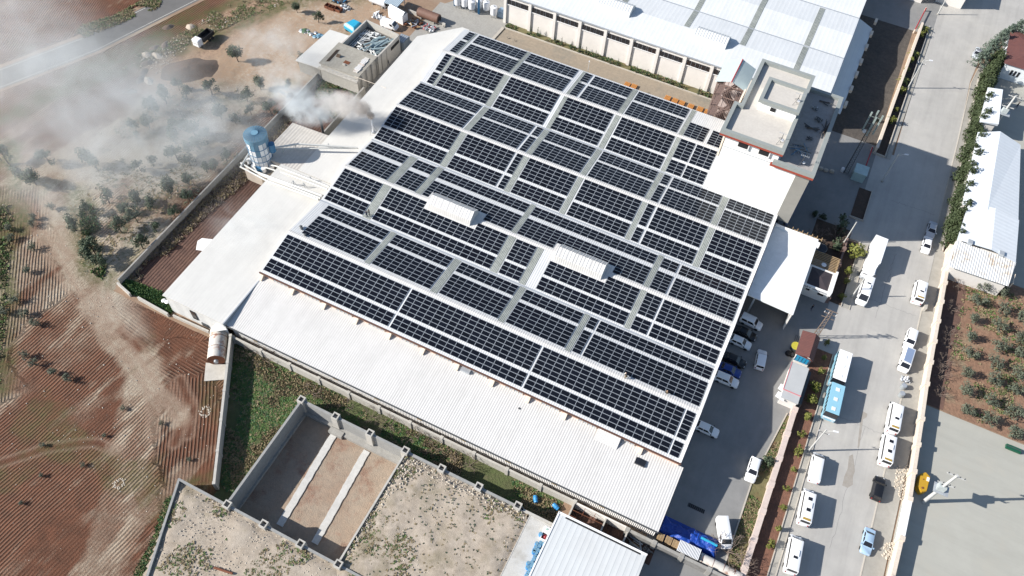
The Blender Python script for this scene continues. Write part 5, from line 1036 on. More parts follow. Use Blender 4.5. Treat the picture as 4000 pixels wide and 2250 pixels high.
# cyan covered load, sheds, tanks at the top
p = R('F', 735, 340, 1.6); t = thing('covered_load', 'bright cyan tarpaulin tied over a trailer beside the concrete store', 'covered trailer', (p.x, p.y, 0)); g = M()
q = [R('F', 620, 300, 2.2), R('F', 745, 235, 2.2), R('F', 850, 285, 2.2), R('F', 745, 385, 2.2)]; c_ = sum(q, Vector())/4
k0 = len(g.v); ring0 = [c_+(v_-c_)*1.05 for v_ in q]; ring1 = [c_+(v_-c_)*.75 for v_ in q]
g.v += [(v_.x, v_.y, 1.0) for v_ in ring0]+[(v_.x, v_.y, 2.0) for v_ in ring0]+[(v_.x, v_.y, 2.5) for v_ in ring1]
for i in range(4):
    j = (i+1) % 4; g.f += [[k0+i, k0+j, k0+4+j, k0+4+i], [k0+4+i, k0+4+j, k0+8+j, k0+8+i]]; g.m += [0, 0]
g.f.append([k0+8, k0+9, k0+10, k0+11]); g.m.append(0); g.build('cover', m_tarpc, t, bevel=.1)
g = M(); g.prism([(v_.x, v_.y) for v_ in ring1], .7, 1.0); g.build('trailer_bed', m_dsteel, t)
for v_ in ring1: g = M(); g.tube([(v_.x, v_.y-.12, .4), (v_.x, v_.y+.12, .4)], .4, 12); g.build('wheel', m_tyre, t)
t = thing('white_hut', 'small white hut with a grey sheet roof near the brown tank', 'hut', (-93, 143, 0))
q = [R('F', 1180, 200, 0), R('F', 1365, 320, 0)]; a = R('F', 1365, 318, 0); b = R('F', 1185, 215, 0); c_ = R('F', 1430, 275, 0); d__ = c_+(b-a)
g = M(); g.prism([a[:2], b[:2], d__[:2], c_[:2]], 0, 2.6); g.build('wall', m_white, t)
g = M(); mid0 = (a+c_)/2; mid1 = (b+d__)/2
g.poly([(a.x, a.y, 2.6), (b.x, b.y, 2.6), (mid1.x, mid1.y, 3.3), (mid0.x, mid0.y, 3.3)]); g.poly([(mid0.x, mid0.y, 3.3), (mid1.x, mid1.y, 3.3), (d__.x, d__.y, 2.6), (c_.x, c_.y, 2.6)]); g.build('roof', m_steel, t)
def lying_tank(name, lab, a, b, r_, mt, cat='tank'):
    t = thing(name, lab, cat, (a.x, a.y, 0)); d = (b-a).normalized(); a = Vector((a.x, a.y, r_+.2)); b = Vector((b.x, b.y, r_+.2)); g = M(); g.tube([a, a+d*.15, b-d*.15, b], [r_*.8, r_, r_, r_*.8], 20); g.build('tank_shell', mt, t, smooth=True)
    g = M(); g.tube([b, b+d*.03], r_*.7, 18); g.build('end_cap', m_black, t)
    for s_ in (.2, .8): c_ = a.lerp(b, s_); g = M(); g.obox((c_.x, c_.y), d, r_*1.6, .3, 0, r_*.6); g.build('saddle', m_conc, t)
a = R('F', 1560, 170, .7); b = R('F', 1825, 270, .7); lying_tank('rolled_tank', 'brown half round tank lying on the pale yard', a, b, 1.15, mat('brown_tank', (.17, .09, .065), .7, (.13, .07, .05), 1, dirt=.2))
a = R('F', 960, -20, 1); b = R('F', 1165, 55, 1); lying_tank('white_tank', 'white cylindrical tank at the top edge left of the brown tank', a, b, 1.2, m_lamp)
p = R('F', 1255, 30, 2.2); t = thing('grey_shelter', 'pale blue grey corrugated shelter roof next to the white cylindrical tank', 'shelter', (p.x, p.y, 0)); g = M(); g.box(p.x-2.2, p.x+1.8, p.y-1.5, p.y+2.5, 2.3, 2.45); g.build('roof', mat('grey_blue_sheet', (.36, .43, .48), .5, (.3, .37, .42), 1, stripe=('X', .4, .03)), t)
for dx in (-2, 1.6):
    for dy in (-1.3, 2.2): g = M(); g.box(p.x+dx-.06, p.x+dx+.06, p.y+dy-.06, p.y+dy+.06, 0, 2.3); g.build('post', m_steel, t)
p = R('F', 1365, 590, 0); t = thing('steel_cabinet', 'grey blue steel container box in the alley by the concrete store', 'container', (p.x, p.y, 0)); g = M(); g.box(p.x-1.2, p.x+1.1, p.y-1.4, p.y+1.6, 0, 2.4); g.build('box_body', mat('grey_blue_box', (.22, .26, .29), .6, (.18, .21, .24), 1), t, bevel=.04)
for j in range(4): g = M(); g.box(p.x-1.0+j*.52, p.x-.62+j*.52, p.y-1.0, p.y+1.2, 2.41, 2.47); g.build('lid_panel', m_steel, t)
vt = [(150, 20), (255, 20), (360, 60), (470, 40), (580, 75), (690, 150)]
for k, (u, v) in enumerate(vt):
    p = R('B', u, v+ (110 if k else 90), 0); t = thing('process_tank', 'white cylindrical tank on legs, %s of six in the row at the top' % (ordn(k+1)+' from left' if k else 'leftmost'), 'tank', (p.x, p.y, 0), 'white tanks on legs at the top of the picture')
    g = M(); g.tube([(p.x, p.y, .8), (p.x, p.y, 1.0), (p.x, p.y, 3.0), (p.x, p.y, 3.2)], [.6, .85, .85, .5], 20); g.build('vessel', m_lamp, t, smooth=True)
    for a in range(4): g = M(); g.tube([(p.x+.6*cos(a*1.57+.8), p.y+.6*sin(a*1.57+.8), 0), (p.x+.6*cos(a*1.57+.8), p.y+.6*sin(a*1.57+.8), 1.0)], .07, 6); g.build('leg', m_steel, t)
    g = M(); g.cyl((p.x, p.y), .22, 3.2, 3.35, 12); g.build('hatch', m_steel, t)
for k, (u, v) in enumerate(((465, 215), (103, 88))):
    p = R('B', u, v, 0); t = thing('blue_column', ['blue steel column in front of the fourth tank on legs', 'blue steel column at the leftmost tank on legs'][k], 'column', (p.x, p.y, 0)); g = M(); g.box(p.x-.2, p.x+.2, p.y-.05, p.y+.05, 0, 5); g.box(p.x-.2, p.x-.14, p.y-.2, p.y+.2, 0, 5); g.box(p.x+.14, p.x+.2, p.y-.2, p.y+.2, 0, 5); g.build('shaft', m_blue, t)
p = R('B', 800, 270, 0); t = thing('blue_box', 'blue grey covered crate against the corner of the ribbon window hall', 'crate', (p.x, p.y, 0)); g = M(); g.box(p.x-1.1, p.x+.9, p.y-.3, p.y+2.0, 0, 1.7); g.build('crate_body', mat('blue_grey_cover', (.20, .29, .38), .6, (.26, .34, .42), 2, bump=.05), t, bevel=.15)
# junk piles at the top left
for k, (u, v, n, lab, ms, sp, L) in enumerate(((1080, 220, 26, 'heap of white scrap beside the white hut', [m_white, m_steel], 1.6, 1.1), (1700, 370, 30, 'heap of bagged white and grey scrap right of the white hut', [m_white, m_steel, m_redp], 1.5, .9),
        (1500, 310, 26, 'timber and red rag litter behind the low alley wall', [m_wood, m_steel, m_rust], 1.8, 1.6), (640, 110, 30, 'white scrap heap at the upper left behind the cyan load', [m_white, m_steel, m_conc], 1.3, .9), (560, 25, 18, 'brown and blue scrap at the top edge', [m_rust, m_blue, m_dsteel], 1.5, 1.6))):
    p = R('F', u, v, 0); planks('scrap_heap', lab, 'scrap heap', (p.x, p.y), n, L, 40+k, ms, sp, .22, .02, rise=.5)
p = R('F', 215, 430, 0); t = thing('rubbish_pile', 'pile of grey and blue plastic rubbish on the sandy ground', 'rubbish', (p.x, p.y, 0)); rr = random.Random(9)
for j in range(30):
    x, y = p.x+rr.uniform(-3, 3.4), p.y+rr.gauss(0, .5)+.0; s = rr.uniform(.3, .8); g = M(); g.tube([(x, y, 0), (x+.1, y, s*.5), (x, y+.1, s*.7)], [s, s*.8, s*.2], 7); g.build('bag', m_blul if x > p.x+1 else rr.choice([m_steel, m_white, m_leafw]), t)
for k, (u, v) in enumerate(((420, 95), (465, 115), (495, 125), (555, 140))):
    p = R('F', u, v, 0); t = thing('steel_bin', ['leftmost of the four rusty open bins in a row', 'second of the four rusty open bins from the left', 'third of the four rusty open bins from the left', 'widest bin with a blue shadowed side at the right end of the row'][k], 'bin', (p.x, p.y, 0), 'rusty bins in a row'); w = .5 if k < 3 else .9
    g = M(); g.box(p.x-w, p.x-w+.06, p.y-.7, p.y+.7, 0, .9); g.box(p.x+w-.06, p.x+w, p.y-.7, p.y+.7, 0, .9); g.box(p.x-w, p.x+w, p.y-.7, p.y-.64, 0, .9); g.box(p.x-w, p.x+w, p.y+.64, p.y+.7, 0, .9); g.box(p.x-w, p.x+w, p.y-.7, p.y+.7, .02, .06); g.build('bin_body', m_rust, t)
sheet('scrap_yard_slab', [R('F', 700, 70)[:2], R('F', 960, 130)[:2], R('F', 900, 200)[:2], R('F', 620, 160)[:2]], .03, m_conc)
for k, (u, v, r_, mt_) in enumerate(((1160, 590, .9, m_black),)): pass

def mound(name, lab, cx_, cy_, rx, ry, h, mt, seed, rz=0, kind='thing', cat='mound'):
    g = M(); n1, n2 = 14, 30; k0 = 0; r = random.Random(seed); off = [1+.12*sin(j*.42+seed)+.06*sin(j*1.3) for j in range(n2)]; c, s_ = cos(rz), sin(rz)
    for i in range(n1+1):
        t = i/n1
        for j in range(n2):
            a = 2*pi*j/n2; q = t*(1+(off[j]-1)*t); x, y = rx*q*cos(a), ry*q*sin(a); z = h*(1-t*t)**1.4*(1+.25*sin(3*a+seed)*t)+r.uniform(0, .015)*h; g.v.append((cx_+x*c-y*s_, cy_+x*s_+y*c, max(.02, z)+(.03 if t < 1 else 0)))
    for i in range(n1):
        for j in range(n2): j2 = (j+1) % n2; g.f.append([i*n2+j, i*n2+j2, (i+1)*n2+j2, (i+1)*n2+j]); g.m.append(0)
    o = g.build(name, mt, smooth=True); tag(o, lab, cat); return o
m_dm = mat('dark_earth', (.10, .085, .07), .95, (.16, .10, .07), 1, .7, bump=.15, bs=2, dirt=.35); m_ps = mat('pale_spoil', (.50, .44, .36), .95, (.40, .33, .26), 1, .7, bump=.2, bs=2.5, dirt=.25)
p = R('r1', 1440, 530); mound('earth_mound', 'large dark earth mound on the sandy ground below the tipper truck', p.x, p.y, 6.5, 4.2, 1.3, m_dm, 3, .9)
for k, (u, v) in enumerate(((1105, 415), (1165, 365), (1245, 345), (1185, 420), (1115, 475), (1080, 545), (1440, 205), (1270, 205), (1060, 600), (1120, 610), (980, 690))):
    p = R('r1', u, v); mound('spoil_mound', 'small spoil mound in the pale row by the tipper truck, %s' % ('first' if k == 0 else ordn(k+1)+' of eleven'), p.x, p.y, 1.5, .95, .5, m_ps if k % 3 == 0 else m_dm, k+5, k)
p = R('r2', 210, 715); t = thing('cardboard_box', 'open pale box lying in the field by the long grey wall', 'box', (p.x, p.y, 0)); g = M()
for a in ((-1.1, -1.0, -.7, .7), (1.0, 1.1, -.7, .7), (-1, 1, -.7, -.6), (-1, 1, .6, .7)): g.box(p.x+a[0], p.x+a[1], p.y+a[2], p.y+a[3], .05, .8)
g.build('box_side', m_wood, t)
for k, pts_ in enumerate(([(715, 205), (750, 225), (745, 250), (715, 270), (710, 330), (700, 400), (690, 470), (675, 485), (680, 420), (690, 330), (695, 260)], [(610, 545), (640, 530), (650, 600), (655, 660), (640, 700), (640, 760), (600, 785), (560, 765), (575, 700), (600, 640)])):
    st = mat('spilled_dirt', (.27, .24, .20), .95, (.36, .34, .31), 1.2, .8, dirt=.25)
    sheet('spilled_dirt', [R('L4', u, v)[:2] for u, v in pts_], .028, st)
for x0_, y0_, x1_, y1_ in ((26.5, 112, 37.5, 112.3), (30.5, 108, 31.2, 126), (27, 84, 38, 84.4), (33, 60, 33.6, 84), (27.5, 140, 37, 140.6)):
    rr = random.Random(int(y0_)); n = 24; L = []
    for i in range(n+1): t_ = i/n; L.append((x0_+(x1_-x0_)*t_+rr.gauss(0, .12), y0_+(y1_-y0_)*t_+rr.gauss(0, .12)))
    g = M()
    for a, b in zip(L[:-1], L[1:]): g.seg(a, b, .045, .0225, .0262)
    struct(g.build('pavement_crack', mat('crack_seal', (.20, .20, .195), .9)))
# ------------------------------------------------------------------ vehicles
PAINT = {}
def paint(c):
    if c not in PAINT:
        rgb = {'white': (.78, .79, .80), 'black': (.012, .013, .016), 'blue': (.015, .045, .22), 'silver': (.45, .48, .52), 'lightblue': (.30, .42, .55), 'busblue': (.25, .47, .58), 'grey': (.22, .23, .26), 'bluegrey': (.20, .26, .38)}[c]
        PAINT[c] = mat('car_paint_'+c, rgb, .28, tuple(v*.96 for v in rgb), 1, spec=.5)
    return PAINT[c]
def hull(g, secs, mi=0):
    # secs: list of (x, half width bottom, half width top, z bottom, z top) -> lofted body with chamfered shoulder
    k = len(g.v); n = 8
    for x, wb, wt, zb, zt in secs:
        zm = zb+(zt-zb)*.78
        g.v += [(x, -wb*.92, zb), (x, -wb, zb+.12), (x, -wb, zm), (x, -wt, zt), (x, wt, zt), (x, wb, zm), (x, wb, zb+.12), (x, wb*.92, zb)]
    for i in range(len(secs)-1):
        for j in range(n): j2 = (j+1) % n; g.f.append([k+i*n+j, k+i*n+j2, k+(i+1)*n+j2, k+(i+1)*n+j]); g.m.append(mi)
    g.f.append([k+j for j in range(n)]); g.f.append([k+(len(secs)-1)*n+j for j in range(n)]); g.m += [mi, mi]
def quad_on(g, a, b, c, d, s0, s1, t0, t1, off):
    # patch on the bilinear face a b c d (a->b along s, a->d along t), pushed out along its normal
    a, b, c, d = map(Vector, (a, b, c, d)); nn = (b-a).cross(d-a).normalized()
    def P_(s, t): return (a.lerp(b, s)).lerp(d.lerp(c, s), t)+nn*off
    g.poly([P_(s0, t0), P_(s1, t0), P_(s1, t1), P_(s0, t1)])
KINDS = {  # L, W, sill z, belt z, roof z, [rear belt x, rear roof x, front roof x, front belt x] as fractions, hood z, tail z
 'hatch': (4.1, 1.75, .25, .92, 1.46, (.02, .13, .56, .74), .82, .90), 'sedan': (4.5, 1.75, .25, .90, 1.42, (.13, .27, .58, .74), .80, .88), 'suv': (4.5, 1.82, .28, 1.02, 1.62, (.01, .08, .58, .74), .95, 1.0),
 'kombi': (4.3, 1.8, .25, 1.05, 1.80, (.005, .03, .62, .76), .92, 1.02), 'van': (5.0, 1.95, .3, 1.15, 1.98, (.005, .02, .76, .90), .95, 1.1), 'minibus': (6.6, 2.05, .35, 1.35, 2.65, (.004, .015, .80, .92), 1.15, 1.3)}
def vehicle(kind, lab, cat, rear, front, color, z=.03, group=None, roofcol=None, hatches=0, signs=False, longs=None):
    rear, front = Vector((rear[0], rear[1], 0)), Vector((front[0], front[1], 0)); c = (rear+front)/2; d = front-rear; L, Wd, sill, belt, roof, fr, hood, tail = KINDS[kind]
    if longs: L = longs
    t = thing({'hatch': 'parked_car', 'sedan': 'parked_car', 'suv': 'parked_car', 'kombi': 'parked_car', 'van': 'parked_van', 'minibus': 'minibus'}[kind], lab, cat, (c.x, c.y, z), group, rz=atan2(d.y, d.x), local=True)
    X = lambda f: -L/2+L*f; w = Wd/2; pm = paint(color); g = M()
    rb, rr_, frr, fb = fr
    hull(g, [(X(0), w*.80, w*.74, sill+.1, tail*.86), (X(.02), w*.93, w*.86, sill, tail), (X(.12), w, w*.92, sill, belt), (X(fb-.04), w, w*.92, sill, belt), (X(fb), w, w*.90, sill, max(hood+.06, belt*.97 if kind in ('van', 'minibus') else hood+.06)),
             (X(.93), w*.96, w*.82, sill, hood*.95), (X(.985), w*.86, w*.70, sill, hood*.80), (X(1), w*.75, w*.6, sill+.1, hood*.62)])
    ti = w*.74 if roof < 1.7 else w*.84; bw = w*.93
    A_, B_, C_, D_ = (X(rb), -bw, belt-.03), (X(fb), -bw, belt-.03), (X(frr), -ti, roof-.05), (X(rr_), -ti, roof-.05); A2, B2, C2, D2 = [(p[0], -p[1], p[2]) for p in (A_, B_, C_, D_)]
    k = len(g.v); g.v += [A_, B_, C_, D_, A2, B2, C2, D2]
    for q in ((0, 1, 2, 3), (5, 4, 7, 6), (1, 5, 6, 2), (4, 0, 3, 7), (0, 4, 5, 1)): g.f.append([k+i for i in q]); g.m.append(0)
    # crowned roof
    k = len(g.v); g.v += [(D_[0]+.05, -ti*.86, roof), (C_[0]-.05, -ti*.86, roof), (C_[0]-.05, ti*.86, roof), (D_[0]+.05, ti*.86, roof)]; g.f.append([k, k+1, k+2, k+3]); g.m.append(0)
    for (p, q, i, j) in ((D_, C_, 0, 1), (C_, C2, 1, 2), (C2, D2, 2, 3), (D2, D_, 3, 0)):
        n0 = len(g.v); g.v += [p, q]; g.f.append([n0, n0+1, k+j, k+i]); g.m.append(0)
    g.build('body', pm, t, smooth=True)
    def pane(nm, *a, m_=None): g = M(); quad_on(g, *a); g.build(nm, m_ or m_glass, t)
    pane('windshield', B_, B2, C2, C_, .06, .94, .10, .93, .012)
    if color != 'white' or kind in ('hatch', 'suv', 'sedan', 'kombi', 'minibus'): pane('rear_window', A2, A_, D_, D2, .08, .92, .35 if kind in ('minibus',) else .25, .9, .012)
    if kind == 'van':
        pane('side_window', A_, B_, C_, D_, .72, .93, .12, .8, .01); pane('side_window', B2, A2, D2, C2, .07, .28, .12, .8, .01)
    elif kind == 'minibus':
        pane('side_window', A_, B_, C_, D_, .05, .94, .30, .82, .01); pane('side_window', B2, A2, D2, C2, .06, .95, .30, .82, .01)
    else:
        for s0, s1 in ((.10, .45), (.49, .88)): pane('side_window', A_, B_, C_, D_, s0, s1, .12, .86, .01); pane('side_window', B2, A2, D2, C2, 1-s1, 1-s0, .12, .86, .01)
    for sx_ in (.19, .81):
        for s in (-1, 1):
            r_ = .33 if roof < 2 else .38; x = X(sx_); g = M(); g.tube([(x, s*(w-.20), r_), (x, s*(w+.015), r_)], r_, 16); wl = g.build('wheel', m_tyre, t)
            g = M(); g.tube([(x, s*(w+.015), r_), (x, s*(w+.03), r_)], r_*.6, 12); g.build('rim', m_rim, wl)
    for s in (-1, 1):
        g = M(); g.box(X(.955), X(.985), s*w*.62-.14, s*w*.62+.14, hood*.66, hood*.86); g.build('headlight', m_headl, t)
        g = M(); g.box(X(-.004), X(.02), s*w*.72-.08, s*w*.72+.08, tail*.68, tail*.95); g.build('tail_light', m_redl, t)
        g = M(); g.box(X(fb-.06), X(fb-.01), s*(w+.10)-.09, s*(w+.10)+.09, belt-.02, belt+.14); g.build('mirror', pm if color != 'white' else m_dsteel, t)
    if roofcol: g = M(); g.poly([(D_[0]+.2, -ti*.8, roof+.01), (C_[0]-.2, -ti*.8, roof+.01), (C_[0]-.2, ti*.8, roof+.01), (D_[0]+.2, ti*.8, roof+.01)]); g.build('roof_panel', paint(roofcol), t)
    for j in range(hatches):
        x = X(.62-.30*j) if hatches > 1 else X(.35 if hatches == 1 else .6); g = M(); g.box(x-.28, x+.28, -.33, .33, roof, roof+.05); g.build('roof_hatch', m_glass, t)
    if kind == 'minibus':
        g = M(); g.box(X(.45)-.5, X(.45)+.5, -.5, .5, roof, roof+.16); g.build('roof_unit', pm, t, bevel=.06)
    if signs:
        g = M(); g.box(X(.03), X(.09), -.6, .6, roof-.02, roof+.05); g.build('roof_sign', mat('amber_sign', (.38, .25, .05), .5), t)
    return t
def Q(r, u, v, z=.9): return R(r, u, v, z)
V = vehicle
pk = 'cars parked nose out beside the factory wall'
V('kombi', 'white tall car at the top of the parked row, just below the canopy', 'car', Q('r7', 1738, 945), Q('r7', 1878, 1012), 'white', .05, pk)
V('sedan', 'upper black car, tucked between two white cars under the roof edge', 'car', Q('r7', 1683, 1022), Q('r7', 1838, 1095), 'black', .05, pk)
V('hatch', 'white hatchback between the two black cars of the parked row', 'car', Q('r7', 1652, 1095), Q('r7', 1803, 1163), 'white', .05, pk)
V('sedan', 'lower black car, right above the blue car', 'car', Q('r7', 1600, 1225), Q('r7', 1758, 1298), 'black', .05, pk)
V('sedan', 'bright blue car in the row beside the factory', 'car', Q('r7', 1562, 1305), Q('r7', 1722, 1372), 'blue', .05, pk)
V('suv', 'white car at the lower end of the parked row below the blue car', 'car', Q('r7', 1543, 1380), Q('r7', 1698, 1445), 'white', .05, pk)
V('kombi', 'white car standing alone in the yard opposite the parked row', 'car', Q('r7', 1865, 1333), Q('r7', 1893, 1190), 'white', .05)
V('hatch', 'white hatchback at the factory corner apart from the row', 'car', Q('L3', 1398, 302), Q('L3', 1555, 372), 'white', .05)
V('suv', 'white car at the verge in the lower yard', 'car', Q('L3', 1845, 562), Q('L3', 1795, 728), 'white', .05)
V('van', 'white panel van near the blue tarpaulin', 'van', Q('L3', 1590, 1012, 1.4), Q('L3', 1618, 1228, .9), 'white', .05)
V('minibus', 'white van behind the box truck with a roof hatch', 'minibus', Q('r8', 765, 655, 1.6), Q('r8', 695, 850, .8), 'white', .04, hatches=1, longs=6.2)
lv = 'vans parked along the left kerb'; rv = 'vehicles parked along the right sidewalk'
V('van', 'white van under the street lamp, first below the blue bus', 'van', Q('L4', 340, 742, .8), Q('L4', 395, 510, 1.6), 'white', .04, lv, longs=5.6)
V('minibus', 'white minibus with a red roof hatch and a yellow sign on the left kerb', 'minibus', Q('L4', 262, 1050, .8), Q('L4', 318, 800, 1.6), 'white', .04, lv, hatches=2, signs=True, longs=6.4)
V('minibus', 'white minibus at the bottom of the left kerb row', 'minibus', Q('L4', 165, 1405, .8), Q('L4', 220, 1160, 1.6), 'white', .04, lv, hatches=1, longs=6.4)
V('sedan', 'silver sedan at the top of the right kerb in the tower shade', 'car', Q('r8', 1252, 228), Q('r8', 1225, 332), 'silver', .04, rv)
V('sedan', 'whitish sedan just below the silver sedan', 'car', Q('r8', 1213, 342), Q('r8', 1190, 448), 'white', .04, rv)
V('minibus', 'white minibus parked alone beside the street wall', 'minibus', Q('r8', 1118, 838, .8), Q('r8', 1165, 672, 1.6), 'white', .04, rv, hatches=1, signs=True, longs=5.6)
V('kombi', 'small white pickup shaped car above the grey roofed van', 'car', Q('r8', 1095, 1050, 1), Q('r8', 1055, 1180, .8), 'white', .04, rv)
V('van', 'white van with a blue grey roof', 'van', Q('r8', 1075, 1185, 1.4), Q('r8', 1015, 1352, .8), 'white', .04, rv, roofcol='bluegrey')
V('minibus', 'upper of two white minibuses with yellow roof signs on the right', 'minibus', Q('L4', 925, 368, .8), Q('L4', 980, 135, 1.6), 'white', .04, rv, hatches=1, signs=True, longs=6.4)
V('minibus', 'lower of two white minibuses with yellow roof signs on the right', 'minibus', Q('L4', 872, 608, .8), Q('L4', 925, 372, 1.6), 'white', .04, rv, hatches=2, signs=True, longs=6.4)
V('suv', 'black car on the right lane', 'car', Q('L4', 815, 862), Q('L4', 850, 710), 'black', .04)
V('sedan', 'light blue sedan near the bottom of the street', 'car', Q('L4', 775, 1100), Q('L4', 738, 1270), 'lightblue', .04)
V('sedan', 'grey car half hidden under the fir branches at the upper right', 'car', Q('r4', 1600, 360), Q('r4', 1565, 432), 'silver', .04, roofcol='grey')
V('van', 'wrecked white car among scrap behind the concrete store', 'car', R('F', 1120, 290, .8), R('F', 1275, 340, .8), 'white', .03, longs=4.4)
def coach(lab, rear, front, roofc, bodyc, L=9.2, z=.04):
    rear, front = Vector((rear[0], rear[1], 0)), Vector((front[0], front[1], 0)); c = (rear+front)/2; d = front-rear; L = d.length
    t = thing('bus', lab, 'bus', (c.x, c.y, z), 'coaches on the left kerb', rz=atan2(d.y, d.x), local=True); w = 1.2; h = 3.05
    g = M(); g.box(-L/2, L/2, -w, w, .4, 1.5); g.build('lower_body', paint(bodyc), t, bevel=.08)
    g = M(); g.box(-L/2+.06, L/2-.12, -w+.05, w-.05, 1.5, h-.2); g.build('window_band', m_glass, t)
    g = M(); g.box(-L/2+.03, L/2-.2, -w+.02, w-.02, h-.2, h); g.build('roof', paint(roofc), t, bevel=.07)
    for k in range(8):
        x = -L/2+.1+(L-.4)*k/7
        for s in (-1, 1): g = M(); g.box(x-.05, x+.05, s*(w-.04)-.02, s*(w-.04)+.02, 1.45, h-.15); g.build('window_pillar', paint(bodyc), t)
    for x in (-L*.3, L*.02, L*.33): g = M(); g.box(x-.35, x+.35, -.35, .35, h, h+.06); g.build('roof_hatch', m_lamp, t, bevel=.02)
    for x in (-L/2+1.6, L/2-1.5):
        for s in (-1, 1): g = M(); g.tube([(x, s*(w-.3), .48), (x, s*(w+.01), .48)], .48, 16); wl = g.build('wheel', m_tyre, t); g = M(); g.tube([(x, s*(w+.01), .48), (x, s*(w+.03), .48)], .26, 12); g.build('rim', m_rim, wl)
    for s in (-1, 1): g = M(); g.box(L/2-.02, L/2+.03, s*.8-.2, s*.8+.2, .7, .95); g.build('headlight', m_headl, t)
    g = M(); g.box(L/2-.04, L/2+.03, -w*.9, w*.9, 1.2, 1.5); g.build('front_panel', paint('white'), t)
coach('bus with a white roof and blue sides', R('r8', 587, 1210, 2.6), R('r8', 530, 1432, 2.6), 'white', 'busblue')
coach('bus with a light blue roof behind the white roofed bus', R('L4', 530, 8, 2.6), R('L4', 478, 235, 2.6), 'busblue', 'busblue')
# box truck
a, b = R('r8', 850, 360, 3.0), R('r8', 745, 640, 1.6); a = Vector((a.x, a.y, 0)); b = Vector((b.x, b.y, 0)); d = b-a; L = d.length; c = (a+b)/2
t = thing('box_truck', 'white box truck parked at the left kerb above the white van', 'truck', (c.x, c.y, .04), None, rz=atan2(d.y, d.x), local=True)
g = M(); g.box(-L/2, L/2-2.6, -1.25, 1.25, 1.0, 3.9); g.build('cargo_box', paint('white'), t, bevel=.05)
g = M(); g.box(L/2-2.45, L/2-.35, -1.15, 1.15, .6, 2.6); g.build('cab', paint('white'), t, bevel=.18)
g = M(); g.poly([(L/2-.33, -1, 1.7), (L/2-.33, 1, 1.7), (L/2-.42, .95, 2.45), (L/2-.42, -.95, 2.45)]); g.build('windshield', m_glass, t)
g = M(); g.box(L/2-.4, L/2-.1, -1.2, 1.2, .4, .8); g.build('bumper', m_steel, t); g = M(); g.box(-L/2, L/2-.5, -.45, .45, .65, 1.0); g.build('chassis', m_dsteel, t)
g = M(); g.poly([(L/2-2.5, -1.0, 3.0), (L/2-1.6, -.9, 2.62), (L/2-1.6, .9, 2.62), (L/2-2.5, 1.0, 3.6)]); g.build('wind_deflector', paint('white'), t)
for s in (-1, 1): g = M(); g.box(L/2-.7, L/2-.5, s*1.4-.12, s*1.4+.12, 1.7, 2.2); g.build('mirror', m_dsteel, t); g = M(); g.box(L/2-.12, L/2-.06, s*.85-.15, s*.85+.15, .65, .85); g.build('headlight', m_headl, t)
for x in (-L/2+1.3, -L/2+2.4, L/2-1.2):
    for s in (-1, 1): g = M(); g.tube([(x, s*.9, .5), (x, s*1.25, .5)], .5, 16); wl = g.build('wheel', m_tyre, t); g = M(); g.tube([(x, s*1.25, .5), (x, s*1.27, .5)], .28, 12); g.build('rim', m_rim, wl)
# dumper truck in the field
a, b = R('r1', 1590, 245, 1.2), R('r1', 1480, 335, 1.2); a = Vector((a.x, a.y, 0)); b = Vector((b.x, b.y, 0)); d = b-a; c = (a+b)/2; L = 7.6
t = thing('dumper_truck', 'white cab tipper truck with a black bed on the sandy field', 'truck', (c.x, c.y, .05), None, rz=atan2(d.y, d.x), local=True); t.scale = (.72, .8, .8)
g = M(); g.box(L/2-2.1, L/2, -1.2, 1.2, .7, 3.0); g.build('cab', paint('white'), t, bevel=.16)
g = M(); g.poly([(L/2+.01, -1, 1.8), (L/2+.01, 1, 1.8), (L/2-.08, .95, 2.7), (L/2-.08, -.95, 2.7)]); g.build('windshield', m_glass, t); g = M(); g.box(L/2-1.7, L/2-.5, -1.215, -1.2, 1.9, 2.6); g.build('side_window', m_glass, t)
g = M()
for q in ((-L/2, L/2-2.5, -1.25, -1.1), (-L/2, L/2-2.5, 1.1, 1.25), (-L/2, -L/2+.15, -1.1, 1.1), (L/2-2.7, L/2-2.5, -1.1, 1.1)): g.box(q[0], q[1], q[2], q[3], 1.2, 2.5)
g.box(-L/2+.15, L/2-2.7, -1.1, 1.1, 1.2, 1.35); g.build('tipper_bed', m_black, t); g = M(); g.box(-L/2+.3, L/2-.6, -.45, .45, .7, 1.15); g.build('chassis', m_dsteel, t)
for x in (-L/2+1.2, -L/2+2.5, L/2-1.2):
    for s in (-1, 1): g = M(); g.tube([(x, s*.85, .52), (x, s*1.22, .52)], .52, 16); wl = g.build('wheel', m_tyre, t); g = M(); g.tube([(x, s*1.22, .52), (x, s*1.24, .52)], .28, 12); g.build('rim', m_rim, wl)
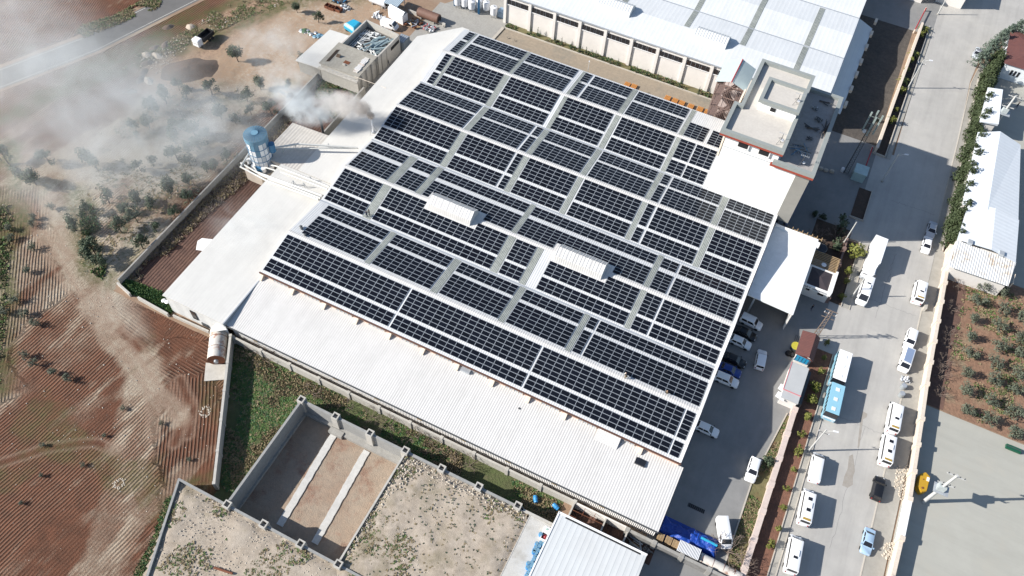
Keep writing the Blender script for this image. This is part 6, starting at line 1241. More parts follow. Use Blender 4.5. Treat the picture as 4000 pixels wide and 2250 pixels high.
# yellow and green skips
p = R('L4', 1168, 742, 1.2); t = thing('skip_container', 'bright yellow tapered metal container behind the street wall', 'skip', (p.x, p.y, 0)); g = M()
yy = p.y; hx = .95
for s, z_ in ((1, 0),): g.prism([(p.x-hx*.85, yy-1.2), (p.x, yy-2.0), (p.x+hx*.85, yy-1.4), (p.x+hx*.85+.1, yy+1.4), (p.x+.1, yy+1.95), (p.x-hx*.85+.1, yy+1.2)], .1, 1.5)
g.build('container_body', m_yel, t, bevel=.08); g = M(); g.cyl((p.x, p.y-1.2), .18, 1.5, 1.6, 10); g.cyl((p.x-.1, p.y+.4), .1, 1.5, 1.57, 8); g.build('filler_cap', m_rust, t)
g = M(); g.box(p.x+.4, p.x+.8, p.y+.4, p.y+1.1, 1.5, 1.6); g.build('label_plate', m_white, t)
p = R('L4', 1850, 490, .3); t = thing('green_bench', 'dark green oblong box on the empty lot', 'box', (p.x, p.y, 0)); g = M(); g.box(p.x-1.25, p.x+1.25, p.y-.42, p.y+.42, .05, .6); g.build('box_body', mat('bottle_green', (.01, .09, .05), .5), t, bevel=.06); g = M(); g.box(p.x-1.3, p.x+1.3, p.y-.06, p.y+.06, .6, .66); g.build('lid_ridge', m_dsteel, t)
p = R('A', 1470, 905, 1.0); t = thing('green_cabinet', 'pale green electricity kiosk at the foot of the lattice mast', 'kiosk', (p.x, p.y, 0)); g = M(); g.box(p.x-1.3, p.x+1.3, p.y-1.3, p.y+1.5, 0, 2.3); g.build('kiosk_body', mat('pale_green_kiosk', (.34, .46, .46), .6, (.29, .40, .40), 1), t, bevel=.03); g = M(); g.box(p.x-1.4, p.x+1.4, p.y-1.4, p.y+1.6, 2.3, 2.42); g.build('kiosk_roof', mat('kiosk_top', (.42, .54, .54)), t)
# ------------------------------------------------------------------ lamps, masts, poles
def lamp(base, h, lab, arms=2, az=0.0, r_=.11, cat='street lamp', wires=False):
    p = Vector((base[0], base[1], 0)); t = thing('street_lamp', lab, cat, p); g = M(); g.tube([p, p+Vector((0, 0, h))], [r_*1.3, r_*.7], 10); g.build('pole', m_pole, t, smooth=True)
    g = M(); g.cyl(p, r_*2.2, 0, .25, 10); g.build('pole_base', m_conc, t)
    for k in range(arms):
        a = az+k*pi*2/max(arms, 1); d = Vector((cos(a), sin(a), 0)); q = p+Vector((0, 0, h*.94)); e = p+d*1.2+Vector((0, 0, h+.1)); g = M(); g.tube([q, e], .05, 6); ar = g.build('arm', m_pole, t)
        g = M(); g.obox((e.x+d.x*.3, e.y+d.y*.3), (d.x, d.y), .28, .8, e.z-.08, e.z+.08); g.build('lamp_head', m_lamp, ar)
    if wires:
        for s in (-1, 1): g = M(); g.tube([p+Vector((-.9, s*.0, h*.86+.0)), p+Vector((.9, 0, h*.86))], .05, 6)
        g.build('crossarm', m_dsteel, t)
        for x in (-.8, 0, .8): g = M(); g.cyl((p.x+x, p.y), .06, h*.86, h*.86+.3, 8); g.build('insulator', m_lamp, t)
    return t
for b, t_, lab, arms, az, wi in ((('L4', 305, 505), ('L4', 450, 345), 'street lamp on the left kerb between the blue bus and the white van', 1, .2, True), (('r4', 1055, 665), ('r4', 1185, 465), 'pale street lamp by the upper planting strip', 1, .2, True),
        (('r8', 575, 380), ('r8', 675, 215), 'thin lamp post in the dark gate garden', 0, 0, False), (('r8', 632, 792), ('r8', 720, 655), 'pale post leaning over the white van by the gate planting strip', 0, 0, False),
        (('r4', 1280, 110), ('r4', 1345, 0), 'pale post at the top by the dark entrance', 0, 0, False), (('r4', 860, 1370), ('r4', 970, 1225), 'street lamp in the tower shade beside the small planter', 1, .3, False)):
    bb = R(*b); h = 8.5 if arms else 6.5; lamp(bb, h, lab, arms, az, .13, wires=wi)
def hpole(base, h, lab, z0=0):
    p = Vector((base[0], base[1], 0)); t = thing('utility_pole', lab, 'utility pole', p); g = M(); g.tube([p, p+Vector((0, 0, h))], [.34, .2], 10); g.build('pole', m_pole, t, smooth=True)
    for z_, w_ in ((h*.97, 1.4), (h*.68, 1.3)):
        g = M(); g.box(p.x-w_, p.x+w_, p.y-.08, p.y+.08, z_-.08, z_+.08); g.build('crossarm', m_pole, t)
        for x in (-1.2, -.5, .5, 1.2): g = M(); g.cyl((p.x+x, p.y), .07, z_+.08, z_+.4, 8); g.build('insulator', m_dsteel, t)
    g = M(); g.box(p.x-1.0, p.x+1.3, p.y-.9, p.y+.9, h*.50, h*.50+.12); g.build('platform', m_steel, t)
    g = M(); g.box(p.x-.7, p.x+.6, p.y-.5, p.y+.6, h*.50+.12, h*.50+1.4); g.build('transformer', mat('transformer_grey', (.42, .46, .46), .5), t, bevel=.08)
    for k in range(3): g = M(); g.cyl((p.x-.4+k*.4, p.y), .08, h*.5+1.4, h*.5+1.8, 8); g.build('bushing', m_dsteel, t)
hpole(R('L4', 1175, 888), 11.3, 'big transformer pole on the lower right lot, beside the yellow container')
hpole(R('r4', 1690, 975), 10.0, 'transformer pole between the two white sheds at the right edge')
t = thing('power_frame', 'rusty lattice power pole leaning over the guard hut roof', 'utility pole', R('G', 740, 190)[:2]+(0,) if False else tuple(R('r8', 350, 1098))); b = R('r8', 350, 1098); b.z = 0
g = M()
for dx in (-.45, .45):
    for dy in (-.2, .2): g.tube([(b.x+dx, b.y+dy, 0), (b.x+dx*.5, b.y+dy*.5, 9)], .05, 5)
for k in range(9): g.tube([(b.x-.42*(1-k*.05), b.y-.2, k), (b.x+.42*(1-k*.05), b.y-.2, k+1)], .035, 5); g.tube([(b.x+.42*(1-k*.05), b.y+.2, k), (b.x-.42*(1-k*.05), b.y+.2, k+1)], .035, 5)
g.build('lattice', m_bare, t)
for z_ in (6.8, 8.0, 9.0): g = M(); g.box(b.x-1.1, b.x+1.1, b.y-.06, b.y+.06, z_-.05, z_+.05); g.build('crossarm', m_bare, t)
for x in (-1, -.3, .3, 1): g = M(); g.cyl((b.x+x, b.y), .06, 8.05, 8.4, 6); g.build('insulator', m_lamp, t)
t = thing('lattice_mast', 'tall dark lattice telecom mast with aerials beside the office tower', 'mast', (16.9, 143.6, 0)); mx, my, mh = 16.9, 143.6, 16.5; g = M(); w0 = .6
for a in range(3): g.tube([(mx+w0*cos(a*2.09), my+w0*sin(a*2.09), 0), (mx+.4*cos(a*2.09), my+.4*sin(a*2.09), mh)], .06, 5)
for k in range(22):
    for a in range(3):
        z0_, z1_ = mh*k/22, mh*(k+1)/22; r0 = w0-(w0-.4)*k/22; a0, a1 = a*2.09, (a+1)*2.09; g.tube([(mx+r0*cos(a0), my+r0*sin(a0), z0_), (mx+r0*cos(a1), my+r0*sin(a1), z1_)], .035, 4)
g.build('lattice', m_dsteel, t)
for z_ in (12.5, 14.2, 16.0):
    for a in range(4): x, y = mx+1.1*cos(a*1.57), my+1.1*sin(a*1.57); g = M(); g.tube([(mx, my, z_), (x, y, z_)], .04, 5); g.box(x-.16, x+.16, y-.1, y+.1, z_-.6, z_+1.0); g.build('aerial_panel', mat('grey_green_aerial', (.30, .36, .34), .5), t)
g = M(); g.tube([(mx-.7, my-.2, 12.2), (mx-.7, my-.5, 12.25)], .35, 14); g.build('dish', m_lamp, t)
p = R('A', 1265, 840, .6); g = M(); g.tube([(p.x, p.y, 0), (p.x, p.y, .9), (p.x, p.y, 1.1)], [.35, .4, .15], 12); o = g.build('white_urn', m_lamp); tag(o, 'small white round tank at the foot of the lattice mast', 'tank')
# gravel lane post
p = R('r3', 640, 560); t = thing('lane_post', 'thin post standing at the edge of the gravel lane', 'post', (p.x, 139.2, 0)); g = M(); g.tube([(p.x, 139.4, 0), (p.x, 139.4, 9)], .05, 6); g.build('pole', m_pole, t); g = M(); g.box(p.x-.1, p.x+.1, 139.3, 139.5, 9, 9.25); g.build('cap', m_lamp, t)
for k, u in enumerate((850, 900, 1155, 1210, 1262, 1330, 1400, 1455)):
    v = {850: 640, 900: 655, 1155: 742, 1210: 762, 1262: 780, 1330: 805, 1400: 826, 1455: 848}[u]; p = R('r3', u+18, v, .4); t = thing('orange_pallet', 'orange wooden pallet behind the factory roof edge, %s' % ('leftmost of eight' if k == 0 else ordn(k+1)+' of eight from the left'), 'pallet', (p.x, p.y, 0), 'orange pallets in the gravel lane')
    m_or = mat('orange_wood', (.52, .23, .06), .7, (.45, .19, .05), 2)
    for j in range(5): g = M(); g.box(p.x-.65+j*.27, p.x-.45+j*.27, p.y-.6, p.y+.9, .12, .5); g.build('slat', m_or, t)
# ------------------------------------------------------------------ buildings on the right
ws = thing('long_white_shed', 'long white gabled shed roof behind the conifer hedge at the right edge', 'shed', (45.5, 153, 0)); g = M()
g.poly([(40.0, 141.0, 4.6), (44.6, 141.0, 5.6), (44.2, 166.2, 5.6), (40.0, 164.8, 4.6)]); g.poly([(44.6, 141.0, 5.6), (51.2, 141.3, 4.4), (49.2, 165.6, 4.4), (44.2, 166.2, 5.6)]); g.build('roof', m_roofr, ws)
g = M(); g.prism([(40.2, 141), (50.8, 141.2), (49.0, 165.4), (40.2, 164.6)], 0, 4.4); g.build('wall', m_wwall, ws)
w2 = thing('near_white_shed', 'nearer white shed roof with two small vents and a rust stained ribbed lean-to', 'shed', (46, 135, 0)); g = M()
g.poly([(40.3, 130.4, 5.0), (46.6, 130.2, 5.7), (46.0, 142.0, 5.7), (41.0, 141.4, 5.0)]); g.poly([(46.6, 130.2, 5.7), (51.6, 129.8, 5.0), (51.0, 141.8, 5.0), (46.0, 142.0, 5.7)]); g.build('roof', m_roofr, w2)
g = M(); g.poly([(40.1, 123.4, 4.3), (51.2, 123.9, 4.3), (51.7, 130.2, 4.95), (40.3, 130.3, 4.95)]); g.build('lean_to_roof', mat('rust_stained_sheet', (.72, .72, .70), .5, (.66, .66, .64), .4, stripe=('X', .45, .03, (.52, .53, .54), .6), c3=(.42, .30, .18), s3=.35), w2)
g = M(); g.prism([(40.5, 124.2), (51.0, 124.6), (51.2, 141.5), (41.2, 141.2)], 0, 4.2); g.build('wall', m_wwall, w2)
for x in (42.6, 48.6): g = M(); g.box(x-.45, x+.45, 130.0, 131.0, 5.1, 5.7); g.build('roof_vent', m_steel, w2)
for u, v in ((1480, 590), (1590, 660), (1700, 690), (1810, 710)):
    p = R('r8', u-40, v+60, 0); g = M(); g.box(p.x-.1, p.x+.1, p.y-.1, p.y+.1, 0, 3.8); g.tube([(p.x, p.y, 3.6), (p.x, p.y+2, 4.2)], .08, 6); g.build('post', m_cream, w2)
w3 = thing('small_white_shed', 'small white flat roof further up behind the conifer hedge', 'shed', (42, 175, 0)); g = M(); g.prism([(39.9, 168.4), (43.7, 169.0), (43.2, 181.6), (40.1, 181.4)], 4.6, [4.7, 5.2, 5.2, 4.7]); g.build('roof', m_roofr, w3); g = M(); g.prism([(40.2, 168.8), (43.3, 169.2), (43.0, 181.2), (40.3, 181)], 0, 4.6); g.build('wall', m_wwall, w3)
hb = thing('white_house', 'white house with a red brown roof behind the fir branches at the upper right', 'house', (50, 195, 0))
p0 = R('r4', 1800, 470, 4.5); p1 = R('r4', 1932, 510, 4.5)
g = M(); g.box(p0.x, p0.x+12, p0.y, p0.y+14, 0, 4.2); g.build('wall', mat('bluish_white_wall', (.72, .76, .78), .7), hb)
g = M(); xa, xb, ya, yb = p0.x-.4, p0.x+12.4, p0.y-.4, p0.y+14.4; zc = 5.3
for q in (((xa, ya), (xb, ya)), ((xb, ya), (xb, yb)), ((xb, yb), (xa, yb)), ((xa, yb), (xa, ya))): g.poly([(q[0][0], q[0][1], 4.3), (q[1][0], q[1][1], 4.3), ((xa+xb)/2, (ya+yb)/2, zc)])
g.build('roof', m_rtile, hb)
for k in range(3): g = M(); g.box(p0.x+2.0+k*.8, p0.x+2.5+k*.8, p0.y-.05, p0.y-.01, 1.6, 3.0); g.build('window', m_glass, hb)
eb = thing('entrance_house', 'pink trimmed white entrance building cut by the top edge', 'house', (22, 217, 0)); p = R('r4', 1110, 5, 0); g = M(); g.box(p.x-5, p.x+1.5, p.y-.5, p.y+8, 0, 3.2); g.build('wall', m_wwall, eb)
g = M(); g.box(p.x-.5, p.x+3.2, p.y-1.2, p.y+8, 3.2, 3.5); g.build('roof', m_white, eb); g = M(); g.box(p.x-5.05, p.x+1.55, p.y-.56, p.y-.5, 2.5, 2.9); g.build('pink_band', m_pink, eb); g = M(); g.box(p.x-2.2, p.x-1.3, p.y-.58, p.y-.5, 1.2, 2.2); g.build('window', m_glass, eb)
t = thing('shop_building', 'building beyond the top edge whose shadow falls on the upper street', 'building', (28, 222, 0)); g = M(); g.box(24.5, 31, 217, 230, 0, 6); g.build('wall', m_wwall, t); g = M(); g.box(24.3, 31.2, 216.8, 230, 6, 6.3); g.build('roof', m_parap, t)
# ------------------------------------------------------------------ people
def person(lab, x, y, z, rz, pose='stand', top=m_dark, leg=m_navy, hair=m_black, s=1.0):
    J = {'p': (0, 0, .95), 'c': (0, 0, 1.25), 'n': (0, 0, 1.47), 'h': (0, .02, 1.58), 'ht': (0, .02, 1.72)}; E_ = [('p', 'c'), ('c', 'n'), ('n', 'h'), ('h', 'ht')]; Rd = {'p': .16, 'c': .17, 'n': .06, 'h': .085, 'ht': .075}
    for sd_, nm in ((-1, 'l'), (1, 'r')):
        kx, fx = .11, .11
        if pose == 'stand': J.update({nm+'k': (sd_*.11, .03, .50), nm+'a': (sd_*.12, 0, .08), nm+'t': (sd_*.13, .16, .04)})
        elif pose == 'walk': J.update({nm+'k': (sd_*.11, .12*sd_, .50), nm+'a': (sd_*.11, .22*sd_, .08), nm+'t': (sd_*.12, .22*sd_+.15, .04)})
        else: J.update({nm+'k': (sd_*.18, .38, .50), nm+'a': (sd_*.15, .18, .08), nm+'t': (sd_*.16, .34, .04)})
        J.update({nm+'s': (sd_*.20, 0, 1.40), nm+'e': (sd_*.27, .02 if pose != 'crouch' else .22, 1.12), nm+'w': (sd_*.25, .16 if pose != 'crouch' else .45, .92), nm+'m': (sd_*.24, .22 if pose != 'crouch' else .53, .86)})
        E_ += [('p', nm+'k'), (nm+'k', nm+'a'), (nm+'a', nm+'t'), ('n', nm+'s'), (nm+'s', nm+'e'), (nm+'e', nm+'w'), (nm+'w', nm+'m')]
        Rd.update({nm+'k': .075, nm+'a': .05, nm+'t': .045, nm+'s': .075, nm+'e': .05, nm+'w': .035, nm+'m': .04})
    if pose == 'crouch':
        for k in ('p', 'c', 'n', 'h', 'ht', 'ls', 'rs', 'le', 're', 'lw', 'rw', 'lm', 'rm'):
            v = J[k]; dz = .55; f_ = max(0, v[2]-.95); J[k] = (v[0], v[1]+f_*.55-.08, v[2]-dz-f_*.12)
    names = list(J); me = bpy.data.meshes.new('person'); me.from_pydata([tuple(c_*s for c_ in J[k]) for k in names], [(names.index(a), names.index(b)) for a, b in E_], [])
    o = bpy.data.objects.new('person', me); COL.objects.link(o); md = o.modifiers.new('skin', 'SKIN'); 
    for i, k in enumerate(names): r_ = Rd[k]*s; me.skin_vertices[0].data[i].radius = (r_, r_*.8 if k in 'pc' else r_)
    me.skin_vertices[0].data[0].use_root = True; o.modifiers.new('sub', 'SUBSURF').levels = 1
    dg = bpy.context.evaluated_depsgraph_get(); m2 = bpy.data.meshes.new_from_object(o.evaluated_get(dg)); bpy.data.objects.remove(o)
    m2.materials.clear()
    for q in (top, leg, m_skin): m2.materials.append(q)
    hip = J['p'][2]*s; nk = J['n'][2]*s
    for pl in m2.polygons:
        c_ = pl.center; pl.material_index = 2 if (c_.z > nk+.03 or min((Vector(c_)-Vector(J[k])*s).length for k in ('lm', 'rm')) < .07) else (1 if c_.z < hip+.02 and min((Vector(c_)-Vector(J[k])*s).length for k in ('lw', 'rw', 'le', 're')) > .12 else 0); pl.use_smooth = True
    b_ = bpy.data.objects.new('person', m2); COL.objects.link(b_); tag(b_, lab, 'person'); b_.location = (x, y, z); b_.rotation_euler = (0, 0, rz)
    h = J['ht']; g = M(); g.tube([(h[0]*s, (h[1]-.02)*s, (h[2]-.09)*s), (h[0]*s, (h[1]-.01)*s, (h[2]+.0)*s), (h[0]*s, h[1]*s, (h[2]+.06)*s)], [.10*s, .095*s, .04*s], 10); hr = g.build('hair', hair, None, smooth=True); hr.parent = b_
    return b_
p = R('r6', 836, 182, 7.4); person('person in dark blue standing on the skylight strip, left of a pair', p.x, p.y, fz(p.y)+.06, .6, 'stand', m_navy, m_navy)
p = R('r6', 856, 172, 7.4); person('person in black standing on the skylight strip, right of a pair', p.x, p.y, fz(p.y)+.06, 2.6, 'stand', m_dark, m_dark)
p = R('r7', 842, 1390, 8.4); person('person in white bending over a panel gap on the front ridge', p.x, p.y, fz(p.y)+.12, -1.2, 'crouch', m_whitec, m_khaki)
p = R('r7', 862, 1408, 8.4); person('person in khaki crouching beside the one in white on the front ridge', p.x, p.y, fz(p.y)+.12, 1.8, 'crouch', m_khaki, m_dark)
p = R('L3', 1155, 82, 8.4); person('person in khaki sitting on the front ridge near the right roof edge', p.x, p.y, fz(p.y)+.12, -.5, 'crouch', m_khaki, m_khaki)
p = R('r2', 1000, 490, 0); person('person in dark clothes walking in the alley by the concrete store', p.x, p.y, .04, 2.0, 'walk')
p = R('r8', 322, 890, 0); person('person in black walking between the canopy and the guard hut', p.x, p.y, .04, -2.3, 'walk')
p = R('r4', 1872, 812, 0); person('person in black by the transformer pole between the white sheds', p.x, p.y, .04, 1.0, 'walk')
# small roof things
for k, (u, v) in enumerate(((342, 274), (348, 290), (376, 342))):
    p = R('r6', u, v, 8.0); t = thing('roof_fan', 'dark round roof vent on the bare roof margin, ' + ['topmost of three', 'middle of three', 'lowest of three, on the ridge'][k], 'vent', (p.x, p.y, fz(p.y)), 'round vents at the left roof margin'); g = M(); g.cyl((p.x, p.y), .2, fz(p.y), fz(p.y)+.35, 10); g.build('neck', m_steel, t); g = M(); g.tube([(p.x, p.y, fz(p.y)+.35), (p.x, p.y, fz(p.y)+.5)], [.32, .15], 12); g.build('cowl', m_dsteel, t)
for r, u, v, lab in (('r2', 940, 945, 'rusty brown trim bar at the left roof edge by the white chimney'),):
    pass
# potted urns and street barrels
for k, (u, v) in enumerate(((1022, 20), (1008, 80))):
    p = R('L4', u, v, .6); t = thing('metal_drum', ['upper of two shiny metal drums at the right kerb', 'lower of two shiny metal drums at the right kerb'][k], 'drum', (p.x, p.y, .1)); g = M(); g.tube([(p.x, p.y, .12), (p.x, p.y, 1.1)], .5, 16); g.build('drum_body', mat('shiny_zinc', (.5, .54, .56), .3, metal=.6), t, smooth=True); g = M(); g.tube([(p.x, p.y, 1.1), (p.x, p.y, 1.14)], .42, 16); g.build('drum_lid', m_steel, t)
p = R('r8', 1035, 1410, .5); planks('scrap_heap', 'shiny sheet scrap at the kerb in front of the grey roofed van', 'scrap heap', (p.x, p.y), 14, 1.0, 61, [m_lamp, m_steel], .7, .16, .1, rise=.6)
p = R('r8', 1185, 865, .5); t = thing('concrete_block', 'pale upright block at the kerb below the lone minibus', 'block', (p.x, p.y, 0)); g = M(); g.box(p.x-.25, p.x+.25, p.y-.9, p.y+.8, .1, 1.0); g.build('block_body', m_concl, t, bevel=.05); g = M(); g.box(p.x-.3, p.x+.3, p.y-.95, p.y+.85, 1.0, 1.06); g.build('block_cap', m_kerb, t)
for k, (u, v) in enumerate(((295, 270), (350, 280), (250, 255))):
    p = R('s', 3100+u/2.34, 550+v/2.34, .3); t = thing('stone_block', 'pale rough block on the shaded bed near the mast, %s of three' % ['middle', 'right', 'left'][k], 'block', (p.x, p.y, 0)); g = M(); g.box(p.x-.45, p.x+.45, p.y-.4, p.y+.4, 0, .7); g.build('stone_body', m_bald, t, bevel=.15)
p = R('L3', 1285, 590, 6.5)
p = R('L1', 1690, 1410, 3.2); q = R('L1', 1790, 1435, 3.2); a, b = R('L1', 1615, 1385, 3.2), R('L1', 1755, 1430, 3.2); g = M(); g.tube([a, b], .18, 10); o = g.build('rusty_pipe', m_rust); tag(o, 'rusty brown pipe lying on the lower left rubble ground', 'pipe')
p = R('r5', 1545, 395, .0); g = M(); rr = random.Random(2); 
pts_ = [(p.x+(1.6+rr.uniform(-.5, .5))*cos(a/10*2*pi), p.y+(1.5+rr.uniform(-.5, .5))*sin(a/10*2*pi)) for a in range(10)]; g.prism(pts_, .03, .09); o = g.build('lime_patch', m_white); tag(o, 'white lime heap on the soil beside the left annex', 'lime heap')
for k, (u, v) in enumerate(((1237, 822), (1262, 832))): p = R('r5', u, v, .3); g = M(); g.tube([(p.x, p.y, .05), (p.x, p.y, .45), (p.x, p.y, .6)], [.4, .45, .2], 10); o = g.build('white_sack', m_white); tag(o, ['left of two white sacks at the annex corner', 'right of two white sacks at the annex corner'][k], 'sack')
for k, (r, u, v) in enumerate((('L1', 1550, 210), ('L1', 900, 755))):
    p = R(r, u, v, 0); g = M(); rr = random.Random(k)
    for j in range(46): a = j/46*2*pi; q = (p.x+.75*cos(a)+rr.gauss(0, .16), p.y+.75*sin(a)+rr.gauss(0, .16)); g.tube([(q[0], q[1], .0), (q[0], q[1], .1), (q[0]+.03, q[1], .16)], [.13, .11, .04], 5)
    o = g.build('stone_ring', m_rock); tag(o, ['ring of white stones in the red soil near the slanting wall', 'ring of white stones beside the pale track at the lower left'][k], 'stone ring', kind='stuff')
# ------------------------------------------------------------------ vegetation
def leafmesh(name, mt, clumps, n, ls, seed, up=0.0):
    # clumps: (x, y, z, r) ; n leaf faces per unit, spread through the volume
    r = random.Random(seed); g = M()
    for cx, cy, cz, cr in clumps:
        for _ in range(int(n*cr*cr)):
            while True:
                v = Vector((r.uniform(-1, 1), r.uniform(-1, 1), r.uniform(-1, 1)))
                if .25 < v.length < 1: break
            p = Vector((cx, cy, cz))+v*cr; s = ls*r.uniform(.6, 1.4); nn = (v.normalized()*1.2+Vector((r.gauss(0, .6), r.gauss(0, .6), r.gauss(0, .6)+.5))).normalized()
            a = nn.orthogonal().normalized(); a.rotate(Matrix.Rotation(r.uniform(0, 6.3), 3, nn)); b = nn.cross(a)*.6
            if up: a = (a+Vector((0, 0, up))).normalized()
            g.poly([p-a*s-b*s*.3, p-b*s, p+a*s, p+b*s])
    o = g.build(name, mt); me = o.data; bpy.data.objects.remove(o); return me
def barkmesh(name, mt, limbs, r0):
    g = M()
    for pts, ra, rb in limbs:
        n = len(pts); g.tube(pts, [ra+(rb-ra)*i/(n-1) for i in range(n)], 6)
    o = g.build(name, mt); me = o.data; bpy.data.objects.remove(o); return me
def proto_tree(kind, seed):
    r = random.Random(seed); L = []; C = []
    if kind == 'pine':
        h = r.uniform(3.2, 4.6); lean = (r.uniform(-.5, .5), r.uniform(-.5, .5)); L.append(([(0, 0, 0), (lean[0]*.4, lean[1]*.4, h*.4), (lean[0], lean[1], h*.9)], .12, .04))
        for k in range(11):
            a = r.uniform(0, 6.3); t = r.uniform(.35, 1); d = r.uniform(.5, 1.5)*(1.25-t*.7); x, y, z = lean[0]*t+d*cos(a), lean[1]*t+d*sin(a), h*t+r.uniform(-.1, .4); L.append(([(lean[0]*t, lean[1]*t, h*t*.85), (x, y, z)], .04, .015)); C.append((x, y, z, r.uniform(.45, .9)))
        return leafmesh('crown', m_pine, C, 130, .17, seed), barkmesh('trunk', m_trunk, L, .1)
    if kind == 'olive':
        L.append(([(0, 0, 0), (.05, 0, .6)], .13, .09))
        for k in range(11):
            a = k*.63+r.uniform(-.3, .3); d = r.uniform(.3, 1.05); z = r.uniform(.9, 2.0); x, y = d*cos(a), d*sin(a); L.append(([(.05, 0, .6), (x*.6, y*.6, z*.8), (x, y, z)], .05, .015)); C.append((x, y, z, r.uniform(.3, .62)))
        return leafmesh('crown', m_olive, C, 210, .115, seed), barkmesh('trunk', m_trunk, L, .1)
    if kind == 'hedge':
        h = r.uniform(3.9, 5.0); L.append(([(0, 0, 0), (0, 0, h*.9)], .14, .03))
        for k in range(20):
            t = k/19; rr2 = (2.0-1.5*t)*r.uniform(.75, 1.1); a = k*2.4; C.append((rr2*.6*cos(a), rr2*.6*sin(a), .5+(h-.6)*t, .5+.6*(1-t)))
        return leafmesh('crown', m_cyp, C, 95, .2, seed, .6), barkmesh('trunk', m_trunk, L, .1)
    if kind == 'fir':
        h = r.uniform(6.5, 8.0); L.append(([(0, 0, 0), (0, 0, h)], .2, .04))
        for k in range(34):
            t = k/33; a = k*2.4; rr2 = 3.1*(1-t)+.4; z = 1.2+(h-1.3)*t; x, y = rr2*cos(a), rr2*sin(a); L.append(([(0, 0, z), (x, y, z+.35)], .05, .01))
            for q in (.45, .75, 1): C.append((x*q, y*q, z+.3*q, .55*(1.3-.5*q)))
        return leafmesh('crown', m_spru, C, 95, .17, seed), barkmesh('trunk', m_trunk, L, .1)
    if kind == 'shrub' or kind == 'darkbush':
        for k in range(9):
            a = r.uniform(0, 6.3); d = r.uniform(0, .55); z = r.uniform(.3, 1.2); C.append((d*cos(a), d*sin(a), z, r.uniform(.2, .42))); L.append(([(0, 0, 0), (d*cos(a), d*sin(a), z)], .03, .01))
        return leafmesh('foliage', m_ylw if kind == 'shrub' else m_pine, C, 240, .13, seed, .4), barkmesh('stem', m_trunk, L, .1)
    if kind == 'palm':
        g = M()
        for k in range(13):
            a = k*2.4; d = Vector((cos(a), sin(a), 0)); pr = None
            el = r.uniform(.3, 1.1)
            for j in range(6):
                t = j/5; p = d*(1.5*t*cos(el*.6))+Vector((0, 0, .7+1.3*t*sin(el)-1.0*t*t)); 
                if pr is not None:
                    s_ = Vector((-sin(a), cos(a), 0))*.22*(1-t*.6); g.poly([pr-s_, p-s_*.8, p, pr]); g.poly([pr, p, p+s_*.8, pr+s_])
                pr = p
        o = g.build('fronds', m_ylw); me = o.data; bpy.data.objects.remove(o); return me, barkmesh('trunk', m_trunk, [([(0, 0, 0), (0, 0, .8)], .16, .13)], .1)
    if kind == 'cypress':
        h = r.uniform(1.8, 2.7)
        for k in range(9): t = k/8; C.append((r.uniform(-.05, .05), r.uniform(-.05, .05), .2+h*t, .30*(1-t)+.07))
        return leafmesh('foliage', m_pine, C, 420, .09, seed, 1.2), barkmesh('trunk', m_trunk, [([(0, 0, 0), (0, 0, h*.7)], .04, .02)], .1)
    if kind == 'bare':
        def br(p, d, l, w, dep):
            q = p+d*l; L.append(([tuple(p), tuple((p+q)/2+Vector((r.gauss(0, .04), r.gauss(0, .04), 0))), tuple(q)], w, w*.6))
            if dep:
                for k in range(3 if dep > 1 else 4):
                    e = (d+Vector((r.gauss(0, .55), r.gauss(0, .55), r.gauss(.1, .35)))).normalized(); br(q, e, l*r.uniform(.55, .85), w*.6, dep-1)
        for k in range(5): a = k*1.26+r.uniform(-.3, .3); br(Vector((0, 0, .1)), Vector((cos(a)*.9, sin(a)*.9, .8)).normalized(), .75, .04, 3)
        return None, barkmesh('branches', m_bare, L, .1)
PROT = {}
def plant(kind, name, lab, cat, x, y, z=.03, s=1.0, group=None, seed=0, rz=None, nm=('crown', 'trunk')):
    key = (kind, seed % 3)
    if key not in PROT: PROT[key] = proto_tree(kind, hash_(kind)+key[1])
    a, b = PROT[key]; r = random.Random(int(x*31+y*17)); t = thing(name, lab, cat, (x, y, z), group, rz=r.uniform(0, 6.3) if rz is None else rz)
    t.scale = (s*r.uniform(.9, 1.12), s*r.uniform(.9, 1.12), s)
    for me, q in ((a, nm[0]), (b, nm[1])):
        if me is not None: o = bpy.data.objects.new(q, me); COL.objects.link(o); o.parent = t
    return t
def hash_(s): return sum(ord(c)*(i+3) for i, c in enumerate(s))
def series(kind, name, cat, items, zc, fmt, group, key=None, smin=.85, smax=1.15, nm=('crown', 'trunk'), z=.03):
    # items: (region, u, v[, scale]); zc = height of the measured crown centre; ordered along the picture for the labels
    L = []
    for it in items:
        p = R(it[0], it[1], it[2], zc*(it[3] if len(it) > 3 else 1)+z); o = REG[it[0]]; L.append((o[0]+it[1]/o[2], o[1]+it[2]/o[2], p, it[3] if len(it) > 3 else None))
    L.sort(key=(lambda q: q[0]) if key != 'y' else (lambda q: q[1])); n = len(L)
    for i, (px_, py_, p, s) in enumerate(L):
        r = random.Random(i*7+n); w = ('leftmost' if key != 'y' else 'topmost') if i == 0 else ('rightmost' if key != 'y' else 'lowest') if i == n-1 else ordn(i+1)+(' from the left' if key != 'y' else ' from the top')
        plant(kind, name, fmt % w, cat, p.x, p.y, z, s or r.uniform(smin, smax), group, i, nm=nm)
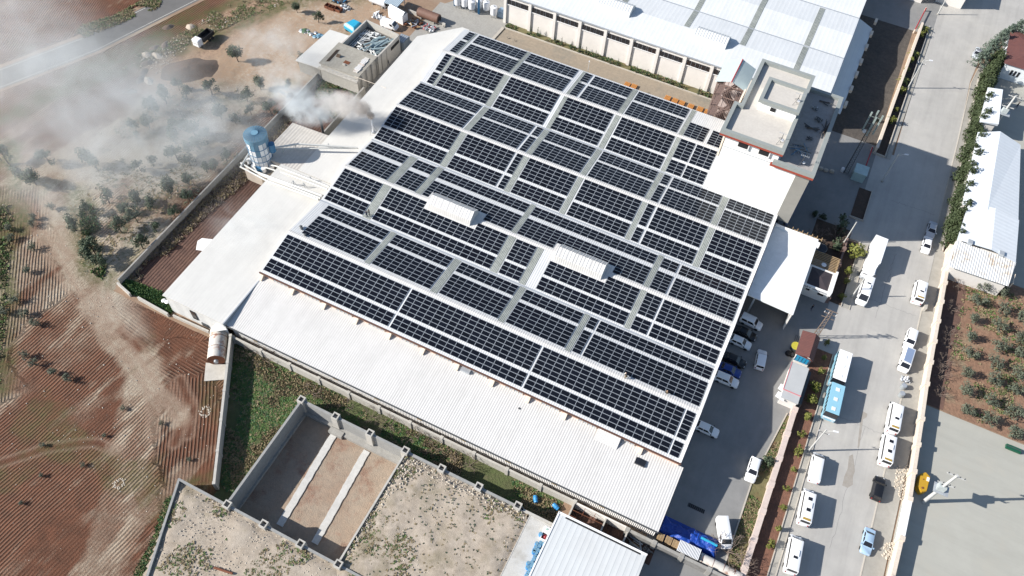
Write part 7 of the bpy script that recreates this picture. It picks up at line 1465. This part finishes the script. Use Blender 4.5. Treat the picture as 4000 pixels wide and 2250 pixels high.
series('pine', 'pine_tree', 'pine tree', [('r1', u, v) for u, v in ((1330, 615), (1390, 680), (1230, 715), (1580, 645), (1150, 800), (1370, 920), (1450, 960), (1300, 1020), (1480, 1060), (1400, 1090), (1410, 1180), (1540, 1240), (1600, 1230), (1320, 1150), (1690, 1150), (1650, 830), (1760, 870), (1850, 700),
   (1780, 400), (1540, 980), (700, 1220), (340, 1170), (230, 1330), (120, 1290), (1035, 1230), (1130, 1190), (1400, 1330), (1260, 1400), (1010, 940), (1100, 900), (640, 1180), (20, 1170), (1880, 800), (1300, 900))]+[('r2', 300, 30), ('r2', 462, 105), ('r2', 100, 805), ('r2', 20, 610), ('r2', 240, 610), ('r2', 330, 420)]
   +[('r5', u, v) for u, v in ((790, 20), (910, 100), (1010, 170), (1150, 240), (880, 245), (1045, 365), (620, 365), (690, 420), (540, 230), (620, 100), (745, 510), (1290, 120), (1410, 20), (1130, 60), (1010, 30), (650, 460))], 2.6, 'dark pine of the smoky field behind the long grey wall, %s', 'pines of the smoky field', smin=.7, smax=1.25)
series('olive', 'field_bush', 'bush', [('r5', u, v, .75) for u, v in ((250, 185), (235, 235), (240, 415), (200, 590), (110, 810), (185, 905), (255, 990), (185, 1230), (255, 1290), (390, 1355), (500, 1405), (60, 270), (385, 110), (30, 900), (75, 340))]
   +[('L1', u, v, .4) for u, v in ((1218, 295), (1430, 570), (160, 895), (785, 390), (320, 455), (625, 610), (310, 690), (930, 180))], 1.2, 'rounded bush on the ploughed red field, %s', 'bushes on the ploughed field')
series('olive', 'olive_tree', 'olive tree', [('r8', u, v) for u, v in ((1625, 700), (1775, 745), (1585, 825), (1780, 885), (1560, 950), (1750, 1010), (1920, 950), (1540, 1085), (1750, 1160), (1910, 1090), (1530, 1220), (1720, 1290), (1900, 1215), (1515, 1365), (1710, 1420), (1900, 1370))]
   +[('L4', u, v) for u, v in ((1500, 50), (1690, 125), (1880, 50), (1500, 195), (1860, 200), (1670, 270), (1870, 370))], 1.4, 'grey green olive tree in the orchard at the right edge, %s', 'olive trees in the orchard', key='y', smin=1.1, smax=1.35)
n_h = 32
for i in range(n_h):
    t = i/(n_h-1); y = 197-t*64; x = 40.55 if y < 190 else 41.3; x += .5*sin(i*1.7)
    plant('hedge', 'hedge_conifer', 'green conifer of the tall hedge along the street, ' + ('topmost' if i == 0 else 'lowest' if i == n_h-1 else ordn(i+1)+' from the top'), 'conifer', x, y, .05, 1.02+.22*((i*7) % 5)/5, 'conifers of the street hedge', i)
for k, (u, v) in enumerate(((1640, 415), (1700, 345), (1760, 290), (1825, 240), (1890, 205), (1925, 260))):
    p = R('r4', u, v, 4.0); plant('fir', 'fir_tree', 'blue green fir at the upper right street corner, %s' % ('nearest the half hidden grey car' if k == 0 else ordn(k+1)+' from the grey car'), 'fir tree', p.x, p.y, .03, .8, 'firs at the upper right corner', k)
series('shrub', 'planted_shrub', 'shrub', [('G', 935, 300, .8), ('G', 880, 550, .9), ('G', 815, 780, 1.0), ('G', 740, 1040, 1.35), ('G', 670, 1260, 1.3), ('L4', 375, 15, 1.0), ('L4', 330, 110, 1.1), ('L4', 308, 245, 1.3), ('L4', 255, 380, 1.0), ('L4', 240, 505, 1.2), ('L4', 195, 640, 1.0), ('L4', 140, 790, .8), ('L4', 112, 930, .8), ('L4', 80, 1095, 1.0), ('L4', 25, 1215, 1.1)], .8, 'yellow green shrub in the red strip beside the cream yard wall, %s', 'shrubs in the lower planting strip', key='y', nm=('foliage', 'stem'), z=.1)
series('shrub', 'planted_shrub', 'shrub', [('r4', 1155, 258, 1.3), ('r4', 1080, 450, 1.3), ('r4', 1048, 520, 1.1), ('r4', 1005, 675, 1.3), ('r4', 930, 905, 1.5), ('r4', 965, 825, 1.0)], .8, 'yellow green shrub in the dark upper planting strip, %s', 'shrubs in the upper planting strip', key='y', nm=('foliage', 'stem'), z=.1)
series('palm', 'young_palm', 'palm', [('r4', 1185, 200, 1.2), ('r4', 1112, 390, 1.2), ('r4', 1032, 590, 1.2)], 1.0, 'young palm in the upper planting strip, %s', 'young palms', key='y', nm=('fronds', 'trunk'), z=.1)
for r_, u, v, s, kind, lab in (('r8', 665, 440, 2.6, 'shrub', 'big olive green bush in the gate planting strip beside the box truck'), ('r8', 610, 590, 1.5, 'shrub', 'bright yellow bush below the big bush in the gate planting strip'), ('r8', 590, 670, 1.0, 'shrub', 'small yellow bush under the bright yellow bush'), ('r8', 555, 785, 1.0, 'shrub', 'small round bush near the corner of the gate garden'),
        ('r8', 568, 235, 2.6, 'darkbush', 'large dark shrub in the tower shade near the thin lamp post'), ('r8', 525, 390, 2.0, 'darkbush', 'slender dark shrub behind the slatted pergola'), ('r8', 360, 160, 1.2, 'darkbush', 'left of two dark pots of greenery in the tower shade'), ('r8', 425, 185, 1.2, 'darkbush', 'right of two dark pots of greenery in the tower shade'),
        ('L4', 20, 580, 1.6, 'darkbush', 'dark green bush in the verge inside the cream yard wall'), ('r4', 820, 900, 1.0, 'darkbush', 'small dark bush at the foot of the curving cream wall')):
    p = R(r_, u, v, .8*s); plant(kind, 'garden_shrub', lab, 'shrub', p.x, p.y, .05, s, None, int(u), nm=('foliage', 'stem'))
series('cypress', 'cypress_sapling', 'cypress', [('r3', u, v) for u, v in ((143, 235), (195, 250), (330, 300), (375, 320), (450, 345), (512, 370), (560, 385), (632, 412), (745, 462), (800, 475), (940, 530), (1020, 555), (1100, 580), (1200, 615), (1270, 640), (1410, 690), (1490, 710))], .9, 'thin cypress sapling at the foot of the ribbon window wall, %s', 'cypress saplings along the hall wall', nm=('foliage', 'trunk'))
series('bare', 'bare_shrub', 'bare shrub', [('L2', 690, 165), ('L2', 870, 235), ('L2', 1000, 300), ('L2', 1200, 385), ('L2', 1340, 465), ('L2', 1480, 540), ('L2', 1610, 600), ('D', 940, 700), ('D', 1080, 810), ('L2', 430, 60)], .8, 'leafless bush in the grass strip in front of the ribbed shed, %s', 'leafless bushes in the grass strip', nm=('crown', 'branches'), smin=1.1, smax=1.5)
series('bare', 'bare_shrub', 'bare shrub', [('r8', 1420, 700), ('r8', 1385, 870), ('r8', 1370, 1060), ('r8', 1350, 1150), ('r8', 1330, 1280), ('r8', 1310, 1370), ('L4', 1310, 70)], .8, 'pinkish leafless shrub in the dark strip behind the street wall, %s', 'leafless shrubs behind the street wall', key='y', nm=('crown', 'branches'), smin=1.0, smax=1.4)
for r_, u, v, s, lab in (('E', 1850, 1020, 2.2, 'grey leafless tree at the lower end of the verge'), ('E', 2080, 1330, 1.6, 'small leafless tree beyond the end of the rusty tank'), ('r8', 520, 330, 1.6, 'bare tree behind the pergola by the dark garden wall'), ('r8', 370, 330, 1.5, 'reddish bare shrub at the end of the wooden rafters')):
    p = R(r_, u, v, .7*s); plant('bare', 'bare_tree', lab, 'bare tree', p.x, p.y, .05, s, None, int(u), nm=('crown', 'branches'))
# ------------------------------------------------------------------ smoke drifting off the chimneys
def smokemat(name, dens, col, sc, lo, hi):
    m = bpy.data.materials.new(name); m.use_nodes = True; n = m.node_tree.nodes; l = m.node_tree.links; n.remove(n['Principled BSDF']); pv = n.new('ShaderNodeVolumePrincipled'); l.new(pv.outputs[0], n['Material Output'].inputs['Volume'])
    pv.inputs['Color'].default_value = (*col, 1); pv.inputs['Anisotropy'].default_value = .1
    tc = n.new('ShaderNodeTexCoord'); ln = n.new('ShaderNodeVectorMath'); ln.operation = 'LENGTH'; geo = n.new('ShaderNodeNewGeometry'); nz = n.new('ShaderNodeTexNoise'); nz.inputs['Scale'].default_value = sc; nz.inputs['Detail'].default_value = 7; nz.inputs['Roughness'].default_value = .68; nz.inputs['Distortion'].default_value = .6
    l.new(geo.outputs['Position'], nz.inputs['Vector']); l.new(tc.outputs['Object'], ln.inputs[0])
    f = n.new('ShaderNodeMapRange'); f.interpolation_type = 'SMOOTHSTEP'; f.inputs[1].default_value = 1; f.inputs[2].default_value = .25; l.new(ln.outputs['Value'], f.inputs[0])
    q = n.new('ShaderNodeMapRange'); q.inputs[1].default_value = lo; q.inputs[2].default_value = hi; l.new(nz.outputs['Fac'], q.inputs[0])
    a = n.new('ShaderNodeMath'); a.operation = 'MULTIPLY'; l.new(f.outputs[0], a.inputs[0]); l.new(q.outputs[0], a.inputs[1]); b = n.new('ShaderNodeMath'); b.operation = 'MULTIPLY'; b.inputs[1].default_value = dens; l.new(a.outputs[0], b.inputs[0]); l.new(b.outputs[0], pv.inputs['Density'])
    return m
def puff(lab, x, y, z, rad, dens, col, sc, lo=.38, hi=.68, rz=0, name='smoke_drift'):
    bm = bmesh.new(); bmesh.ops.create_icosphere(bm, subdivisions=3, radius=1); me = bpy.data.meshes.new(name); bm.to_mesh(me); bm.free(); o = bpy.data.objects.new(name, me); COL.objects.link(o)
    p = at(x, y, z); o.location = (p.x, p.y, z); o.scale = rad; o.rotation_euler = (0, 0, rz); me.materials.append(smokemat('smoke_'+name, dens, col, sc, lo, hi)); tag(o, lab, 'smoke', kind='stuff'); return o
wc, bc = (.86, .90, .92), (.70, .63, .57)
puff('dark brown smoke leaving the white chimney', 1448, 452, 10.9, (1.1, .9, 1.1), 5, bc, 1.6, .3, .6, name='smoke_plume')
puff('brown puffs just left of the white chimney', 1415, 425, 11.6, (2.6, 2.0, 2.0), 2.0, bc, 1.1, .36, .6, name='smoke_plume')
puff('grey brown rolling smoke between the two chimneys', 1360, 412, 12.0, (5.6, 3.6, 3.0), 1.0, (.88, .85, .82), .8, .36, .62, name='smoke_plume')
puff('pale smoke leaving the black chimney', 1262, 448, 9.0, (3.0, 1.8, 1.8), 2.2, wc, .9, .36, .6, name='smoke_plume')
puff('grey smoke rolling over the plot wall', 1300, 405, 10.8, (5.5, 3.8, 3.0), .75, (.84, .83, .82), .6, .36, .62, name='smoke_plume')
puff('pale smoke lifting over the field wall', 1150, 385, 10, (7, 5, 3.4), .45, wc, .4, .38, .66, name='smoke_plume')
puff('white smoke above the ploughed plot', 1190, 430, 9.5, (7.0, 4.2, 3.2), .8, wc, .5, .4, .64, name='smoke_plume')
puff('thin smoke above the field wall', 1120, 330, 10, (11, 8, 4), .16, wc, .3, .4, .66)
puff('thin smoke beside the low annex', 1060, 170, 9, (13, 10, 4.5), .12, wc, .22, .4, .68)
puff('veil of smoke over the pines behind the silo', 870, 480, 8, (17, 13, 5.5), .095, wc, .18, .38, .68)
puff('veil of smoke over the middle of the field', 560, 480, 8, (28, 20, 7), .11, wc, .11, .34, .68)
puff('thick veil of smoke over the country road', 230, 330, 9, (36, 24, 8), .085, wc, .09, .30, .68, rz=.7)
puff('veil of smoke over the upper left corner', 40, 120, 9, (28, 22, 8), .085, wc, .08, .32, .7)
puff('thin smoke over the left pines', 250, 640, 7, (28, 18, 6.5), .085, wc, .12, .38, .7)
puff('thin smoke over the left yard soil', 960, 900, 6, (12, 9, 3.5), .08, wc, .25, .42, .7)
